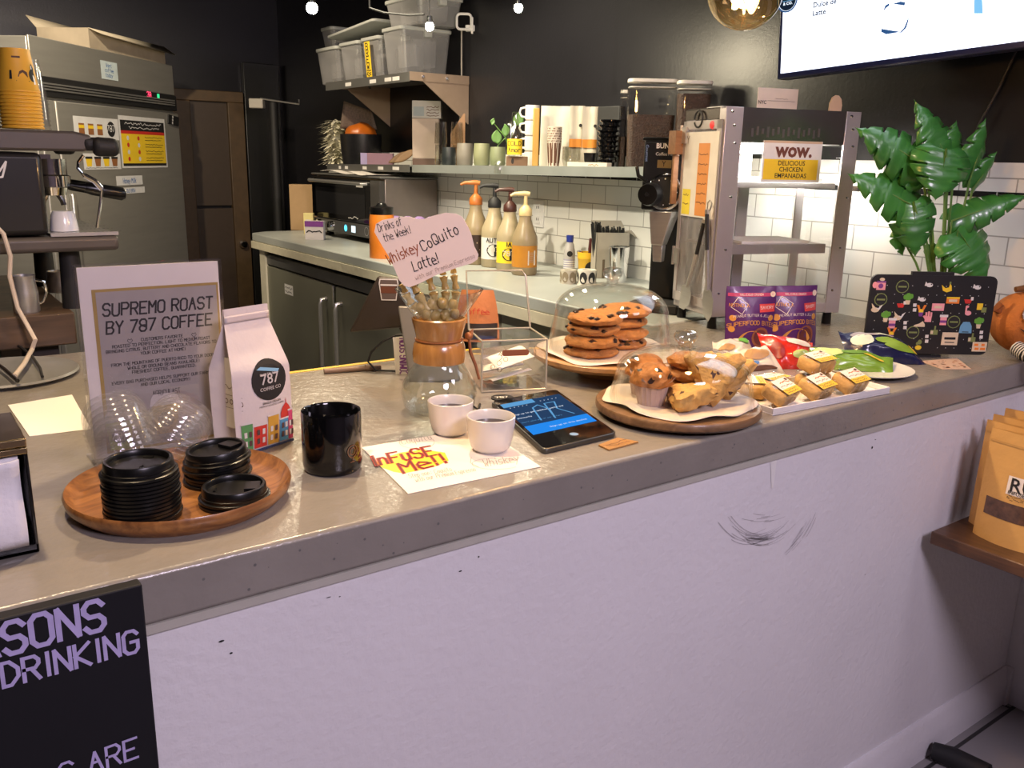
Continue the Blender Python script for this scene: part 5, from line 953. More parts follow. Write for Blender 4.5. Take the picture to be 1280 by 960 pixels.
vs = [onp(x * r, r * .9 + y * r) for x, y in ou] + [onp(x * r, r * .9 + y * r) for x, y in inn]; b.add(vs, [(i, i + 1, 12 + i, 11 + i) for i in range(10)]); obj('smile', b, INK, pm)
for s in (-1, 1):
    b = MB(); e = onp(s * .36 * r, r * 1.25); fe = frame(e, (1, .35 * s, 0), (0, .35, 1)); b.disc(0, 0, r * .25, 0, fe, .002); b.ring(0, 0, r * .22, .0022, 2, fe, .003, 18)
    for i in range(14): a = 2 * PI * i / 14; b.strokes([[(r * .17 * math.cos(a), r * .17 * math.sin(a)), (r * .24 * math.cos(a), r * .24 * math.sin(a))]], .002, 2, fe, .0032)
    b.disc(0, 0, r * .12, 1, fe, .0034); b.disc(0, 0, r * .06, 2, fe, .0038); obj('eye_patch', b, (mat('eye_brown', (.14, .09, .06), .7), INK, mat('eye_grey', (.45, .42, .40), .7)), pm)
b = MB(); e = onp(.02 * r, r * 1.05); b.prism([(-.12 * r, -.13 * r), (.12 * r, -.13 * r), (0, .14 * r)], 0, .006, 0, frame(e, (1, 0, 0), (0, .2, 1))); obj('nose', b, mat('mustard_felt', (.50, .30, .08), .9), pm)
b = MB(); b.tube([(0, 0, r * 1.6), (-.2 * r, 0, r * 1.85), (-.5 * r, .0, r * 1.8)], [.012, .010, .007], 8); obj('stalk', b, mat('brown_felt', (.16, .07, .02), .9), pm)
b = MB(); b.tube([(-.7 * r, -.1 * r, r * 1.15), (-1.02 * r, -.15 * r, r * 1.3), (-.9 * r, -.2 * r, r * 1.45)], .008, 8); obj('arm', b, mat('rust_felt', (.30, .09, .02), .9), pm)
for s in (-1, 1):
    lg = MB(); pts_ = [V((s * .5 * r, -.5 * r, .35 * r)), V((s * .42 * r, -.85 * r, .24 * r)), V((s * .15 * r - .1 * r, -1.25 * r, .2 * r))]
    for i in range(20):
        t = i / 20; a_ = pts_[0].lerp(pts_[1], min(1, t * 2)) if t < .5 else pts_[1].lerp(pts_[2], t * 2 - 1); t2 = (i + 1) / 20; c_ = pts_[0].lerp(pts_[1], min(1, t2 * 2)) if t2 <= .5 else pts_[1].lerp(pts_[2], t2 * 2 - 1); lg.tube([a_, c_], .2 * r, 10, i % 2)
    l_ = obj('leg', lg, (mat('stripe_white', (.62, .60, .56), .9), INK), pm); b = MB(); b.blob((.22 * r, .42 * r, .17 * r), 3, .03, 2, 2, M=T(pts_[2].x, pts_[2].y - .25 * r, .17 * r)); obj('shoe', b, MATTE, l_)
# ---- wooden wall shelf with kraft bags
a = ony(1152, 660, YF); zs = a.z; xs0 = a.x
b = MB(); b.box(xs0, XW - .002, -1.0, YF - .022, zs - .030, zs); ws = solo('wall_shelf', b, wood('dark_shelf_wood', (.11, .05, .02), (.05, .022, .009), .4, (30, 4, 30)), 'dark wooden wall shelf carrying kraft bags at the end of the bar', 'shelf', (0, 0, 0), bevel=.003)
KR = mat('kraft_bag', (.58, .33, .10), .55, var=.05, vs=14, bump=.15, bs=50)
def rumbag(A, w, h, label, lean, seed, front):
    p = thing('kraft_bag', label, 'kraft bag', A, -PI / 2, 'kraft bags on the wall shelf')
    def fr(u_, v_, s=-1): bul = .017 * math.sin(PI * u_) ** .7 * max(0, 1 - v_) ** .8 + .006 * math.sin(PI * u_); return (u_ * w, .024 + s * (bul + .001) + lean * v_, v_ * h + .006 * math.sin(PI * u_) * (v_ < .02) * 0)
    b = MB(); b.grid(lambda a_, c_: fr(a_, c_), 20, 18); b.grid(lambda a_, c_: fr(1 - a_, c_, 1), 20, 18); obj('pouch', b, KR, p)
    b = MB(); b.grid(lambda a_, c_: (lambda t: (t[0], t[1] - .001, t[2]))(fr(.12 + .76 * a_, .235 + .16 * c_)), 14, 4); obj('window', b, mat('dark_tea_window', (.09, .045, .025), .35, var=.6, vs=90, coat=.5), p)
    b = MB(); b.grid(lambda a_, c_: (lambda t: (t[0], t[1] - .0012, t[2]))(fr(.02 + .96 * a_, .885 + .02 * c_)), 10, 2); obj('seal_line', b, mat('seal_kraft', (.48, .27, .08), .5), p)
    b = MB(); b.grid(lambda a_, c_: (lambda t: (t[0], t[1] - .0012, t[2]))(fr(.38 + .5 * a_, .47 + .165 * c_)), 10, 3); lb = obj('label', b, mat('white_bag_label', (.76, .70, .66), .6), p)
    b = MB()
    for t_, y, s, mi, bold in (('RUM', .505, .042, 0, .012), ('INFUSED', .478, .011, 0, .01)):
        tmp = MB(); tmp.type(t_, s, 0, None, 0, 0, 0, bold, align='LEFT'); b.add([(lambda q: (q[0], q[1] - .0022, q[2]))(fr(min(.98, .41 + v.x / w), y + v.y / h)) for v in tmp.v], tmp.f, mi)
    for q, (y, e) in enumerate(((.455, .05), (.43, .035))):
        for ln in wavy(0, e, 0, .005, q + seed): b.add([(lambda t: (t[0], t[1] - .0022, t[2]))(fr(.41 + (a_[0] + dx) / w, y + (a_[1] + dz) / h)) for a_, c_ in zip(ln[:-1], ln[1:]) for dx, dz in ((0, 0), (.003, 0), (.003, .0012), (0, .0012))], [tuple(range(4 * i, 4 * i + 4)) for i in range(len(ln) - 1)], 0)
    obj('lettering', b, INK, lb)
f0 = G(1209, 668, zs); z_h = lambda px, py, Q_: Zt(Q_, px, py) - zs
rumbag(f0, .155, z_h(1222, 537, f0), 'frontmost kraft bag with window on the wooden wall shelf', .012, 1, True)
for i, (px, py, tx_, ty_, lab, le) in enumerate(((1203, 660, 1214, 527, 'second kraft bag from the front on the wooden wall shelf', .012), (1197, 652, 1213, 520, 'third kraft bag from the front on the wooden wall shelf', .014), (1192, 644, 1201, 512, 'rearmost kraft bag against the wall on the wooden wall shelf', .016))):
    Q_ = G(px, py, zs); Q_.x = f0.x + .054 + i * .052; Q_.y = min(onx(px, py, Q_.x).y, YF - .026); rumbag(Q_, .155, Zt(Q_, tx_, ty_) - zs, lab, le, i + 2, False)
# ---- black furniture foot on the floor
P = G(1192, 950, 0); b = MB(); b.tube([G(1166, 938, .028), G(1190, 946, .03), G(1235, 968, .03)], [.022, .026, .026], 12); b.tube([G(1235, 968, .03), G(1260, 985, .03)], .02, 10); solo('stool_foot', b, MATTE, 'black rounded foot of a stool on the floor tiles by the skirting', 'stool foot')
# ================================================================== menu screen
A = ony(976, 92, 2.0) if False else onx(976, 92, XW - .25); B = onx(1280, 51, XW - .18); u = B - A; u.z = 0; L_ = u.length; u.normalize(); rz = math.atan2(u.y, u.x)
zb = (A.z + B.z) / 2; tl = math.atan2(B.z - A.z, L_)
tv = thing('menu_screen', 'large bright white menu screen tilted out from the dark wall', 'screen', A, rz); tv.rotation_euler = (0, -tl, rz)
Wt, Ht = 1.25, .70
b = MB(); b.box(-.012, Wt, .0, .05, -.015, Ht); obj('bezel', b, mat('bezel_blue_halo', (.010, .014, .06), .3), tv, bevel=.004)  # blue halo of the lit screen is put into the bezel colour
b = MB(); b.box(.02, .5, .05, .09, .05, .5); obj('housing', b, MATTE, tv); b = MB(); b.box(.32, .44, .09, .165, .2, .4); obj('bracket', b, DSTEEL, tv)
SW = mat('lit_menu_white', (.02, .02, .02), .3, emis=(.80, .86, 1.0), es=2.6, spec=0.1)
b = MB(); FT = frame((0, -.0012, 0), (1, 0, 0), (0, 0, 1)); b.rect(0, Wt - .012, 0, Ht - .012, 0, FT); sc_ = obj('lit_panel', b, SW, tv)
N_ = Rz(rz) @ V((0, 1, 0))
def tp_(px, py): v = ray(px, py); p = EYE + v * ((A - EYE).dot(N_) / v.dot(N_)); d = p - A; x = d.dot(u); return (x * math.cos(tl) + d.z * math.sin(tl), d.z * math.cos(tl) - x * math.sin(tl))
b = MB(); TI = em('menu_ink', (.02, .05, .10), .3); TB = em('menu_blue', (.05, .16, .42), .6); TG = em('menu_pale_grey', (.62, .68, .78), 1.7); TLB = em('menu_light_blue', (.2, .5, .8), 1.2)
MCS = (TI, TB, TB, TLB, em('menu_white_ink', (.8, .9, 1), 1.5), TG)
x, y = tp_(987, 2); R_ = .028; b.disc(x - .006, y + .004, R_ * 1.15, 1, FT, .0006, 28); b.disc(x - .006, y + .004, R_ * 1.0, 0, FT, .0009, 28); b.ring(x - .006, y + .004, R_ * .98, .001, 4, FT, .0011)
b.type('& CO.', .011, 4, FT, x - .004, y - .008, .0012, .02); b.strokes([[(x - .02, y + .0025), (x + .014, y + .0025)]], .001, 3, FT, .0012)
obj('menu_logo', b, MCS, sc_); b = MB()
x, y = tp_(1016, 20); b.type('Latte', .019, 0, FT, x, y, .0006, .03, align='LEFT'); b.type('Dulce de', .019, 0, FT, x, y + .021, .0006, .03, align='LEFT')
obj('menu_lettering', b, MCS, sc_); b = MB()
def tpp(l): return [tp_(*t) for t in l]
for l in ([(1102, 40), (1108, 43), (1114, 40), (1121, 39), (1126, 40), (1131, 34), (1135, 24), (1136, 20), (1136, 26), (1133, 35), (1127, 41), (1120, 40), (1112, 42), (1106, 42), (1102, 36)], [(1104, 15), (1107, 7), (1112, 4), (1112, 7), (1108, 10)], [(1116, 5), (1126, 2), (1132, 3), (1131, 7), (1124, 6)]): b.poly(tpp(l), 2, FT, .0006)
b.poly(tpp([(1218, 17), (1218, 0), (1228, -2), (1229, 17)]), 3, FT, .0006)
x, y = tp_(1031, 42); b.ring(x, y, .013, .0025, 5, FT, .0006, 20, PI * .8, PI * 2.1); b.ring(x, y, .008, .0014, 5, FT, .0006, 20, PI, PI * 2)
for t in ((1062, 45), (1150, 35), (1160, 20), (1105, 54), (1020, 67)): x, y = tp_(*t); b.strokes(wavy(x - .012, x + .02, y, .004, t[0]), .0012, 5, FT, .0006)
obj('menu_drawing', b, MCS, sc_)
b = MB(); b.tube([onx(1272, 60, XW - .004), onx(1250, 108, XW - .003), onx(1226, 152, XW - .003), onx(1205, 205, XW - .003)], .004, 6); solo('screen_cable', b, MATTE, 'black cable running down the dark wall from the menu screen', 'cable')
# ---- globe bulb over the bar
P = atd(932, -12, 1.42); r = Wd(P, 47); gb = thing('pendant_bulb', 'large clear globe bulb glowing warm, hanging over the bar', 'pendant light', P)
b = MB(); b.lathe([(r * math.sin(PI * i / 28), -r * math.cos(PI * i / 28)) for i in range(0, 26)] + [(r * .3, r * 1.1), (r * .3, r * 1.25)], 40); obj('glass_globe', b, glass('amber_globe_glass', (1.0, .80, .50), .95, .06, .6), gb)
b = MB(); b.lathe([(0, r * 1.2), (r * .34, r * 1.2), (r * .34, r * 1.9), (r * .2, r * 2.1), (0, r * 2.1)], 24); obj('socket', b, BLACK, gb)
b = MB(); b.tube([(0, 0, r * 2.1), (0, 0, ZH - P.z)], .003, 6); obj('cord', b, MATTE, gb)
FIL = mat('glowing_filament', (1, .6, .2), .5, emis=(1.0, .62, .22), es=160); b = MB()
b.tube([(r * .42 * math.cos(k * 1.05) * (.6 + .4 * (k % 2)), r * .42 * math.sin(k * 1.05) * (.6 + .4 * (k % 2)), -r * .4 + r * .9 * (k % 2)) for k in range(13)], .0048, 6); b.tube([(0, 0, r * 1.2), (0, 0, r * .5)], .004, 6); obj('filament', b, FIL, gb)
l = bpy.data.lights.new('pendant_bulb_light', 'POINT'); l.energy = 20; l.color = (1, .70, .40); l.shadow_soft_size = .03; o = bpy.data.objects.new('pendant_bulb_light', l); COL.objects.link(o); o.location = P
# ================================================================== staff side: tall refrigerator
PcF = G(213, 82, 1.95); ddv = ray(756, 197); ddv.z = 0; ddv.normalize(); WF = 1.35; P = PcF - ddv * WF; P.z = 0; rzF = math.atan2(ddv.y, ddv.x)
fr = thing('tall_refrigerator', 'tall stainless refrigerator with menus and notes stuck on its door', 'refrigerator', P, rzF)
ivF = inv(P, rzF); Nf = Rz(rzF) @ V((0, 1, 0))
def ff(px, py): v = ray(px, py); p = ivF @ (EYE + v * ((P - EYE).dot(Nf) / v.dot(Nf))); return (p.x, p.z)
FS = mat('fridge_stainless', (.36, .35, .32), .32, .45, var=.08, vs=3, bump=.05, bs=25, stretch=(1, 1, 12)); FRF = frame((0, -.03, 0), (1, 0, 0), (0, 0, 1))
zt_, zb1, zb2 = 1.95, ff(150, 110)[1], ff(215, 143)[1]
b = MB(); b.box(0, WF, 0, .75, .1, zt_ - .005); b.box(0, WF, -.012, 0, zb1, zt_); obj('cabinet', b, FS, fr, bevel=.004)
b = MB(); b.box(.0, WF, -.022, 0, zb2 + .02, zb1); ctl = obj('control_band', b, MATTE, fr, bevel=.003)
b = MB()
for k in range(3): z = zb2 + .048 + k * .013; b.box(0.02, WF - .03, -.027, -.022, z, z + .007)
obj('louvres', b, STEEL, ctl)
b = MB(); x, z = ff(182, 119); F_ = frame((0, -.0226, 0), (1, 0, 0), (0, 0, 1)); b.hand('38', .028, 0, F_, x, z - .01, 0, .16); b.box(x + .09, x + .115, -.0235, -.022, z - .008, z + .014, 1); obj('lit_display', b, (em('red_digits', (.9, .05, .12), 2.5), em('green_led', (.05, .8, .3), 1.2)), ctl)
xd = ff(70, 200)[0]
b = MB(); b.box(xd, WF - .004, -.03, 0, .14, zb2 + .005); dr1 = obj('door', b, FS, fr, bevel=.006)
b = MB(); b.box(0, xd - .012, -.03, 0, .14, zb2 + .005); obj('door', b, FS, fr, bevel=.006)
b = MB(); b.box(xd + .02, xd + .05, -.055, -.03, .7, 1.25); obj('handle', b, STEEL, dr1, bevel=.008)
def sheet(name, x0, y0, x1, y1, mats, deco):
    a_, c_ = ff(x0, y1), ff(x1, y0); b = MB(); w, h = c_[0] - a_[0], c_[1] - a_[1]; M = T(0, -.0306, 0) @ frame((a_[0], 0, a_[1]), (1, 0, 0), (0, 0, 1)); b.rect(0, w, 0, h, 0, M, .0006); deco(b, w, h, M); return obj(name, b, mats, dr1)
def d1(b, w, h, M):
    b.disc(w * .82, h * .5, h * .36, 1, M, .0012)
    b.hand('787', h * .28, 0, M, w * .82, h * .4, .0016, .14)
    for k in range(3): b.rect(w * (.1 + .2 * k), w * (.22 + .2 * k), h * .2, h * .7, 2, M, .0012); b.rect(w * (.1 + .2 * k), w * (.22 + .2 * k), h * .48, h * .62, 3, M, .0014)
def d2(b, w, h, M):
    b.rect(w * .03, w * .97, h * .72, h * .92, 1, M, .0012); b.rect(w * .03, w * .97, h * .66, h * .72, 2, M, .0012); b.rect(w * .03, w * .97, h * .06, h * .66, 3, M, .0012); b.rect(w * .03, w * .97, h * .04, h * .09, 1, M, .0014)
    b.strokes(wavy(w * .12, w * .9, h * .86, h * .05, 1) + wavy(w * .2, w * .85, h * .78, h * .04, 2), h * .012, 0, M, .0016)
    for k in range(4):
        for q in (0, 1): b.disc(w * (.16 + .22 * q), h * (.58 - .135 * k), h * .045, 2 if (k + q) % 2 else 0, M, .0015, 10)
        b.strokes(wavy(w * .52, w * .92, h * (.6 - .135 * k), h * .03, k) + wavy(w * .52, w * .88, h * (.55 - .135 * k), h * .02, k + 7), h * .009, 1, M, .0016)
def d3(b, w, h, M):
    for k in range(4): b.poly([(w * (.08 + .23 * k), h * .2), (w * (.2 + .23 * k), h * .2), (w * (.23 + .23 * k), h * .8), (w * (.05 + .23 * k), h * .8)], 2 if k % 2 else 3, M, .0012); b.rect(w * (.05 + .23 * k), w * (.23 + .23 * k), h * .66, h * .8, 1, M, .0014)
    b.strokes(wavy(w * .05, w * .9, h * .1, h * .06, 3), h * .02, 1, M, .0014)
PW = mat('fridge_sheet_white', (.74, .74, .74), .5); MM_ = (PW, INK, mat('drink_brown', (.30, .12, .04), .6), YEL)
sheet('drink_menu', 86, 149, 140, 173, MM_, d1); sheet('food_menu', 146, 149, 199, 210, (PW, INK, RED, YEL), d2); sheet('drink_menu', 98, 192, 143, 212, MM_, d3)
hwt = lambda t: (lambda b, w, h, M: b.hand(t, h * .52, 1, M, w / 2, h * .22, .0012, .13, sx=.75))
sheet('hand_label', 139, 219, 171, 232, (PW, BLU), hwt('Honey Milk')); sheet('hand_label', 138, 233, 174, 243, (PW, BLU), hwt('COLD BREW'))
a_, c_ = ff(124, 98), ff(143, 79); b = MB(); M = frame((a_[0], -.013, a_[1]), (1, 0, 0), (0, 0, 1)); w, h = c_[0] - a_[0], c_[1] - a_[1]; b.rect(0, w, 0, h, 0, M, .0006)
for k, t in enumerate(('Want', 'coffee', 'today?')): b.hand(t, h * .2, 1, M, w / 2, h * (.68 - .27 * k), .0012, .12)
obj('note', b, (mat('blue_note', (.60, .70, .72), .6), BLU), fr)
b = MB(); a_, c_ = ff(203, 156), ff(216, 144); b.prism([(a_[0], a_[1] + .01), (c_[0] - .012, a_[1] - .005), (c_[0], c_[1] - .012), (a_[0] + .012, c_[1])], -.006, .008, 0, FRF); x_, z_ = (a_[0] + c_[0]) / 2 - .015, (a_[1] + c_[1]) / 2
for k in (-1, 0, 1): b.disc(x_ + .004 * k, z_ + .017 * k, .008, 1, FRF, .0088, 8)
obj('magnet', b, (MATTE, WHITE), dr1)
# open carton on the refrigerator
x0, x1 = ff(118, 70)[0], WF - .02; P2 = P + Rz(rzF) @ V((x0, .02, 1.951)); L_ = x1 - x0; b = MB(); hc = .10; CB = mat('worn_cardboard', (.42, .35, .26), .8, var=.18, vs=9)
for a_ in ((0, L_, 0, .006), (0, L_, .27, .276), (0, .006, .006, .27), (L_ - .006, L_, .006, .27)): b.box(*a_, 0, hc)
b.box(0, L_, 0, .276, 0, .004)
cx_ = thing('open_carton', 'open worn cardboard carton on top of the tall refrigerator', 'carton', P2, rzF); obj('carton', b, CB, cx_)
b = MB(); b.add([(0, 0, hc), (L_, 0, hc), (L_ + .03, -.05, hc - .04), (.04, -.05, hc - .025)], [(0, 1, 2, 3)]); obj('flap', b, mat('pale_cardboard', (.55, .48, .36), .8), cx_, thick=.003)
b = MB(); b.add([(0, .276, hc), (L_, .276, hc), (L_ - .02, .34, hc + .05), (.02, .34, hc + .06)], [(0, 1, 2, 3)]); obj('flap', b, mat('pale_cardboard_inner', (.50, .43, .32), .8), cx_, thick=.003)
# ================================================================== wooden bench, espresso machine and cups
YB = 2.2; zW = 1.095
b = MB(); b.box(-1.5, .345, YB, 2.95, zW - .075, zW); wb = solo('wooden_bench', b, wood('dark_bench_wood', (.11, .065, .035), (.05, .028, .015), .5, (3, 20, 20)), 'dark wooden bench top under the espresso machine', 'bench', (0, 0, 0), bevel=.004)
b = MB()
for x in (-1.4, .24): b.box(x, x + .07, YB + .04, YB + .11, 0, zW - .075); b.box(x, x + .07, 2.8, 2.87, 0, zW - .075)
obj('legs_frame', b, DBK, wb)
def em_(px, py, y=YB + .02): return ony(px, py, y)
XR = em_(147, 180).x; PE = V((XR, YB + .02, zW)); L0 = lambda px, py: em_(px, py) - PE
es = thing('espresso_machine', 'black espresso machine seen from its side, yellow cups stacked on top', 'espresso machine', PE)
zd0, zd1 = L0(60, 191).z, L0(60, 163).z; zt0, zt1 = L0(100, 314).z, L0(100, 293).z; xb = L0(58, 250).x; xL = -1.35; DE = .52
ESB = mat('espresso_black', (.014, .013, .013), .3, coat=.2); ESG = mat('espresso_warm_grey', (.10, .085, .075), .4, .2)
b = MB(); b.box(xL, xb, 0, DE, zt1, zd0); bd_ = obj('body', b, ESB, es, bevel=.012, seg=3)
b = MB(); b.prism([(xL, zd0), (-.07, zd0 + .004), (-.055, zd0 + .02), (-.055, zd1 - .008), (-.09, zd1), (xL, zd1)], -DE, .006, 0, frame((0, 0, 0), (1, 0, 0), (0, 0, 1))); tp_o = obj('cup_deck', b, ESG, es, bevel=.006)
b = MB(); b.tube([(-.055, -.006, (zd0 + zd1) / 2 - .008), (-.0, -.006, (zd0 + zd1) / 2 - .01)], [.022, .020], 14); b.tube([(-.055, DE, (zd0 + zd1) / 2 - .008), (0, DE, (zd0 + zd1) / 2 - .01)], [.022, .020], 14); b.box(-.075, -.004, -.01, DE + .01, zd0 + .006, zd1 - .012); obj('bumper', b, MATTE, es, bevel=.012, seg=3)
b = MB(); x1_ = L0(148, 300).x; b.box(xL, x1_, -.012, DE, zt0, zt1 - .004); obj('base', b, ESG, es, bevel=.01, seg=3)
b = MB(); b.box(xb + .002, x1_ - .006, 0, DE - .02, zt1 - .004, zt1 + .002)
for k in range(16):
    for q in range(5): b.disc(xb + .012 + k * .0095, .03 + q * .09, .0028, 1, T(0, 0, zt1 + .0024), 0, 6)
b.box(xb, x1_, -.008, -.002, zt1 - .003, zt1 + .005); obj('drip_tray', b, (STEEL, INK), es)
for x in (xL + .08, x1_ - .10):
    for y in (.05, DE - .06): b = MB(); b.lathe([(0, 0), (.026, 0), (.022, zt0), (0, zt0)], 16, M=T(x, y, 0)); obj('foot', b, MATTE, es)
for k, y in enumerate((.10, .36)):
    gx, gz = L0(73, 228).x, L0(73, 228).z; b = MB(); b.lathe([(0, .05), (.036, .05), (.036, .015), (.042, .012), (.042, -.012), (.034, -.014), (.03, -.032), (0, -.034)], 28, M=T(gx, y, gz)); b.box(xb - .02, gx, y - .03, y + .03, gz + .03, gz + .06); gh = obj('group_head', b, CHROME, es)
    b = MB(); b.tube([(gx + .02, y, gz - .005), (gx + .05, y - .005, gz - .012), (gx + .09, y - .01, gz - .018)], [.008, .008, .012], 10); b.tube([(gx + .07, y - .008, gz - .015), (gx + .085, y - .009, gz - .018), (gx + .15, y - .014, gz - .030), (gx + .158, y - .015, gz - .031)], [.012, .015, .016, .010], 12); obj('portafilter_handle', b, BLACK, gh)
    b = MB(); b.tube([(gx - .012, y, gz - .03), (gx - .02, y, gz - .045), (gx - .022, y, gz - .055)], .006, 8); b.tube([(gx + .012, y, gz - .03), (gx + .02, y, gz - .045), (gx + .022, y, gz - .055)], .006, 8); obj('spout', b, CHROME, gh)
b = MB(); pts = [L0(*t) + V((0, -.02, 0)) for t in ((102, 194), (96, 202), (95, 210), (103, 219), (116, 226), (125, 236), (123, 255), (119, 284))]; b.tube(pts, .0035, 8); b.tube(pts[3:6], .006, 8); obj('steam_wand', b, CHROME, es)
b = MB(); F_ = frame((0, -.0016, 0), (1, 0, 0), (0, 0, 1)); x, z = L0(6, 214).x, L0(6, 214).z
b.strokes([[(x - .03, z + .02), (x - .025, z + .005), (x - .01, z), (x + .004, z + .02), (x + .002, z + .012), (x - .006, z - .012), (x - .02, z - .014)]], .004, 0, F_); obj('emblem', b, WHITE, bd_)
# upside-down espresso cup on the tray
P = em_(80, 281, YB + .10); r = Wd(P, 16.5); h = Wd(P, 25); P.z = zW + zt1 + .003; b = MB(); b.lathe([(r, 0), (r * .98, h * .2), (r * .86, h * .75), (r * .7, h * .97), (0, h), (0, h - .003), (r * .66, h * .9), (r * .92, h * .2), (r * .96, 0), (r, 0)], 32); solo('espresso_cup', b, mat('white_porcelain', (.76, .76, .80), .2, coat=.3), 'white porcelain cup upside down on the espresso machine drip tray', 'cup', P)
# yellow paper cups
PCUP = mat('yellow_paper_cup', (.88, .47, .04), .5, var=.04); zdk = zW + zd1 + .001
def pcup(R, h, mats, art=True):
    b = MB(); b.lathe([(R, .002), (R + .0018, .003), (R + .0018, .006), (R * .99, .008), (R * .74, h - .006), (R * .73, h), (R * .68, h), (R * .67, h - .008), (0, h - .008)], 32); return b
Pc = em_(29, 160, YB + .10); Rc = Wd(Pc, 23); hc = Wd(Pc, 52); c0 = None
for k in range(11):
    top_ = k == 10; lab = 'topmost yellow paper cup of the stack on the espresso machine' if top_ else 'yellow paper cup under the topmost in the stack on the espresso machine'
    if k == 0: c0 = thing('paper_cup', lab, 'paper cup', (0, 0, 0), 0, 'yellow cups on the espresso machine'); obj('cup', pcup(Rc, hc, 0), PCUP, c0); o = c0
    elif top_:
        o = thing('paper_cup', lab, 'paper cup', (0, 0, 0), 0, 'yellow cups on the espresso machine'); obj('cup', pcup(Rc, hc, 0), PCUP, o)
        b = MB(); cone = lambda a, z, e=.0008: ((Rc * (.99 - .25 * z / hc) + e) * math.sin(a), -(Rc * (.99 - .25 * z / hc) + e) * math.cos(a), z)
        def cart(pts, mi): b.add([cone(x, y * hc) for x, y in pts], [tuple(range(len(pts)))], mi)
        cart([(.75 + .22 * math.cos(i * .45), .40 + .14 * math.sin(i * .45)) for i in range(14)], 0); cart([(.7, .40), (.9, .38), (.98, .58), (.85, .68), (.72, .6)], 0); cart([(.80, .20), (.95, .22), (.92, .40), (.8, .42)], 1); cart([(.75, .55), (.83, .55), (.83, .62), (.75, .62)], 1)
        cart([(-.1, .36), (.45, .36), (.42, .47), (.2, .52), (.0, .48)], 2); cart([(-.55, .3), (-.4, .3), (-.4, .5), (-.52, .5)], 0); cart([(-.35, .78), (.15, .78), (.15, .82), (-.35, .82)], 2); cart([(-.2, .26), (.5, .26), (.5, .28), (-.2, .28)], 2)
        obj('print', b, (INK, WHITE, BRN), o)
    else: o = dup(c0, (0, 0, 0), k * .4, lab)
    o.location = (Pc.x, Pc.y, zdk + k * Wd(Pc, 4.3))
Pg = em_(40, 158, YB + .21); b0 = None
for k in range(8):
    b = pcup(Rc * .95, hc, 0); lab = 'topmost clear cup of the nest behind the yellow cups' if k == 7 else 'clear cup under the topmost in the nest behind the yellow cups'
    o = solo('plastic_cup', b, PLAST, lab, 'plastic cup', (Pg.x, Pg.y, zdk + k * .0095), 0, 'clear cups on the espresso machine')
Pg = em_(-24, 158, YB + .10)
for k in range(6):
    o = solo('paper_cup', pcup(Rc * .9, hc * .9, 0), mat('dark_paper_cup', (.05, .04, .035), .5) if k == 0 else bpy.data.materials['dark_paper_cup'], 'topmost dark paper cup of the nest beside the yellow stack at the frame edge' if k == 5 else 'dark paper cup under the topmost in the nest at the frame edge', 'paper cup', (Pg.x, Pg.y, zdk + k * .0095), 0, 'dark cups on the espresso machine')
# milk pitchers and cables
def pitcher(px, py, r_, h_, lab, y):
    P = ony(px, py, y); P.z = zW; r, h = Wd(P, r_), Wd(P, h_); p = thing('milk_pitcher', lab, 'pitcher', P, 0, 'steel pitchers'); b = MB(); b.lathe([(0, 0), (r * .95, 0), (r, .004), (r, h * .55), (r * .86, h * .85), (r * .92, h), (r * .88, h), (r * .82, h * .85), (r * .95, h * .5), (0, .006)], 36); obj('body', b, STEEL, p)
    b = MB(); b.tube([(r * .88, 0, h * .85), (r * 1.5, 0, h * .8), (r * 1.6, 0, h * .5), (r * 1.3, 0, h * .25), (r * .98, 0, h * .2)], .0035, 8); obj('handle', b, CHROME, p)
pitcher(32, 374, 15, 46, 'steel milk pitcher standing on the dark bench under the espresso machine', YB + .05); pitcher(74, 352, 14, 26, 'low steel pitcher further back on the dark bench under the machine', YB + .34)
b = MB(); q = [ony(x, y, YB - .03 - .10 * t) for x, y, t in ((-8, 280, 0), (4, 292, 0), (13, 320, 0), (12, 345, 0), (22, 385, 0), (37, 412, .2), (44, 425, .5))] + [G(40, 437, ZC + .022), G(30, 455, ZC + .02), G(18, 470, ZC + .02)]; b.tube(q, .0048, 8); solo('power_cable', b, mat('cream_cable', (.62, .52, .42), .5), 'cream power cable hanging down beside the espresso machine', 'cable')
b = MB(); b.tube([G(8, 428, ZC + .018), G(25, 433, ZC + .018), G(40, 445, ZC + .018), G(50, 460, ZC + .018), G(53, 471, ZC + .018)], .003, 6); solo('power_cable', b, MATTE, 'thin black cable curving on the bar toward the grey tray', 'cable')
b = MB(); b.tube([G(-8, 452, ZC + .02), G(6, 462, ZC + .02), G(22, 476, ZC + .02)], .004, 6); solo('power_cable', b, BLACK, 'short thick black cable entering at the frame edge by the grey tray', 'cable')
# ================================================================== oven on the worktop
OV = V((2.08, 4.86, ZC)); ov = thing('countertop_oven', 'black-fronted steel oven on the far end of the grey worktop', 'oven', OV, -PI / 2); OW = .84; OD = XW - 2.08 - .01; OH = .335
b = MB(); b.box(0, OW, .02, OD, .03, OH); obj('casing', b, mat('oven_side_steel', (.33, .29, .27), .4, .9, var=.05), ov, bevel=.004)
b = MB(); b.box(-.01, OW + .01, -.01, OD, OH, OH + .010); obj('top_plate', b, DSTEEL, ov, bevel=.004)
b = MB(); b.box(.0, OW - .1, -.012, .018, .10, OH - .01); od = obj('door', b, GLOSSBLACK, ov, bevel=.004); b = MB(); b.box(.06, OW - .16, -.0135, -.012, .13, OH - .05); obj('door_window', b, mat('oven_glass', (.014, .014, .016), .06), od)
b = MB(); b.tube([(.03, -.012, OH - .03), (.03, -.04, OH - .03), (OW - .14, -.04, OH - .03), (OW - .14, -.012, OH - .03)], .009, 8); obj('handle', b, STEEL, od)
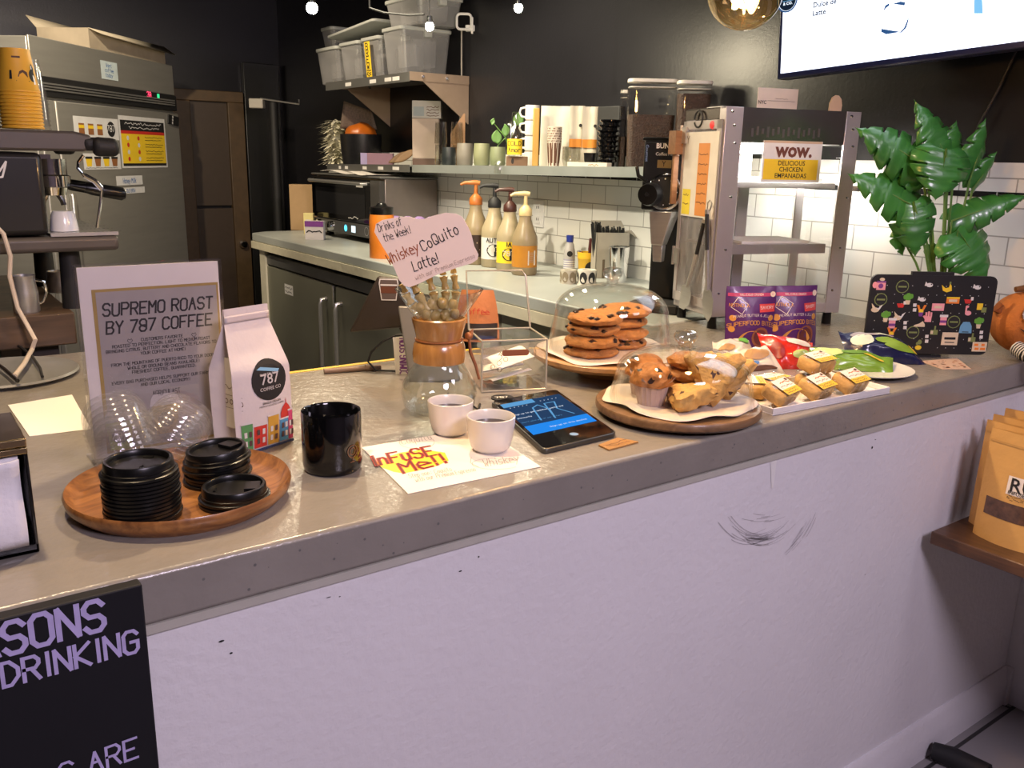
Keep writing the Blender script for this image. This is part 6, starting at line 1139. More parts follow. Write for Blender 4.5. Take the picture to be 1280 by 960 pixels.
b = MB(); b.box(OW - .098, OW, -.012, .018, .10, OH - .01); obj('side_strip', b, mat('oven_grey', (.055, .052, .05), .4), ov)
b = MB(); b.box(0, OW, -.016, .018, .03, .096); cp_ = obj('control_panel', b, mat('oven_panel_grey', (.10, .10, .10), .35, .4), ov, bevel=.004)
for x in (.12, .28): b = MB(); b.lathe([(0, 0), (.027, 0), (.024, .022), (0, .024)], 22, M=frame((x, -.016, .064), (1, 0, 0), (0, 0, 1))); obj('knob', b, CHROME, cp_)
b = MB(); F_ = frame((0, -.0168, 0), (1, 0, 0), (0, 0, 1)); b.disc(.45, .064, .018, 0, F_); b.rect(.52, .57, .047, .082, 1, F_); obj('lit_buttons', b, (em('oven_blue', (.1, .6, .9), 2.2), em('oven_white', (.7, .85, .9), 1.6)), cp_)
b = MB(); b.ring(.70, .064, .022, .004, 0, F_); obj('emblem', b, STEEL, cp_)
b = MB(); F_ = frame((0, -.0125, 0), (1, 0, 0), (0, 0, 1)); b.rect(OW - .26, OW - .18, OH - .09, OH - .035, 0, F_); b.strokes(wavy(OW - .25, OW - .19, OH - .055, .012, 3), .004, 1, F_, .0004); b.strokes(wavy(OW - .36, OW - .24, .125, .016, 4), .004, 0, F_, .0012); obj('stickers', b, (WHITE, INK), od)
for x in (.08, OW - .06): b = MB(); b.lathe([(0, 0), (.022, 0), (.02, .03), (0, .03)], 14, M=T(x, .06, 0)); obj('foot', b, MATTE, ov); b = MB(); b.lathe([(0, 0), (.022, 0), (.02, .03), (0, .03)], 14, M=T(x, OD - .05, 0)); obj('foot', b, MATTE, ov)
b = MB(); F_ = frame((OW + .0008, 0, 0), (0, 1, 0), (0, 0, 1))
for z in (.045, .105): b.rect(.03, .12, z, z + .045, 0, F_); b.strokes(wavy(.04, .11, z + .03, .01, 2) + wavy(.04, .10, z + .014, .01, 4), .003, 1, F_, .0006)
obj('labels', b, (mat('oven_label', (.55, .53, .48), .6), INK), ov)
for i, (x0, x1, y, a) in enumerate(((.05, .40, .05, .1), (.42, .72, .03, -.2))):
    b = MB(); b.grid(lambda u_, v_: (u_ * (x1 - x0), v_ * .2, .002 + .008 * math.sin(u_ * 5 + i)), 10, 4); solo('loose_papers', b, PAPER, 'white papers lying on the oven top, nearer the shelf cups' if i else 'white papers lying on the oven top, nearer the far wall', 'paper', OV + Rz(-PI / 2) @ V((x0, y - .03, OH + .018)), -PI / 2 + a * .3, thick=.002)
# things round the oven
def wk_box(name, px, py, w, d, h, m, lab, cat, rz=0, deco=None, bev=.002):
    P = G(px, py); p = thing(name, lab, cat, P, rz); b = MB(); b.box(-w / 2, w / 2, 0, d, 0, h); o = obj('carton', b, m, p, bevel=bev)
    if deco: b = MB(); deco(b, frame((0, -.0008, 0), (1, 0, 0), (0, 0, 1)), w, h); obj('printed_panel', b, deco_m, p)
    return p
deco_m = (PUR, INK, mat('print_pale', (.62, .58, .56), .6))
wk_box('cardboard_box', 381, 288, .17, .08, .27, mat('brown_cardboard', (.34, .22, .11), .8), 'tall brown cardboard box at the far end of the worktop', 'box', RC)
wk_box('tea_box', 393, 300, .10, .05, .10, mat('white_carton', (.60, .56, .56), .6), 'small white and purple carton in front of the oven knobs', 'box', RC, lambda b, M, w, h: (b.rect(-w / 2, w / 2, h * .7, h, 0, M), b.strokes(wavy(-w * .4, w * .4, h * .45, h * .14, 1), .006, 1, M, .0005), b.rect(-w * .4, 0, h * .1, h * .3, 2, M, .0005)))
wk_box('yellow_carton', 386, 293, .055, .04, .12, mat('pale_yellow_carton', (.60, .52, .22), .6), 'narrow pale yellow carton between the brown box and the oven', 'box', RC, lambda b, M, w, h: b.rect(-w * .3, w * .3, h * .3, h * .7, 2, M))
P = G(392, 287); b = MB(); b.blob((.06, .05, .075), 3, .25, 2, 4, M=T(0, 0, .13)); b.lathe([(0, 0), (.045, 0), (.05, .09), (0, .1)], 20); solo('cloth_bundle', b, mat('dark_navy_cloth', (.008, .010, .022), .8), 'dark cloth bundle against the brown box beside the oven', 'cloth', V((P.x + .02, P.y + .08, ZC)))
P = G(478, 322); jr = Wd(P, 15.5); jh = Zt(P, 478, 268) - ZC; oj = thing('orange_jar', 'orange plastic jar with black lid partly behind the drink sign', 'jar', P); b = MB(); b.lathe([(0, 0), (jr, 0), (jr * 1.02, .004), (jr, jh * .86), (jr * .94, jh), (0, jh)], 36); obj('body', b, mat('orange_plastic', (.70, .20, .02), .4), oj); b = MB(); b.lathe([(jr * .9, jh), (jr * .95, jh + .004), (jr * .93, jh + .032), (jr * .5, jh + .036), (jr * .3, jh + .05), (0, jh + .05)], 28); obj('cap', b, BLACK, oj)
P = G(512, 314) + FH * .12; lv = mat('lilac_wrap', (.30, .20, .42), .45, var=.15)
for k in range(4):
    b = MB(); r = .028; b.lathe([(0, 0), (r, 0), (r, .15), (r * .4, .16), (0, .158)], 20); solo('wrapped_roll', b, lv, ('lilac wrapped roll next to the orange jar', 'lilac wrapped roll second from the orange jar', 'lilac wrapped roll third from the orange jar', 'lilac wrapped roll furthest from the orange jar')[k], 'roll', P + RH * (.058 * k - .08), 0, 'lilac rolls behind the drink sign')
# ================================================================== syrups
def syrup(px, py, lab, pump, liquid, label, seed):
    P = G(px, py); r = Wd(P, 15.8); s = r / .052; t = thing('syrup_bottle', lab, 'syrup bottle', P, RC, 'syrup bottles with pumps'); h = .232 * s * 1.04
    b = MB(); b.lathe([(0, .002), (r * .9, 0), (r, .006), (r, h * .56), (r * .97, h * .64), (r * .62, h * .82), (r * .48, h * .92), (r * .47, h), (r * .42, h), (r * .40, h * .96), (0, h * .96)], 40); obj('bottle', b, liquid, t)
    b = MB(); b.lathe([(r * .5, h * .985), (r * .52, h), (r * .5, h + .022 * s), (r * .3, h + .034 * s), (r * .16, h + .04 * s), (r * .14, h + .075 * s), (0, h + .075 * s)], 20); zt = h + .078 * s
    b.tube([(.016 * s, 0, zt + .004), (-.005, 0, zt + .006), (-.045 * s, 0, zt + .004), (-.062 * s, 0, zt - .004)], [.009 * s, .010 * s, .007 * s, .005 * s], 10); obj('pump', b, pump, t)
    b = MB(); b.grid(lambda u_, v_: ((r + .0012) * math.sin(-1.3 + 2.6 * u_), -(r + .0012) * math.cos(-1.3 + 2.6 * u_), h * (.14 + .36 * v_)), 18, 4)
    def onl(pts, mi, e): b.add([((r + e) * math.sin(x), -(r + e) * math.cos(x), h * y) for x, y in pts], [tuple(range(len(pts)))], mi)
    if seed in (1, 2): onl([(.0 + .55 * math.cos(i * .45), .29 + .105 * math.sin(i * .45)) for i in range(14)], 1, .0026); tmp = MB(); tmp.hand('787', .018 * s, 0, None, 0, 0, 0, .15); b.add([((r + .004) * math.sin(v.x / r), -(r + .004) * math.cos(v.x / r), h * .27 + v.y) for v in tmp.v], tmp.f, 2); tmp = MB(); tmp.hand(('', 'AUTO', 'IA')[seed], .016 * s, 0, None, 0, 0, 0, .2); b.add([((r + .004) * math.sin(v.x / r), -(r + .004) * math.cos(v.x / r), h * .425 + v.y) for v in tmp.v], tmp.f, 1)
    elif seed == 3: onl([(.25, .18), (.9, .18), (.9, .42), (.25, .42)], 2, .0026); [onl([(.32, .38 - k * .03), (.8, .38 - k * .03), (.8, .39 - k * .03), (.32, .39 - k * .03)], 3, .0036) for k in range(6)]
    else: onl([(-.6, .36), (.2, .36), (.2, .38), (-.6, .38)], 3, .0026); onl([(-.6, .25), (.4, .25), (.4, .262), (-.6, .262)], 3, .0026)
    obj('label', b, (label, INK, mat('label_cream', (.72, .68, .6), .5) if seed < 1 else bpy.data.materials['label_cream'], mat('label_tan', (.42, .30, .2), .5) if seed < 1 else bpy.data.materials['label_tan']), t)
BOT = mat('hazy_amber_bottle', (.34, .26, .15), .35, var=.06, trans=.15); BOTL = mat('pale_syrup_bottle', (.46, .38, .24), .35, trans=.15)
syrup(594, 329.5, 'brown-labelled syrup bottle with an orange pump, nearest the oven', mat('orange_pump', (.48, .15, .03), .4), BOT, mat('dark_syrup_label', (.035, .018, .012), .45), 0)
syrup(617, 333, 'white-labelled syrup bottle with a black pump', MATTE, BOTL, mat('white_syrup_label', (.72, .70, .66), .5), 1)
syrup(636, 338, 'yellow-labelled syrup bottle with a dark brown pump', mat('brown_pump', (.06, .02, .015), .4), BOTL, YEL, 2)
syrup(655, 343, 'amber-labelled syrup bottle with a cream pump, nearest the grinder', mat('cream_pump', (.66, .52, .26), .4), BOT, mat('amber_syrup_label', (.48, .20, .02), .4), 3)
# ---- small things by the tiled wall
a_ = onx(674, 267, XW); o = thing('wall_outlet', 'cream double power outlet on the tiles behind the syrup bottles', 'outlet', (XW - .0005, a_.y, a_.z), -PI / 2); b = MB(); b.box(-.04, .04, -.006, 0, -.06, .06); obj('plate', b, WHITE, o, bevel=.002)
b = MB(); [b.box(-.017, .017, -.009, -.006, z - .018, z + .018) for z in (-.026, .026)]; [b.box(x - .0015, x + .0015, -.0096, -.009, z - .004, z + .008, 1) for z in (-.026, .026) for x in (-.007, .007)]; obj('sockets', b, (WHITE, INK), o)
P = G(711, 339); r = Wd(P, 7); h = Zt(P, 711, 294) - ZC; t = thing('milk_bottle', 'small bottle with blue cap and striped label beside the yellow cup', 'bottle', P, RC); b = MB(); b.lathe([(0, 0), (r, 0), (r, h * .55), (r * .7, h * .78), (r * .5, h * .82), (0, h * .82)], 24); obj('body', b, mat('grey_bottle', (.42, .40, .40), .4), t); b = MB(); b.lathe([(r * .62, h * .82), (r * .66, h), (0, h)], 20); obj('cap', b, mat('blue_cap', (.02, .04, .30), .4), t)
b = MB(); b.lathe([(r * 1.02, .01), (r * 1.02, h * .35)], 24, 0); [b.lathe([(r * 1.04, .014 + k * .009), (r * 1.04, .018 + k * .009)], 24, 1) for k in range(4)]; b.disc(0, h * .5, r * .5, 2, frame((0, -r * 1.03, 0), (1, 0, 0), (0, 0, 1))); obj('label', b, (mat('lilac_label', (.35, .34, .46), .5), WHITE, INK), t)
P = G(734, 342); r = Wd(P, 13); h = Zt(P, 734, 315) - ZC; b = MB(); b.lathe([(0, 0), (r * .82, 0), (r * .96, h * .7), (r, h * .72), (r, h), (r * .93, h), (r * .78, .006), (0, .005)], 30); PY = P; yc = thing('pen_cup', 'yellow cup holding markers by the tiled wall', 'cup', P, RC); obj('cup', b, mat('bright_yellow_cup', (.78, .46, .03), .4), yc); b = MB(); b.disc(.3 * r, h * .3, h * .3, 0, frame((0, -r * .93, 0), (1, 0, 0), (0, 0, 1)), .001); obj('emblem', b, INK, yc)
for k, (dx, dy, L, tx, c, lab) in enumerate(((-.5, .1, .075, -.25, mat('orange_marker', (.6, .20, .04), .4), 'orange marker in the yellow cup'), (.15, .3, .13, .06, mat('maroon_marker', (.10, .02, .02), .4), 'tall maroon marker in the yellow cup'), (.2, -.3, .085, .35, mat('green_marker', (.02, .12, .08), .4), 'dark green marker in the yellow cup'), (-.7, .3, .08, -.3, mat('grey_marker', (.25, .24, .22), .4), 'grey marker in the yellow cup'))):
    b = MB(); b.tube([(0, 0, 0), (tx * L * .6, 0, L * .6), (tx * L, 0, L)], [.007, .0075, .006], 10); b.tube([(tx * L * .62, 0, L * .62), (tx * L, 0, L)], [.009, .008], 10); solo('marker', b, c, lab, 'marker', PY + RH * (dx * r * .5) + FH * (dy * r * .5) + V((0, 0, .012)), RC, 'markers in the yellow cup')
for k, (px, py, lab) in enumerate(((710, 354, 'pale roll of round stickers lying before the blue-capped bottle'), (733, 356, 'roll of round black stickers lying before the yellow cup'))):
    P = G(px, py); r = Wd(P, 12 if k else 10); h = Zt(P, px, 337) - ZC; t = thing('sticker_roll', lab, 'sticker roll', P, RC); b = MB(); b.lathe([(r, 0), (r, h), (r * .5, h), (r * .5, 0)], 30); obj('roll', b, mat('roll_backing_%d' % k, ((.48, .44, .36), (.66, .62, .54))[k], .5), t)
    b = MB(); [b.add([((r + .0012) * math.sin(c_ + .42 * math.cos(i * .5)), -(r + .0012) * math.cos(c_ + .42 * math.cos(i * .5)), h * .5 + h * .4 * math.sin(i * .5)) for i in range(12)], [tuple(range(12))]) for c_ in (-1.4, -.45, .5, 1.45)]; obj('stickers', b, (mat('sticker_tan', (.24, .19, .12), .5), INK)[k], t)
P = G(752, 347); r = Wd(P, 7.5); h = Zt(P, 752, 318) - ZC; t = thing('spice_jar', 'small dark spice jar beside the steel cup', 'jar', P); b = MB(); b.lathe([(0, 0), (r, 0), (r, h * .8), (r * .9, h * .84), (0, h * .84)], 22); obj('jar', b, mat('spice_brown', (.10, .075, .05), .4), t); b = MB(); b.lathe([(r * .95, h * .84), (r * .95, h), (0, h)], 22); obj('lid', b, STEEL, t)
P = G(772, 352); r = Wd(P, 13); h = Zt(P, 772, 308) - ZC; b = MB(); b.lathe([(0, 0), (r * .8, 0), (r, h), (r * 1.04, h), (r * .95, h - .003), (r * .76, .004), (0, .004)], 32); solo('steel_cup', b, CHROME, 'tall polished steel cup in front of the straw box', 'cup', P)
P = G(764, 348); w = Wd(P, 42); h = Zt(P, 768, 291) - ZC; t = thing('straw_box', 'open cardboard box full of black straws by the tiled wall', 'box', P, RC + .15); b = MB(); d = .075
for a_ in ((-w / 2, w / 2, 0, .003), (-w / 2, w / 2, d, d + .003), (-w / 2, -w / 2 + .003, 0, d), (w / 2 - .003, w / 2, 0, d)): b.box(*a_, 0, h)
b.box(-w / 2, w / 2, 0, d, 0, .003); b.add([(w / 2, 0, h), (w / 2, d, h), (w / 2 + .03, d, h + .01), (w / 2 + .03, 0, h - .02)], [(0, 1, 2, 3)]); b.add([(-w / 2, d, h), (w / 2, d, h), (w / 2, d + .03, h + .04), (-w / 2, d + .03, h + .04)], [(0, 1, 2, 3)]); obj('carton', b, mat('grey_cardboard', (.34, .31, .26), .8), t)
b = MB(); r_ = random.Random(2)
for i in range(60): x, y = r_.uniform(-w * .45, w * .45), r_.uniform(.01, d - .01); q = r_.uniform(-.25, .1); b.tube([(x, y, .02), (x + q * .05 - .01, y, h + r_.uniform(.005, .022) + (.02 if x < -.2 * w else 0))], .0028, 5)
sw = solo('straws', b, MATTE, 'bunch of black straws filling the open cardboard box', 'straws', P, RC + .15); sw['kind'] = 'stuff'
# ================================================================== grinder
P = G(830, 384); PGr = P; rg_ = RC - .5
gr = thing('coffee_grinder', 'tall black coffee grinder with round dial and steel chute beside the food warmer', 'coffee grinder', P, rg_)
ivG = inv(P, rg_)
zt0 = Zt(P, 830, 262) - ZC; zt1 = Zt(P, 820, 174) - ZC
GB = mat('grinder_black', (.014, .014, .016), .3, coat=.3)
# widths from the pixels on a plane that faces the lens
def gw(px): return (onv(px, 300, P) - P).dot(RH)
xl_, xr_ = gw(783), gw(882); xm = gw(831)
ca, sa = math.cos(rg_ - RC), math.sin(rg_ - RC)
wf = (xm - xl_) / abs(ca); ws_ = (xr_ - xm) / abs(sa)
x0g = -wf * .45; yg0 = -.10
b = MB(); b.box(x0g, x0g + wf, yg0, yg0 + ws_, zt0, zt1 - .004); hd_ = obj('motor_housing', b, GB, gr, bevel=.008, seg=3)
b = MB(); b.box(x0g - .003, x0g + wf + .003, yg0 - .003, yg0 + ws_ + .003, zt1 - .006, zt1 + .004); obj('top_plate', b, BLACK, hd_, bevel=.003)
b = MB(); b.box(x0g + .012, x0g + wf - .004, yg0 + .08, yg0 + ws_, .03, zt0); obj('column', b, MATTE, gr, bevel=.006)
b = MB(); b.box(x0g - .01, x0g + wf + .01, yg0 - .03, yg0 + ws_, 0, .03); obj('base', b, MATTE, gr, bevel=.006)
FGr = frame((x0g + wf / 2, yg0, (zt0 + zt1) / 2), (1, 0, 0), (0, 0, 1)); hz = zt1 - zt0
b = MB(); zc_ = zt0 - (zt0 + zt1) / 2 + hz * .27; b.lathe([(0, .004), (.047, .004), (.05, 0)], 40, M=FGr @ T(wf * .05, zc_, 0)); b.lathe([(.050, 0), (.054, .003), (.050, .006), (.046, .006), (.046, 0)], 40, 1, M=FGr @ T(wf * .05, zc_, 0))
for k in range(12): b.disc(wf * .05 + .038 * math.cos(k * .52), zc_ + .038 * math.sin(k * .52), .0022, 2, FGr, .0048, 6)
obj('dial', b, (MATTE, CHROME, WHITE), hd_)
b = MB(); b.lathe([(0, .05), (.03, .048), (.034, .03), (.034, .006), (0, .006)], 28, M=FGr @ T(-wf * .22, zc_ - .008, 0)); b.lathe([(0, .053), (.007, .053), (.007, .05)], 14, 1, M=FGr @ T(-wf * .22, zc_ - .008, 0)); b.tube([tuple(FGr @ V(p)) for p in ((-wf * .30, zc_ + .03, .03), (-wf * .5, zc_ + .045, .03), (-wf * .55, zc_ + .07, .028))], .006, 8); obj('grind_knob', b, (BLACK, CHROME), hd_)
b = MB(); b.type('BUNN', .020, 0, FGr, 0, hz * .37, .0012, .03); b.type('Coffee Mill', .013, 0, FGr, 0, hz * .27, .0012, 0); b.type('Gourmet', .013, 2, FGr @ Rz(-PI / 2), -hz * .30, -wf * .44, .0012, .0); b.rect(-.022, .022, hz * .10, hz * .21, 1, FGr, .001); b.hand('Y', .014, 3, FGr, 0, hz * .125, .0014, .14); obj('lettering', b, (WHITE, GOLD, mat('pale_blue_print', (.25, .35, .6), .5), INK), hd_)
b = MB(); b.hexa([(x0g + wf * .35, yg0 - .02, zt0 - .10), (x0g + wf * .62, yg0 - .02, zt0 - .10), (x0g + wf * .62, yg0 + .02, zt0 - .10), (x0g + wf * .35, yg0 + .02, zt0 - .10), (x0g + wf * .28, yg0 - .025, zt0), (x0g + wf * .80, yg0 - .025, zt0), (x0g + wf * .80, yg0 + .05, zt0), (x0g + wf * .28, yg0 + .05, zt0)]); b.hexa([(x0g + wf * .40, yg0 - .014, zt0 - .15), (x0g + wf * .60, yg0 - .014, zt0 - .15), (x0g + wf * .60, yg0 + .014, zt0 - .15), (x0g + wf * .40, yg0 + .014, zt0 - .15), (x0g + wf * .37, yg0 - .016, zt0 - .1), (x0g + wf * .61, yg0 - .016, zt0 - .1), (x0g + wf * .61, yg0 + .016, zt0 - .1), (x0g + wf * .37, yg0 + .016, zt0 - .1)]); obj('chute', b, STEEL, gr, bevel=.002)
FS_ = frame((x0g + wf + .0012, yg0 + .03, 0), (0, 1, 0), (0, 0, 1)); b = MB(); b.rect(.0, .055, zt0 + .012, zt0 + .13, 0, FS_, .0004)
for k in range(5): b.strokes(wavy(.006, .048, zt0 + .115 - k * .02, .006, k), .0016, 1, FS_, .0008)
obj('taped_ticket', b, (mat('peach_ticket', (.66, .42, .26), .7), mat('ticket_rust', (.30, .10, .04), .7)), hd_)
# ================================================================== long wall shelf
XS = 2.17; yL = 4.86; yR = 2.02
def zs_(y): return 1.402 + (yL - y) * .0135
sh = thing('long_wall_shelf', 'long grey metal wall shelf above the white tiles carrying cups and boxes', 'shelf', (XS, yR, 0)); SG = mat('galvanised_grey', (.36, .39, .38), .35, .5, var=.12, vs=8)
b = MB(); b.hexa([(0, 0, zs_(yR) - .005), (XW - XS - .002, 0, zs_(yR) - .005), (XW - XS - .002, yL - yR, zs_(yL) - .005), (0, yL - yR, zs_(yL) - .005), (0, 0, zs_(yR)), (XW - XS - .002, 0, zs_(yR)), (XW - XS - .002, yL - yR, zs_(yL)), (0, yL - yR, zs_(yL))]); obj('shelf_plate', b, SG, sh)
for (y0, y1, m_) in ((yR, 3.86, SG), (3.89, yL, DSTEEL)):
    b = MB(); b.hexa([(-.003, y0 - yR, zs_(y0) - .034), (.003, y0 - yR, zs_(y0) - .034), (.003, y1 - yR, zs_(y1) - .034), (-.003, y1 - yR, zs_(y1) - .034), (-.003, y0 - yR, zs_(y0) + .002), (.003, y0 - yR, zs_(y0) + .002), (.003, y1 - yR, zs_(y1) + .002), (-.003, y1 - yR, zs_(y1) + .002)]); fl = obj('front_lip', b, m_, sh)
b = MB(); F_ = frame((-.0036, 0, 0), (0, -1, 0), (0, 0, 1))
for y, w in ((4.62, .04), (4.40, .05), (4.22, .06), (4.06, .07), (4.70, .03)): b.rect(-(y - yR), -(y - yR) + w, zs_(y) - .024, zs_(y) - .008, 0, F_)
obj('price_tags', b, WHITE, fl)
for y in (2.3, 3.1, 3.88, 4.7): b = MB(); b.prism([(XW - XS - .003, zs_(y) - .006), (.06, zs_(y) - .006), (XW - XS - .003, zs_(y) - .02)], -.004, .004, 0, frame((0, y - yR, 0), (1, 0, 0), (0, 0, 1))); obj('bracket', b, SG, sh)
def SP(px, x=2.28, py=206):
    p = onx(px, py, x); return V((x, p.y, zs_(p.y) + .0006))
def shw(P, n): return Wd(P, n)
def onshelf(name, px, build, mats, lab, cat, x=2.28, group=None, rz=RC, **k):
    P = SP(px, x); b = MB(); build(b, P); return solo(name, b, mats, lab, cat, P, rz, group, **k)
# duster, bucket with pumpkin, mesh bag
P = SP(421, 2.30); t = thing('feather_duster', 'fluffy cream feather duster standing at the far end of the long shelf', 'duster', P, RC); b = MB(); r_ = random.Random(4); H = Zt(P, 418, 150) - P.z
b.blob((shw(P, 11), shw(P, 11), H * .48), 3, .12, 5, 3, M=T(0, 0, H * .52))
for i in range(420):
    z = H * (.06 + .92 * i / 420); a_ = r_.uniform(0, 2 * PI); L = shw(P, 25) * r_.uniform(.6, 1.05); d = V((math.cos(a_), math.sin(a_), r_.uniform(-.25, .2))); s_ = V((-d.y, d.x, 0)) * .012; o_ = V((0, 0, z)); b.add([o_ - s_ * .4, o_ + d * L * .55 - s_, o_ + d * L + V((0, 0, -.012)), o_ + d * L * .55 + s_, o_ + s_ * .4], [(0, 1, 2, 3, 4)])
FEA = mat('cream_feathers', (.80, .77, .62), .9, var=.1); obj('feathers', b, FEA, t); b = MB(); b.tube([(0, 0, 0), (0, 0, H)], .008, 8); obj('handle', b, BLACK, t)
P = SP(452, 2.28); w = shw(P, 25); H = Zt(P, 452, 168) - P.z
solo('black_bucket', MB().lathe([(0, 0), (w * .9, 0), (w, H * .5), (w * 1.02, H), (w * .96, H), (w * .9, .01), (0, .01)], 36), mat('glitter_black', (.010, .010, .012), .35, var=.5, vs=80), 'black tub holding an orange pumpkin at the far end of the long shelf', 'tub', P)
b = MB(); rr_ = shw(P, 20); b.blob((rr_, rr_, rr_ * .85), 3, .02, 2, 3, shape=lambda q, p: q * (1 + .05 * math.cos(9 * math.atan2(p.y, p.x)))); solo('toy_pumpkin', b, mat('pumpkin_orange', (.48, .12, .01), .35), 'orange toy pumpkin sitting in the black tub on the long shelf', 'pumpkin', P + V((0, 0, H - rr_ * .15)))
P2 = P + V((.045, .06, 0)); b = MB(); h2 = Zt(P, 440, 126) - P.z; b.grid(lambda u_, v_: (shw(P, 27) * (u_ - .5) * 1.7 * (1 - .25 * v_) - .02, .02 * math.sin(u_ * 3) + .035, H + .03 + (h2 - H - .03) * v_ * (1 - .35 * u_)), 10, 8)
solo('mesh_bag', b, mat('brown_mesh', (.12, .085, .065), .7, var=.4, vs=120), 'brown mesh bag hanging behind the toy pumpkin on the long shelf', 'bag', P, RC, thick=.004)
P = SP(471, 2.24); w = shw(P, 40); H = shw(P, 14); t = thing('tissue_box', 'low mauve box lying on the long shelf before the black tub', 'box', P, RC); b = MB(); b.box(-w / 2, w / 2, 0, .06, 0, H); obj('carton', b, mat('mauve_carton', (.34, .20, .26), .6), t, bevel=.002); b = MB(); b.box(-w / 2 - .0006, -w / 2 + w * .2, -.0008, .0, 0, H); obj('end_panel', b, mat('lilac_panel', (.42, .36, .60), .6), t)
for k, (x0, x1, y0, y1) in enumerate(((488, 512, 203, 190), (494, 520, 204, 188))):
    P = SP((x0 + x1) / 2, 2.24 + .04 * (1 - k)); L = shw(P, x1 - x0 + 4); b = MB(); b.grid(lambda u_, v_: ((u_ - .5) * L, .012 * (v_ - .5), .012 + u_ * shw(P, y0 - y1) + (v_ - .5) * .045 * math.sin(PI * u_) - .02 * math.sin(PI * u_) * 0), 10, 4)
    solo('wooden_scoop', b, mat('scoop_wood_%d' % k, (.22, .13, .06), .6), ('dark wooden scoop leaning on the shelf between mauve box and cartons, rear one', 'wooden scoop leaning on the shelf between mauve box and cartons, front one')[k], 'scoop', P, RC, None, thick=.006)
# cartons and lab stack
P = SP(532, 2.30); w = shw(P, 33); t = thing('flat_box', 'low dark wooden box under the tall beige carton on the long shelf', 'box', P, RC); b = MB(); h1_ = shw(P, 8); b.box(-w / 2, w / 2, 0, .09, 0, h1_); obj('box', b, mat('brown_tray_wood', (.10, .055, .04), .5), t, bevel=.002)
h2_ = Zt(P, 532, 148) - P.z; t = thing('tall_carton', 'tall plain beige carton standing on the long shelf beside stacked glasses', 'box', P + V((0, 0, h1_ + .001)), RC); b = MB(); b.box(-w / 2, w / 2, .005, .085, 0, h2_ - h1_ - .001); obj('carton', b, mat('beige_carton', (.46, .37, .31), .8, var=.04), t, bevel=.002)
h3_ = Zt(P, 532, 126) - P.z; t = thing('small_carton', 'small printed grey carton lying on top of the tall beige carton', 'box', P + V((0, 0, h2_ + .001)), RC); b = MB(); b.box(-w * .5, w * .58, .0, .085, 0, h3_ - h2_); obj('carton', b, mat('pale_grey_carton', (.44, .42, .40), .8), t, bevel=.002)
b = MB(); F_ = frame((0, -.0008, 0), (1, 0, 0), (0, 0, 1)); b.rect(-w * .45, -w * .05, .01, .055, 0, F_); [b.strokes(wavy(w * .05, w * .5, .012 + k * .014, .008, k), .003, 1, F_, .0004) for k in range(4)]; obj('print', b, (mat('print_bluegrey', (.30, .34, .36), .7), BRN), t)
GLS = glass('tumbler_glass', (.93, .93, .90), .95, .12, .8, .04)
for k, (px, x, lab) in enumerate(((551, 2.25, 'stacked drinking glass pair nearest the beige carton'), (571, 2.33, 'stacked drinking glass pair behind the grey tumbler'))):
    P = SP(px, x); r = shw(P, 8); h = shw(P, 26)
    for q in (0, 1): b = MB(); b.lathe([(r, 0), (r * .85, h), (0, h), (0, h - .006), (r * .8, h - .005), (r * .95, 0), (r, 0)], 26); solo('drinking_glass', b, GLS, ('lower glass of the ', 'upper glass of the ')[q] + lab, 'glass', P + V((0, 0, q * (h + .001))), 0, 'upturned glasses on the long shelf')
P = SP(576, 2.37); h = Zt(P, 578, 142) - P.z; b = MB(); b.prism([(-.05, 0), (.02, 0), (.02, h), (.012, h), (-.05, h * .62)], -.004, .004, 0, frame((0, 0, 0), (1, 0, 0), (0, 0, 1))); solo('wooden_stand', b, mat('tan_board', (.30, .16, .08), .6), 'angled tan wooden board standing behind the upturned glasses', 'board', P, RC)
for px, wpx, hpx, c, lab, x in ((561, 9, 22, (.012, .016, .018), 'black stoneware tumbler first in the row on the long shelf', 2.23), (581, 10.5, 27, (.20, .18, .15), 'grey stoneware tumbler between black and green tumblers', 2.22), (602, 10.5, 27, (.24, .25, .14), 'olive stoneware tumbler third in the row on the long shelf', 2.22), (622, 10, 23, (.20, .23, .13), 'sage stoneware tumbler last in the row beside the vine', 2.22)):
    P = SP(px, x); r, h = shw(P, wpx), shw(P, hpx); b = MB(); b.lathe([(0, 0), (r * .8, 0), (r * .95, .006), (r, h * .5), (r * .93, h * .92), (r * .9, h), (r * .84, h), (r * .86, h * .5), (0, .01)], 32); solo('tumbler', b, mat('stoneware_%d' % px, c, .45, var=.1), lab, 'tumbler', P, 0, 'stoneware tumblers on the long shelf')
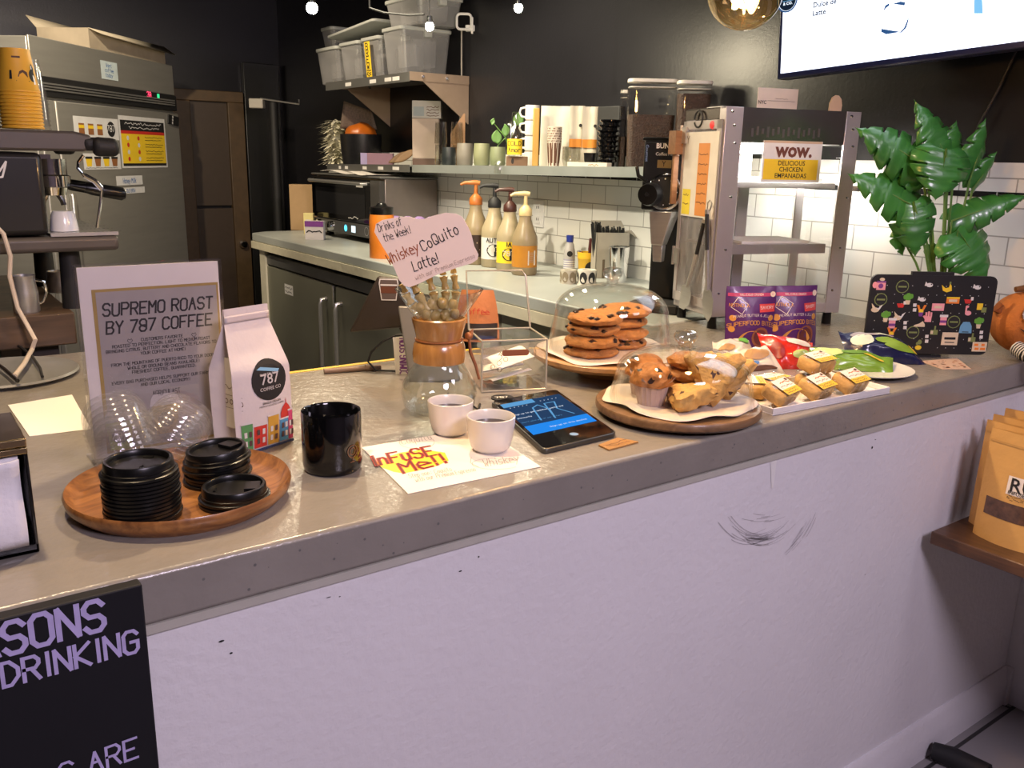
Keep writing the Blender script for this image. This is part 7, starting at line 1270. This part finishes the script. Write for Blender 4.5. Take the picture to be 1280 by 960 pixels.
# vine in a glass jar
P = SP(637, 2.35); t = thing('vine_jar', 'slim glass jar with a trailing green vine on the long shelf', 'plant', P, RC); r, h = shw(P, 7), shw(P, 55); b = MB(); b.lathe([(0, 0), (r, 0), (r * 1.02, h * .35), (r * .7, h * .5), (r * .9, h * .85), (r * .6, h)], 26); obj('jar', b, GLS, t)
def vp(px, py): p = onv(px, py, P, -.01) - P; return Rz(-RC) @ p
b = MB(); b.tube([vp(637, 190), vp(632, 172), vp(622, 160), vp(614, 150)], .002, 6); b.tube([vp(637, 190), vp(640, 165), vp(648, 148)], .002, 6); b.tube([vp(632, 172), vp(622, 182), vp(622, 195)], .002, 6); obj('stem', b, STEMM, t)
for (px, py, s, a_) in ((621, 171, 9, .3), (632, 163, 8, -.6), (648, 149, 9, .1), (616, 152, 5, 1.0), (622, 190, 7, .5)):
    q = vp(px, py); s = shw(P, s); b = MB(); b.grid(lambda u_, v_: (q[0] + (u_ - .5) * s * 1.5 * math.sin(PI * min(.98, v_ * .9 + .1)) ** .7 * math.cos(a_) + (v_ - .5) * s * math.sin(a_), q[1] - .004 - .004 * abs(u_ - .5), q[2] + (v_ - .5) * s * 1.7 * math.cos(a_) - (u_ - .5) * s * math.sin(a_)), 6, 8); obj('leaf', b, mat('vine_leaf', (.10, .22, .05), .4) if px == 621 else bpy.data.materials['vine_leaf'], t, thick=.001)
P = V((XS - .02, onx(624, 212, XS - .02).y, 0)); P.z = zs_(P.y) - .03; b = MB(); r = shw(P, 6.5); b.lathe([(0, 0), (r, 0), (r, r * 1.6), (r * .8, r * 2), (r * .8, r * 2.3)], 22); t = solo('small_glass_jar', b, GLS, 'tiny clear glass jar clipped to the lip of the long shelf', 'jar', P); 
# box and yellow bottle
P = SP(646, 2.22); w, h = shw(P, 27), shw(P, 12); t = thing('brown_box', 'small brown box under the yellow-labelled bottle on the long shelf', 'box', P, RC); b = MB(); b.box(-w / 2, w / 2, 0, .07, 0, h); obj('carton', b, mat('dark_kraft_carton', (.16, .09, .05), .7), t, bevel=.002); b = MB(); b.disc(-w * .2, h * .5, h * .15, 0, frame((0, -.0008, 0), (1, 0, 0), (0, 0, 1)), n=8, ry=h * .3); obj('slot', b, INK, t)
Pq = P + V((0, 0, h + .001)) - RH * .01; t = thing('labelled_bottle', 'small bottle with a handwritten yellow label on the brown box', 'bottle', Pq, RC); r, h = shw(P, 9), shw(P, 52); b = MB(); b.lathe([(0, 0), (r * .9, 0), (r, .004), (r, h * .5), (r * .5, h * .72), (r * .45, h), (0, h)], 26); obj('bottle', b, GLS, t)
b = MB(); b.grid(lambda u_, v_: ((r + .001) * math.sin(-1.5 + 3 * u_), -(r + .001) * math.cos(-1.5 + 3 * u_), h * (.03 + .36 * v_)), 14, 3); [b.add([((r + .0025) * math.sin(p[0] / r), -(r + .0025) * math.cos(p[0] / r), p[1]) for p in tmp.v], tmp.f, 1) for tmp in [MB().hand('COLD', h * .1, 0, None, 0, h * .24, 0, .14), MB().hand('Amor', h * .1, 0, None, 0, h * .09, 0, .14)]]; obj('label', b, (YEL, INK), t)
# mug rack: white mugs stacked, handles showing
P = SP(664, 2.36); r = shw(P, 9); ht = Zt(P, 664, 131) - P.z; hm_ = ht / 4
for k in range(4):
    t = thing('white_mug', ('lowest', 'second', 'third', 'topmost')[k] + ' white mug of the mug tower on the long shelf' if k != 1 and k != 2 else ('second', 'third')[k - 1] + ' white mug from the shelf in the mug tower', 'mug', P + V((0, 0, k * hm_)), RC, 'white mugs stacked on the long shelf'); b = MB(); b.lathe([(0, .0), (r * .85, 0), (r, .005), (r, hm_ - .002), (r * .93, hm_ - .002), (r * .93, .01), (0, .008)], 28); obj('body', b, CER, t); b = MB(); b.tube([(-r * .98, 0, hm_ * .82), (-r * 1.6, 0, hm_ * .75), (-r * 1.75, 0, hm_ * .5), (-r * 1.5, 0, hm_ * .25), (-r * .98, 0, hm_ * .2)], .0045, 8); obj('handle', b, WHITE, t)
P = SP(669, 2.22); h = Zt(P, 669, 135) - P.z; w = shw(P, 8); b = MB(); b.box(-w / 2, w / 2, 0, .02, 0, h); solo('mustard_tube', b, mat('mustard_board', (.42, .24, .05), .6), 'narrow mustard upright board between mug tower and white paper bags', 'board', P, RC, bevel=.004)
for k, (x0, x1, yt, yb_, xx, lab) in enumerate(((674, 711, 132, 204, 2.33, 'large white paper bag standing nearest the mustard board'), (710, 729, 132, 182, 2.35, 'middle white paper bag with folded front'), (726, 748, 133, 183, 2.37, 'white paper bag with orange bottom print nearest the lid tower'))):
    P = SP((x0 + x1) / 2, xx); w = shw(P, x1 - x0); h = Zt(P, x0, yt) - P.z; t = thing('paper_bag', lab, 'paper bag', P, RC, 'white paper bags on the long shelf'); b = MB(); b.grid(lambda u_, v_: ((u_ - .5) * w * (1 - .04 * v_), -.012 * math.sin(PI * u_) * (1 - v_) - .004 * math.sin(8 * u_ + k), v_ * h), 8, 8); b.grid(lambda u_, v_: ((.5 - u_) * w * (1 - .04 * v_), .02 * math.sin(PI * u_) * (1 - v_) + .002, v_ * h), 8, 8); obj('bag', b, mat('white_paper_bag_%d' % k, ((.62, .58, .50), (.50, .46, .38), (.54, .49, .41))[k], .85, var=.04), t)
    if k:
        b = MB(); b.grid(lambda u_, v_: ((u_ - .5) * w * .98, -.012 * math.sin(PI * u_) * (1 - .1) - .007 - .004 * math.sin(8 * u_ + k), h * (.32 + .14 * v_)), 8, 2); obj('orange_print', b, mat('orange_bag_print_%d' % k, (.55, .20, .02), .7), t)
        b = MB(); b.disc(.2 * w, h * .68, h * .03, 0, frame((0, -.02, 0), (1, 0, 0), (0, 0, 1)), n=8); obj('spot_mark', b, INK, t)
P = SP(692, 2.24); r = shw(P, 9); 
for k in range(7):
    b = MB(); hh = shw(P, 30); b.lathe([(r * .72, 0), (r * .98, hh - .004), (r * 1.04, hh - .002), (r * 1.04, hh), (r * .94, hh), (r * .68, .003), (0, .003)], 26)
    for q in range(9): b.add([((r * (.74 + .25 * z / hh) + .0008) * math.sin(a_), -(r * (.74 + .25 * z / hh) + .0008) * math.cos(a_), z) for a_, z in ((q * .7, .004), (q * .7 + .3, .004), (q * .7 + .3, hh - .006), (q * .7, hh - .006))], [(0, 1, 2, 3)], 1)
    solo('sample_cup', b, (mat('cup_cream', (.58, .50, .42), .6), BRN) if k == 0 else (bpy.data.materials['cup_cream'], BRN), 'topmost patterned paper cup of the nested stack on the long shelf' if k == 6 else 'patterned paper cup nested under the topmost on the long shelf', 'paper cup', P + V((0, 0, k * .0095)), .2 * k, 'patterned cups on the long shelf')
P = SP(714, 2.27); r, h = shw(P, 12), shw(P, 24); solo('glass_bowl', MB().lathe([(0, 0), (r * .8, 0), (r, h * .4), (r * .95, h), (r * .9, h), (r * .93, h * .4), (0, .006)], 28), GLS, 'clear glass cup before the white paper bags on the long shelf', 'glass', P)
P = SP(738, 2.27); r, h = shw(P, 9), shw(P, 17); solo('black_cup', MB().lathe([(0, 0), (r * .8, 0), (r, h), (r * .9, h), (r * .7, .004), (0, .004)], 26), BLACK, 'small black cup between the glass cup and the lid tower', 'cup', P)
P = SP(759, 2.27); r = shw(P, 13)
for k in range(9):
    b = MB(); hh = shw(P, 9); b.lathe([(0, 0), (r * .75, 0), (r * .8, hh * .6), (r, hh * .75), (r, hh * .95), (r * .85, hh), (0, hh)], 28); solo('black_bowl_lid', b, GLOSSBLACK, 'topmost black lid of the tower on the long shelf' if k == 8 else 'black lid under the topmost of the tower on the long shelf', 'lid', P + V((.004 * math.sin(k), .004 * math.cos(k * 2), k * shw(P, 6))), 0, 'black lids stacked on the long shelf')
P = SP(762, 2.392); w = shw(P, 40); h = Zt(P, 760, 133) - P.z; b = MB(); b.box(-w / 2, w / 2, -.02, .012, 0, h); solo('black_carton', b, MATTE, 'large black carton behind the black lid tower on the long shelf', 'box', P, -PI / 2, bevel=.003)
P = SP(736, 2.20); w = shw(P, 76); h = shw(P, 5.5); t = thing('flat_carton', 'long flat cream carton at the shelf edge before the lid tower', 'box', P, -PI / 2); b = MB(); b.box(-w / 2, w / 2, -.012, .012, 0, h); obj('carton', b, mat('cream_carton', (.52, .46, .38), .7), t, bevel=.001); b = MB(); b.strokes(wavy(w * .05, w * .30, h * .5, h * .5, 3), h * .12, 0, frame((0, -.0126, 0), (1, 0, 0), (0, 0, 1))); obj('lettering', b, BRN, t)
# bean canisters
BEAN = mat('coffee_beans', (.045, .020, .010), .5, var=.6, vs=160, bump=.8, bs=220)
def canister(px, wpx, yt, xx, lab, fill=.62, deep=.07):
    P = SP(px, xx); w = shw(P, wpx); h = Zt(P, px, yt) - P.z; t = thing('bean_canister', lab, 'canister', P, RC, 'bean canisters at the shelf end'); o_ = rr(-w / 2, w / 2, 0, deep, .022); b = MB(); n = len(o_)
    b.add([(x * .93, y, 0) for x, y in o_] + [(x, y, h - .012) for x, y in o_], [(i, (i + 1) % n, n + (i + 1) % n, n + i) for i in range(n)], 0, True); obj('clear_body', b, CLEAR, t)
    b = MB(); b.add([(x * .91, y * .96 + .003, .002) for x, y in o_] + [(x * .955, y * .96 + .003, h * fill) for x, y in o_], [tuple(range(n - 1, -1, -1)), tuple(range(n, 2 * n))] + [(i, (i + 1) % n, n + (i + 1) % n, n + i) for i in range(n)]); obj('beans', b, BEAN, t)
    b = MB(); b.prism([(x * 1.02, y * 1.02 - .001) for x, y in o_], h - .012, h); b.prism([(x * .99, y) for x, y in o_], h - .03, h - .026); obj('lid', b, mat('canister_lid', (.58, .54, .48), .4) if 'canister_lid' not in bpy.data.materials else bpy.data.materials['canister_lid'], t, bevel=.003)
canister(812, 60, 98, 2.24, 'wide clear canister of coffee beans above the grinder, front one', .60); canister(864, 42, 100, 2.30, 'clear canister of coffee beans nearest the food warmer', .85); canister(777, 9, 112, 2.30, 'narrow clear canister beside the black carton on the long shelf', .4, .03)
# ================================================================== upper shelf with clear bins
XU = 2.10; zU = 1.835; yA, yB = onx(512, 92, XU).y, onx(408, 112, XU).y
us = thing('upper_wall_shelf', 'short bracketed shelf high on the wall loaded with clear plastic bins', 'shelf', (XU, yA, zU)); b = MB(); b.box(0, XW + .011 - XU, 0, yB - yA, -.012, 0); obj('shelf_plate', b, DSTEEL, us)
b = MB(); b.box(-.004, .002, 0, yB - yA, -.04, .002); fl = obj('front_lip', b, DSTEEL, us); b = MB(); F_ = frame((-.0046, 0, 0), (0, -1, 0), (0, 0, 1)); [b.rect(-y, -y + .07, -.03, -.012, 0, F_) for y in (.68, .40, .24, .16)]; obj('price_tags', b, WHITE, fl)
BRK = mat('tan_bracket', (.34, .25, .19), .5, .3)
for y in (.0, yB - yA - .12):
    b = MB(); b.prism([(XW + .010 - XU, -.012), (.04, -.012), (XW + .010 - XU, -.22)], -.003, .003, 0, frame((0, y + .004, 0), (1, 0, 0), (0, 0, 1))); b.box(.0, XW + .010 - XU, y - .002, y + .003, -.035, .004); br_ = obj('bracket', b, BRK, us); b = MB(); [b.lathe([(0, .006), (.007, .005), (.009, 0)], 12, M=frame((x, y - .0025, -.016), (1, 0, 0), (0, 0, 1))) for x in (.07, .2)]; obj('screws', b, CHROME, br_)
def bin_(P, wx, wy, h, label, rz=0, lid=True, deco=False, tilt=0):
    t = thing('plastic_bin', label, 'storage bin', P, rz, 'clear plastic bins on the upper shelf'); t.rotation_euler = (tilt, 0, rz); k = .86
    b = MB(); o0 = rr(-wx / 2 * k, wx / 2 * k, -wy / 2 * k, wy / 2 * k, .02); o1 = rr(-wx / 2, wx / 2, -wy / 2, wy / 2, .025); n = len(o0); b.add([(x, y, 0) for x, y in o0] + [(x, y, h) for x, y in o1], [tuple(range(n - 1, -1, -1))] + [(i, (i + 1) % n, n + (i + 1) % n, n + i) for i in range(n)], 0, True)
    b.add([(x * .5, y * .98, h * .2) for x, y in o0] + [(x * .55, y * 1.0, h * .8) for x, y in o0], [(i, (i + 1) % n, n + (i + 1) % n, n + i) for i in range(n)], 0, True); obj('tub', b, FROST, t)
    b = MB(); b.prism([(x * 1.05, y * 1.05) for x, y in o1], h - .004, h + .014); [b.box(x * wx / 2 * 1.0 - .02, x * wx / 2 + .02, y * wy / 2 - .012, y * wy / 2 + .012, h - .03, h + .012) for x, y in ((0, -1.05), (0, 1.05))]; obj('lid', b, mat('frosted_lid', (.50, .52, .50), .4, trans=.2) if 'frosted_lid' not in bpy.data.materials else bpy.data.materials['frosted_lid'], t, bevel=.004)
    if deco:
        b = MB(); F_ = frame((-wx / 2 * .98 - .002, 0, 0), (0, -1, 0), (-.08, 0, 1)); b.rect(-.03, .03, .0, h * .95, 0, F_, .004); 
        for q, ch in enumerate('BREW'): b.hand(ch, h * .17, 1, F_, 0, h * (.74 - .17 * q), .0048, .16, sx=1.2)
        for q in range(3): b.strokes(wavy(-.022, .022, h * (.19 - .06 * q), .01, q), .004, 1, F_, .0048)
        obj('yellow_label', b, (YEL, INK), t)
    return t
zb_ = zU + .002; xc_ = (XU + XW) / 2 + .015
def yb__(px): return onx(px, 90, XU).y
XB = XU + .015; xc_ = XB + .145
be = [onx(px, 75, XB).y for px in (503, 474, 448, 421, 392)]
for k, (px, py, lab, dc) in enumerate(((495, 32, 'large clear bin at the near end of the upper shelf', False), (455, 47, 'clear bin with a yellow lettered label on the upper shelf', True), (430, 53, 'clear bin third along the upper shelf', False), (402, 60, 'clear bin at the far end of the upper shelf', False))):
    bin_(V((xc_, (be[k] + be[k + 1]) / 2, zb_)), .275, (be[k + 1] - be[k]) * .87, onx(px, py, XB).z - zb_ - .014, lab, 0, True, dc)
ztop = onx(495, 32, XB).z + .004; yy = (onx(520, 20, XB).y + onx(470, 20, XB).y) / 2 + .02
bin_(V((xc_ + .02, yy, ztop)), .24, onx(468, 20, XB).y - onx(510, 20, XB).y, .115, 'shallow clear bin stacked on the large near bin of the upper shelf')
y0, y1 = onx(470, 30, XB).y + .08, onx(402, 50, XB).y; z0, z1 = onx(470, 32, XB).z + .02, onx(402, 60, XB).z + .035
b = MB(); b.prism(rr(-.12, .12, -(y1 - y0) / 2, (y1 - y0) / 2, .03), -.007, .007); o = solo('spare_lid', b, bpy.data.materials['frosted_lid'], 'loose frosted lid lying tilted across the far bins of the upper shelf', 'lid', (xc_, (y0 + y1) / 2, (z0 + z1) / 2 + .02), 0, bevel=.004); o.rotation_euler = (-math.atan2(z0 - z1, y1 - y0), 0, 0)
bin_(V((xc_ + .02, onx(397, 50, XB).y + .03, onx(402, 60, XB).z + .022)), .20, .15, .085, 'small clear bin stacked on the far end bin of the upper shelf')
# ring shaped clip light with a cord
P = onx(574, 27, XW - .10); P.x = XW - .035; P.y = onx(580, 27, P.x).y; P.z = onx(580, 27, P.x).z; rl = thing('ring_clip_lamp', 'white ring-shaped clip lamp on the dark wall beside the bins', 'lamp', P, RC); b = MB(); s = Wd(P, 9); b.tube([(x, 0, z) for x, z in rr(-s, s, -s, s, s * .5)], .006, 8, closed=True); obj('ring', b, WHITE, rl); b = MB(); b.box(s * .2, s * 1.5, .0, .035, -s * 1.2, -s * .4); b.box(s * 1.0, s * 1.3, -.01, .0, -s * 1.6, s * .6); obj('clip', b, WHITE, rl, bevel=.003)
b = MB(); q = [onx(x, y, XW - .012) for x, y in ((577, 38), (577, 60), (577, 110), (575, 150), (568, 162))]; b.tube(q, .004, 6); solo('lamp_cord', b, mat('grey_cord', (.40, .37, .33), .5), 'grey cord hanging down the dark wall from the ring lamp', 'cord')
# ================================================================== small glowing pendant bulbs
GLOW = mat('glowing_bulb', (1, 1, 1), .4, emis=(1.0, .93, .70), es=60)
for (px, py, d, r, lab) in ((390, 10, 3.1, 7, 'small glowing bulb hanging above the under-counter refrigerator'), (537, 33, 3.0, 5.5, 'small glowing bulb hanging in front of the near clear bin'), (648, 10, 2.9, 5.5, 'small glowing bulb hanging before the bare dark wall')):
    P = atd(px, py, d); t = thing('small_pendant_bulb', lab, 'pendant light', P, 0, 'small glowing bulbs'); r = Wd(P, r); b = MB(); b.lathe([(r * math.sin(PI * i / 14), -r * math.cos(PI * i / 14)) for i in range(15)], 24); obj('lit_globe', b, GLOW, t); b = MB(); b.lathe([(0, r * .8), (r * .7, r * .8), (r * .6, r * 2.2), (0, r * 2.2)], 16); obj('socket', b, BLACK, t); b = MB(); b.tube([(0, 0, r * 2.2), (0, 0, ZH - P.z)], .002, 6); obj('cord', b, MATTE, t)
    l = bpy.data.lights.new('small_pendant_light', 'POINT'); l.energy = 11; l.color = (1, .86, .60); l.shadow_soft_size = .03; o = bpy.data.objects.new('small_pendant_light', l); COL.objects.link(o); o.location = P - V((0, 0, r * 1.0)) + V((0, 0, 0))
    l.use_shadow = True; o.location = P - V((0, 0, r + .034))
b = MB(); b.tube([atd(462, 10, 3.5), atd(480, 16, 3.48), atd(510, 19, 3.45), atd(530, 18, 3.42)], .004, 6); b.tube([atd(462, 10, 3.5), atd(462, 10, 3.5) + V((0, 0, .58))], .004, 6)
solo('ceiling_wire', b, MATTE, 'thin black wire looping down from the ceiling above the bins', 'wire')
# ================================================================== dark stand by the back doors
P = ony(349, 300, 5.7); P.z = 0; ps = thing('pole_stand', 'dark pole stand with a pale clamp and a thin rod before the back wall', 'stand', P, RC); z = Zt(P, 340, 124); b = MB(); b.tube([(0, 0, 0), (0, 0, z - .02)], .03, 10); b.lathe([(0, 0), (.18, 0), (.17, .02), (0, .03)], 24); obj('pole', b, MATTE, ps)
b = MB(); b.tube([(-.07, -.04, z), (.18, -.04, z - .03), (.18, -.04, z)], .006, 6); obj('rod', b, STEEL, ps); b = MB(); b.box(-.14, -.05, -.06, 0, z - .06, z); obj('clamp', b, mat('pale_clamp', (.45, .42, .36), .5), ps, bevel=.006)
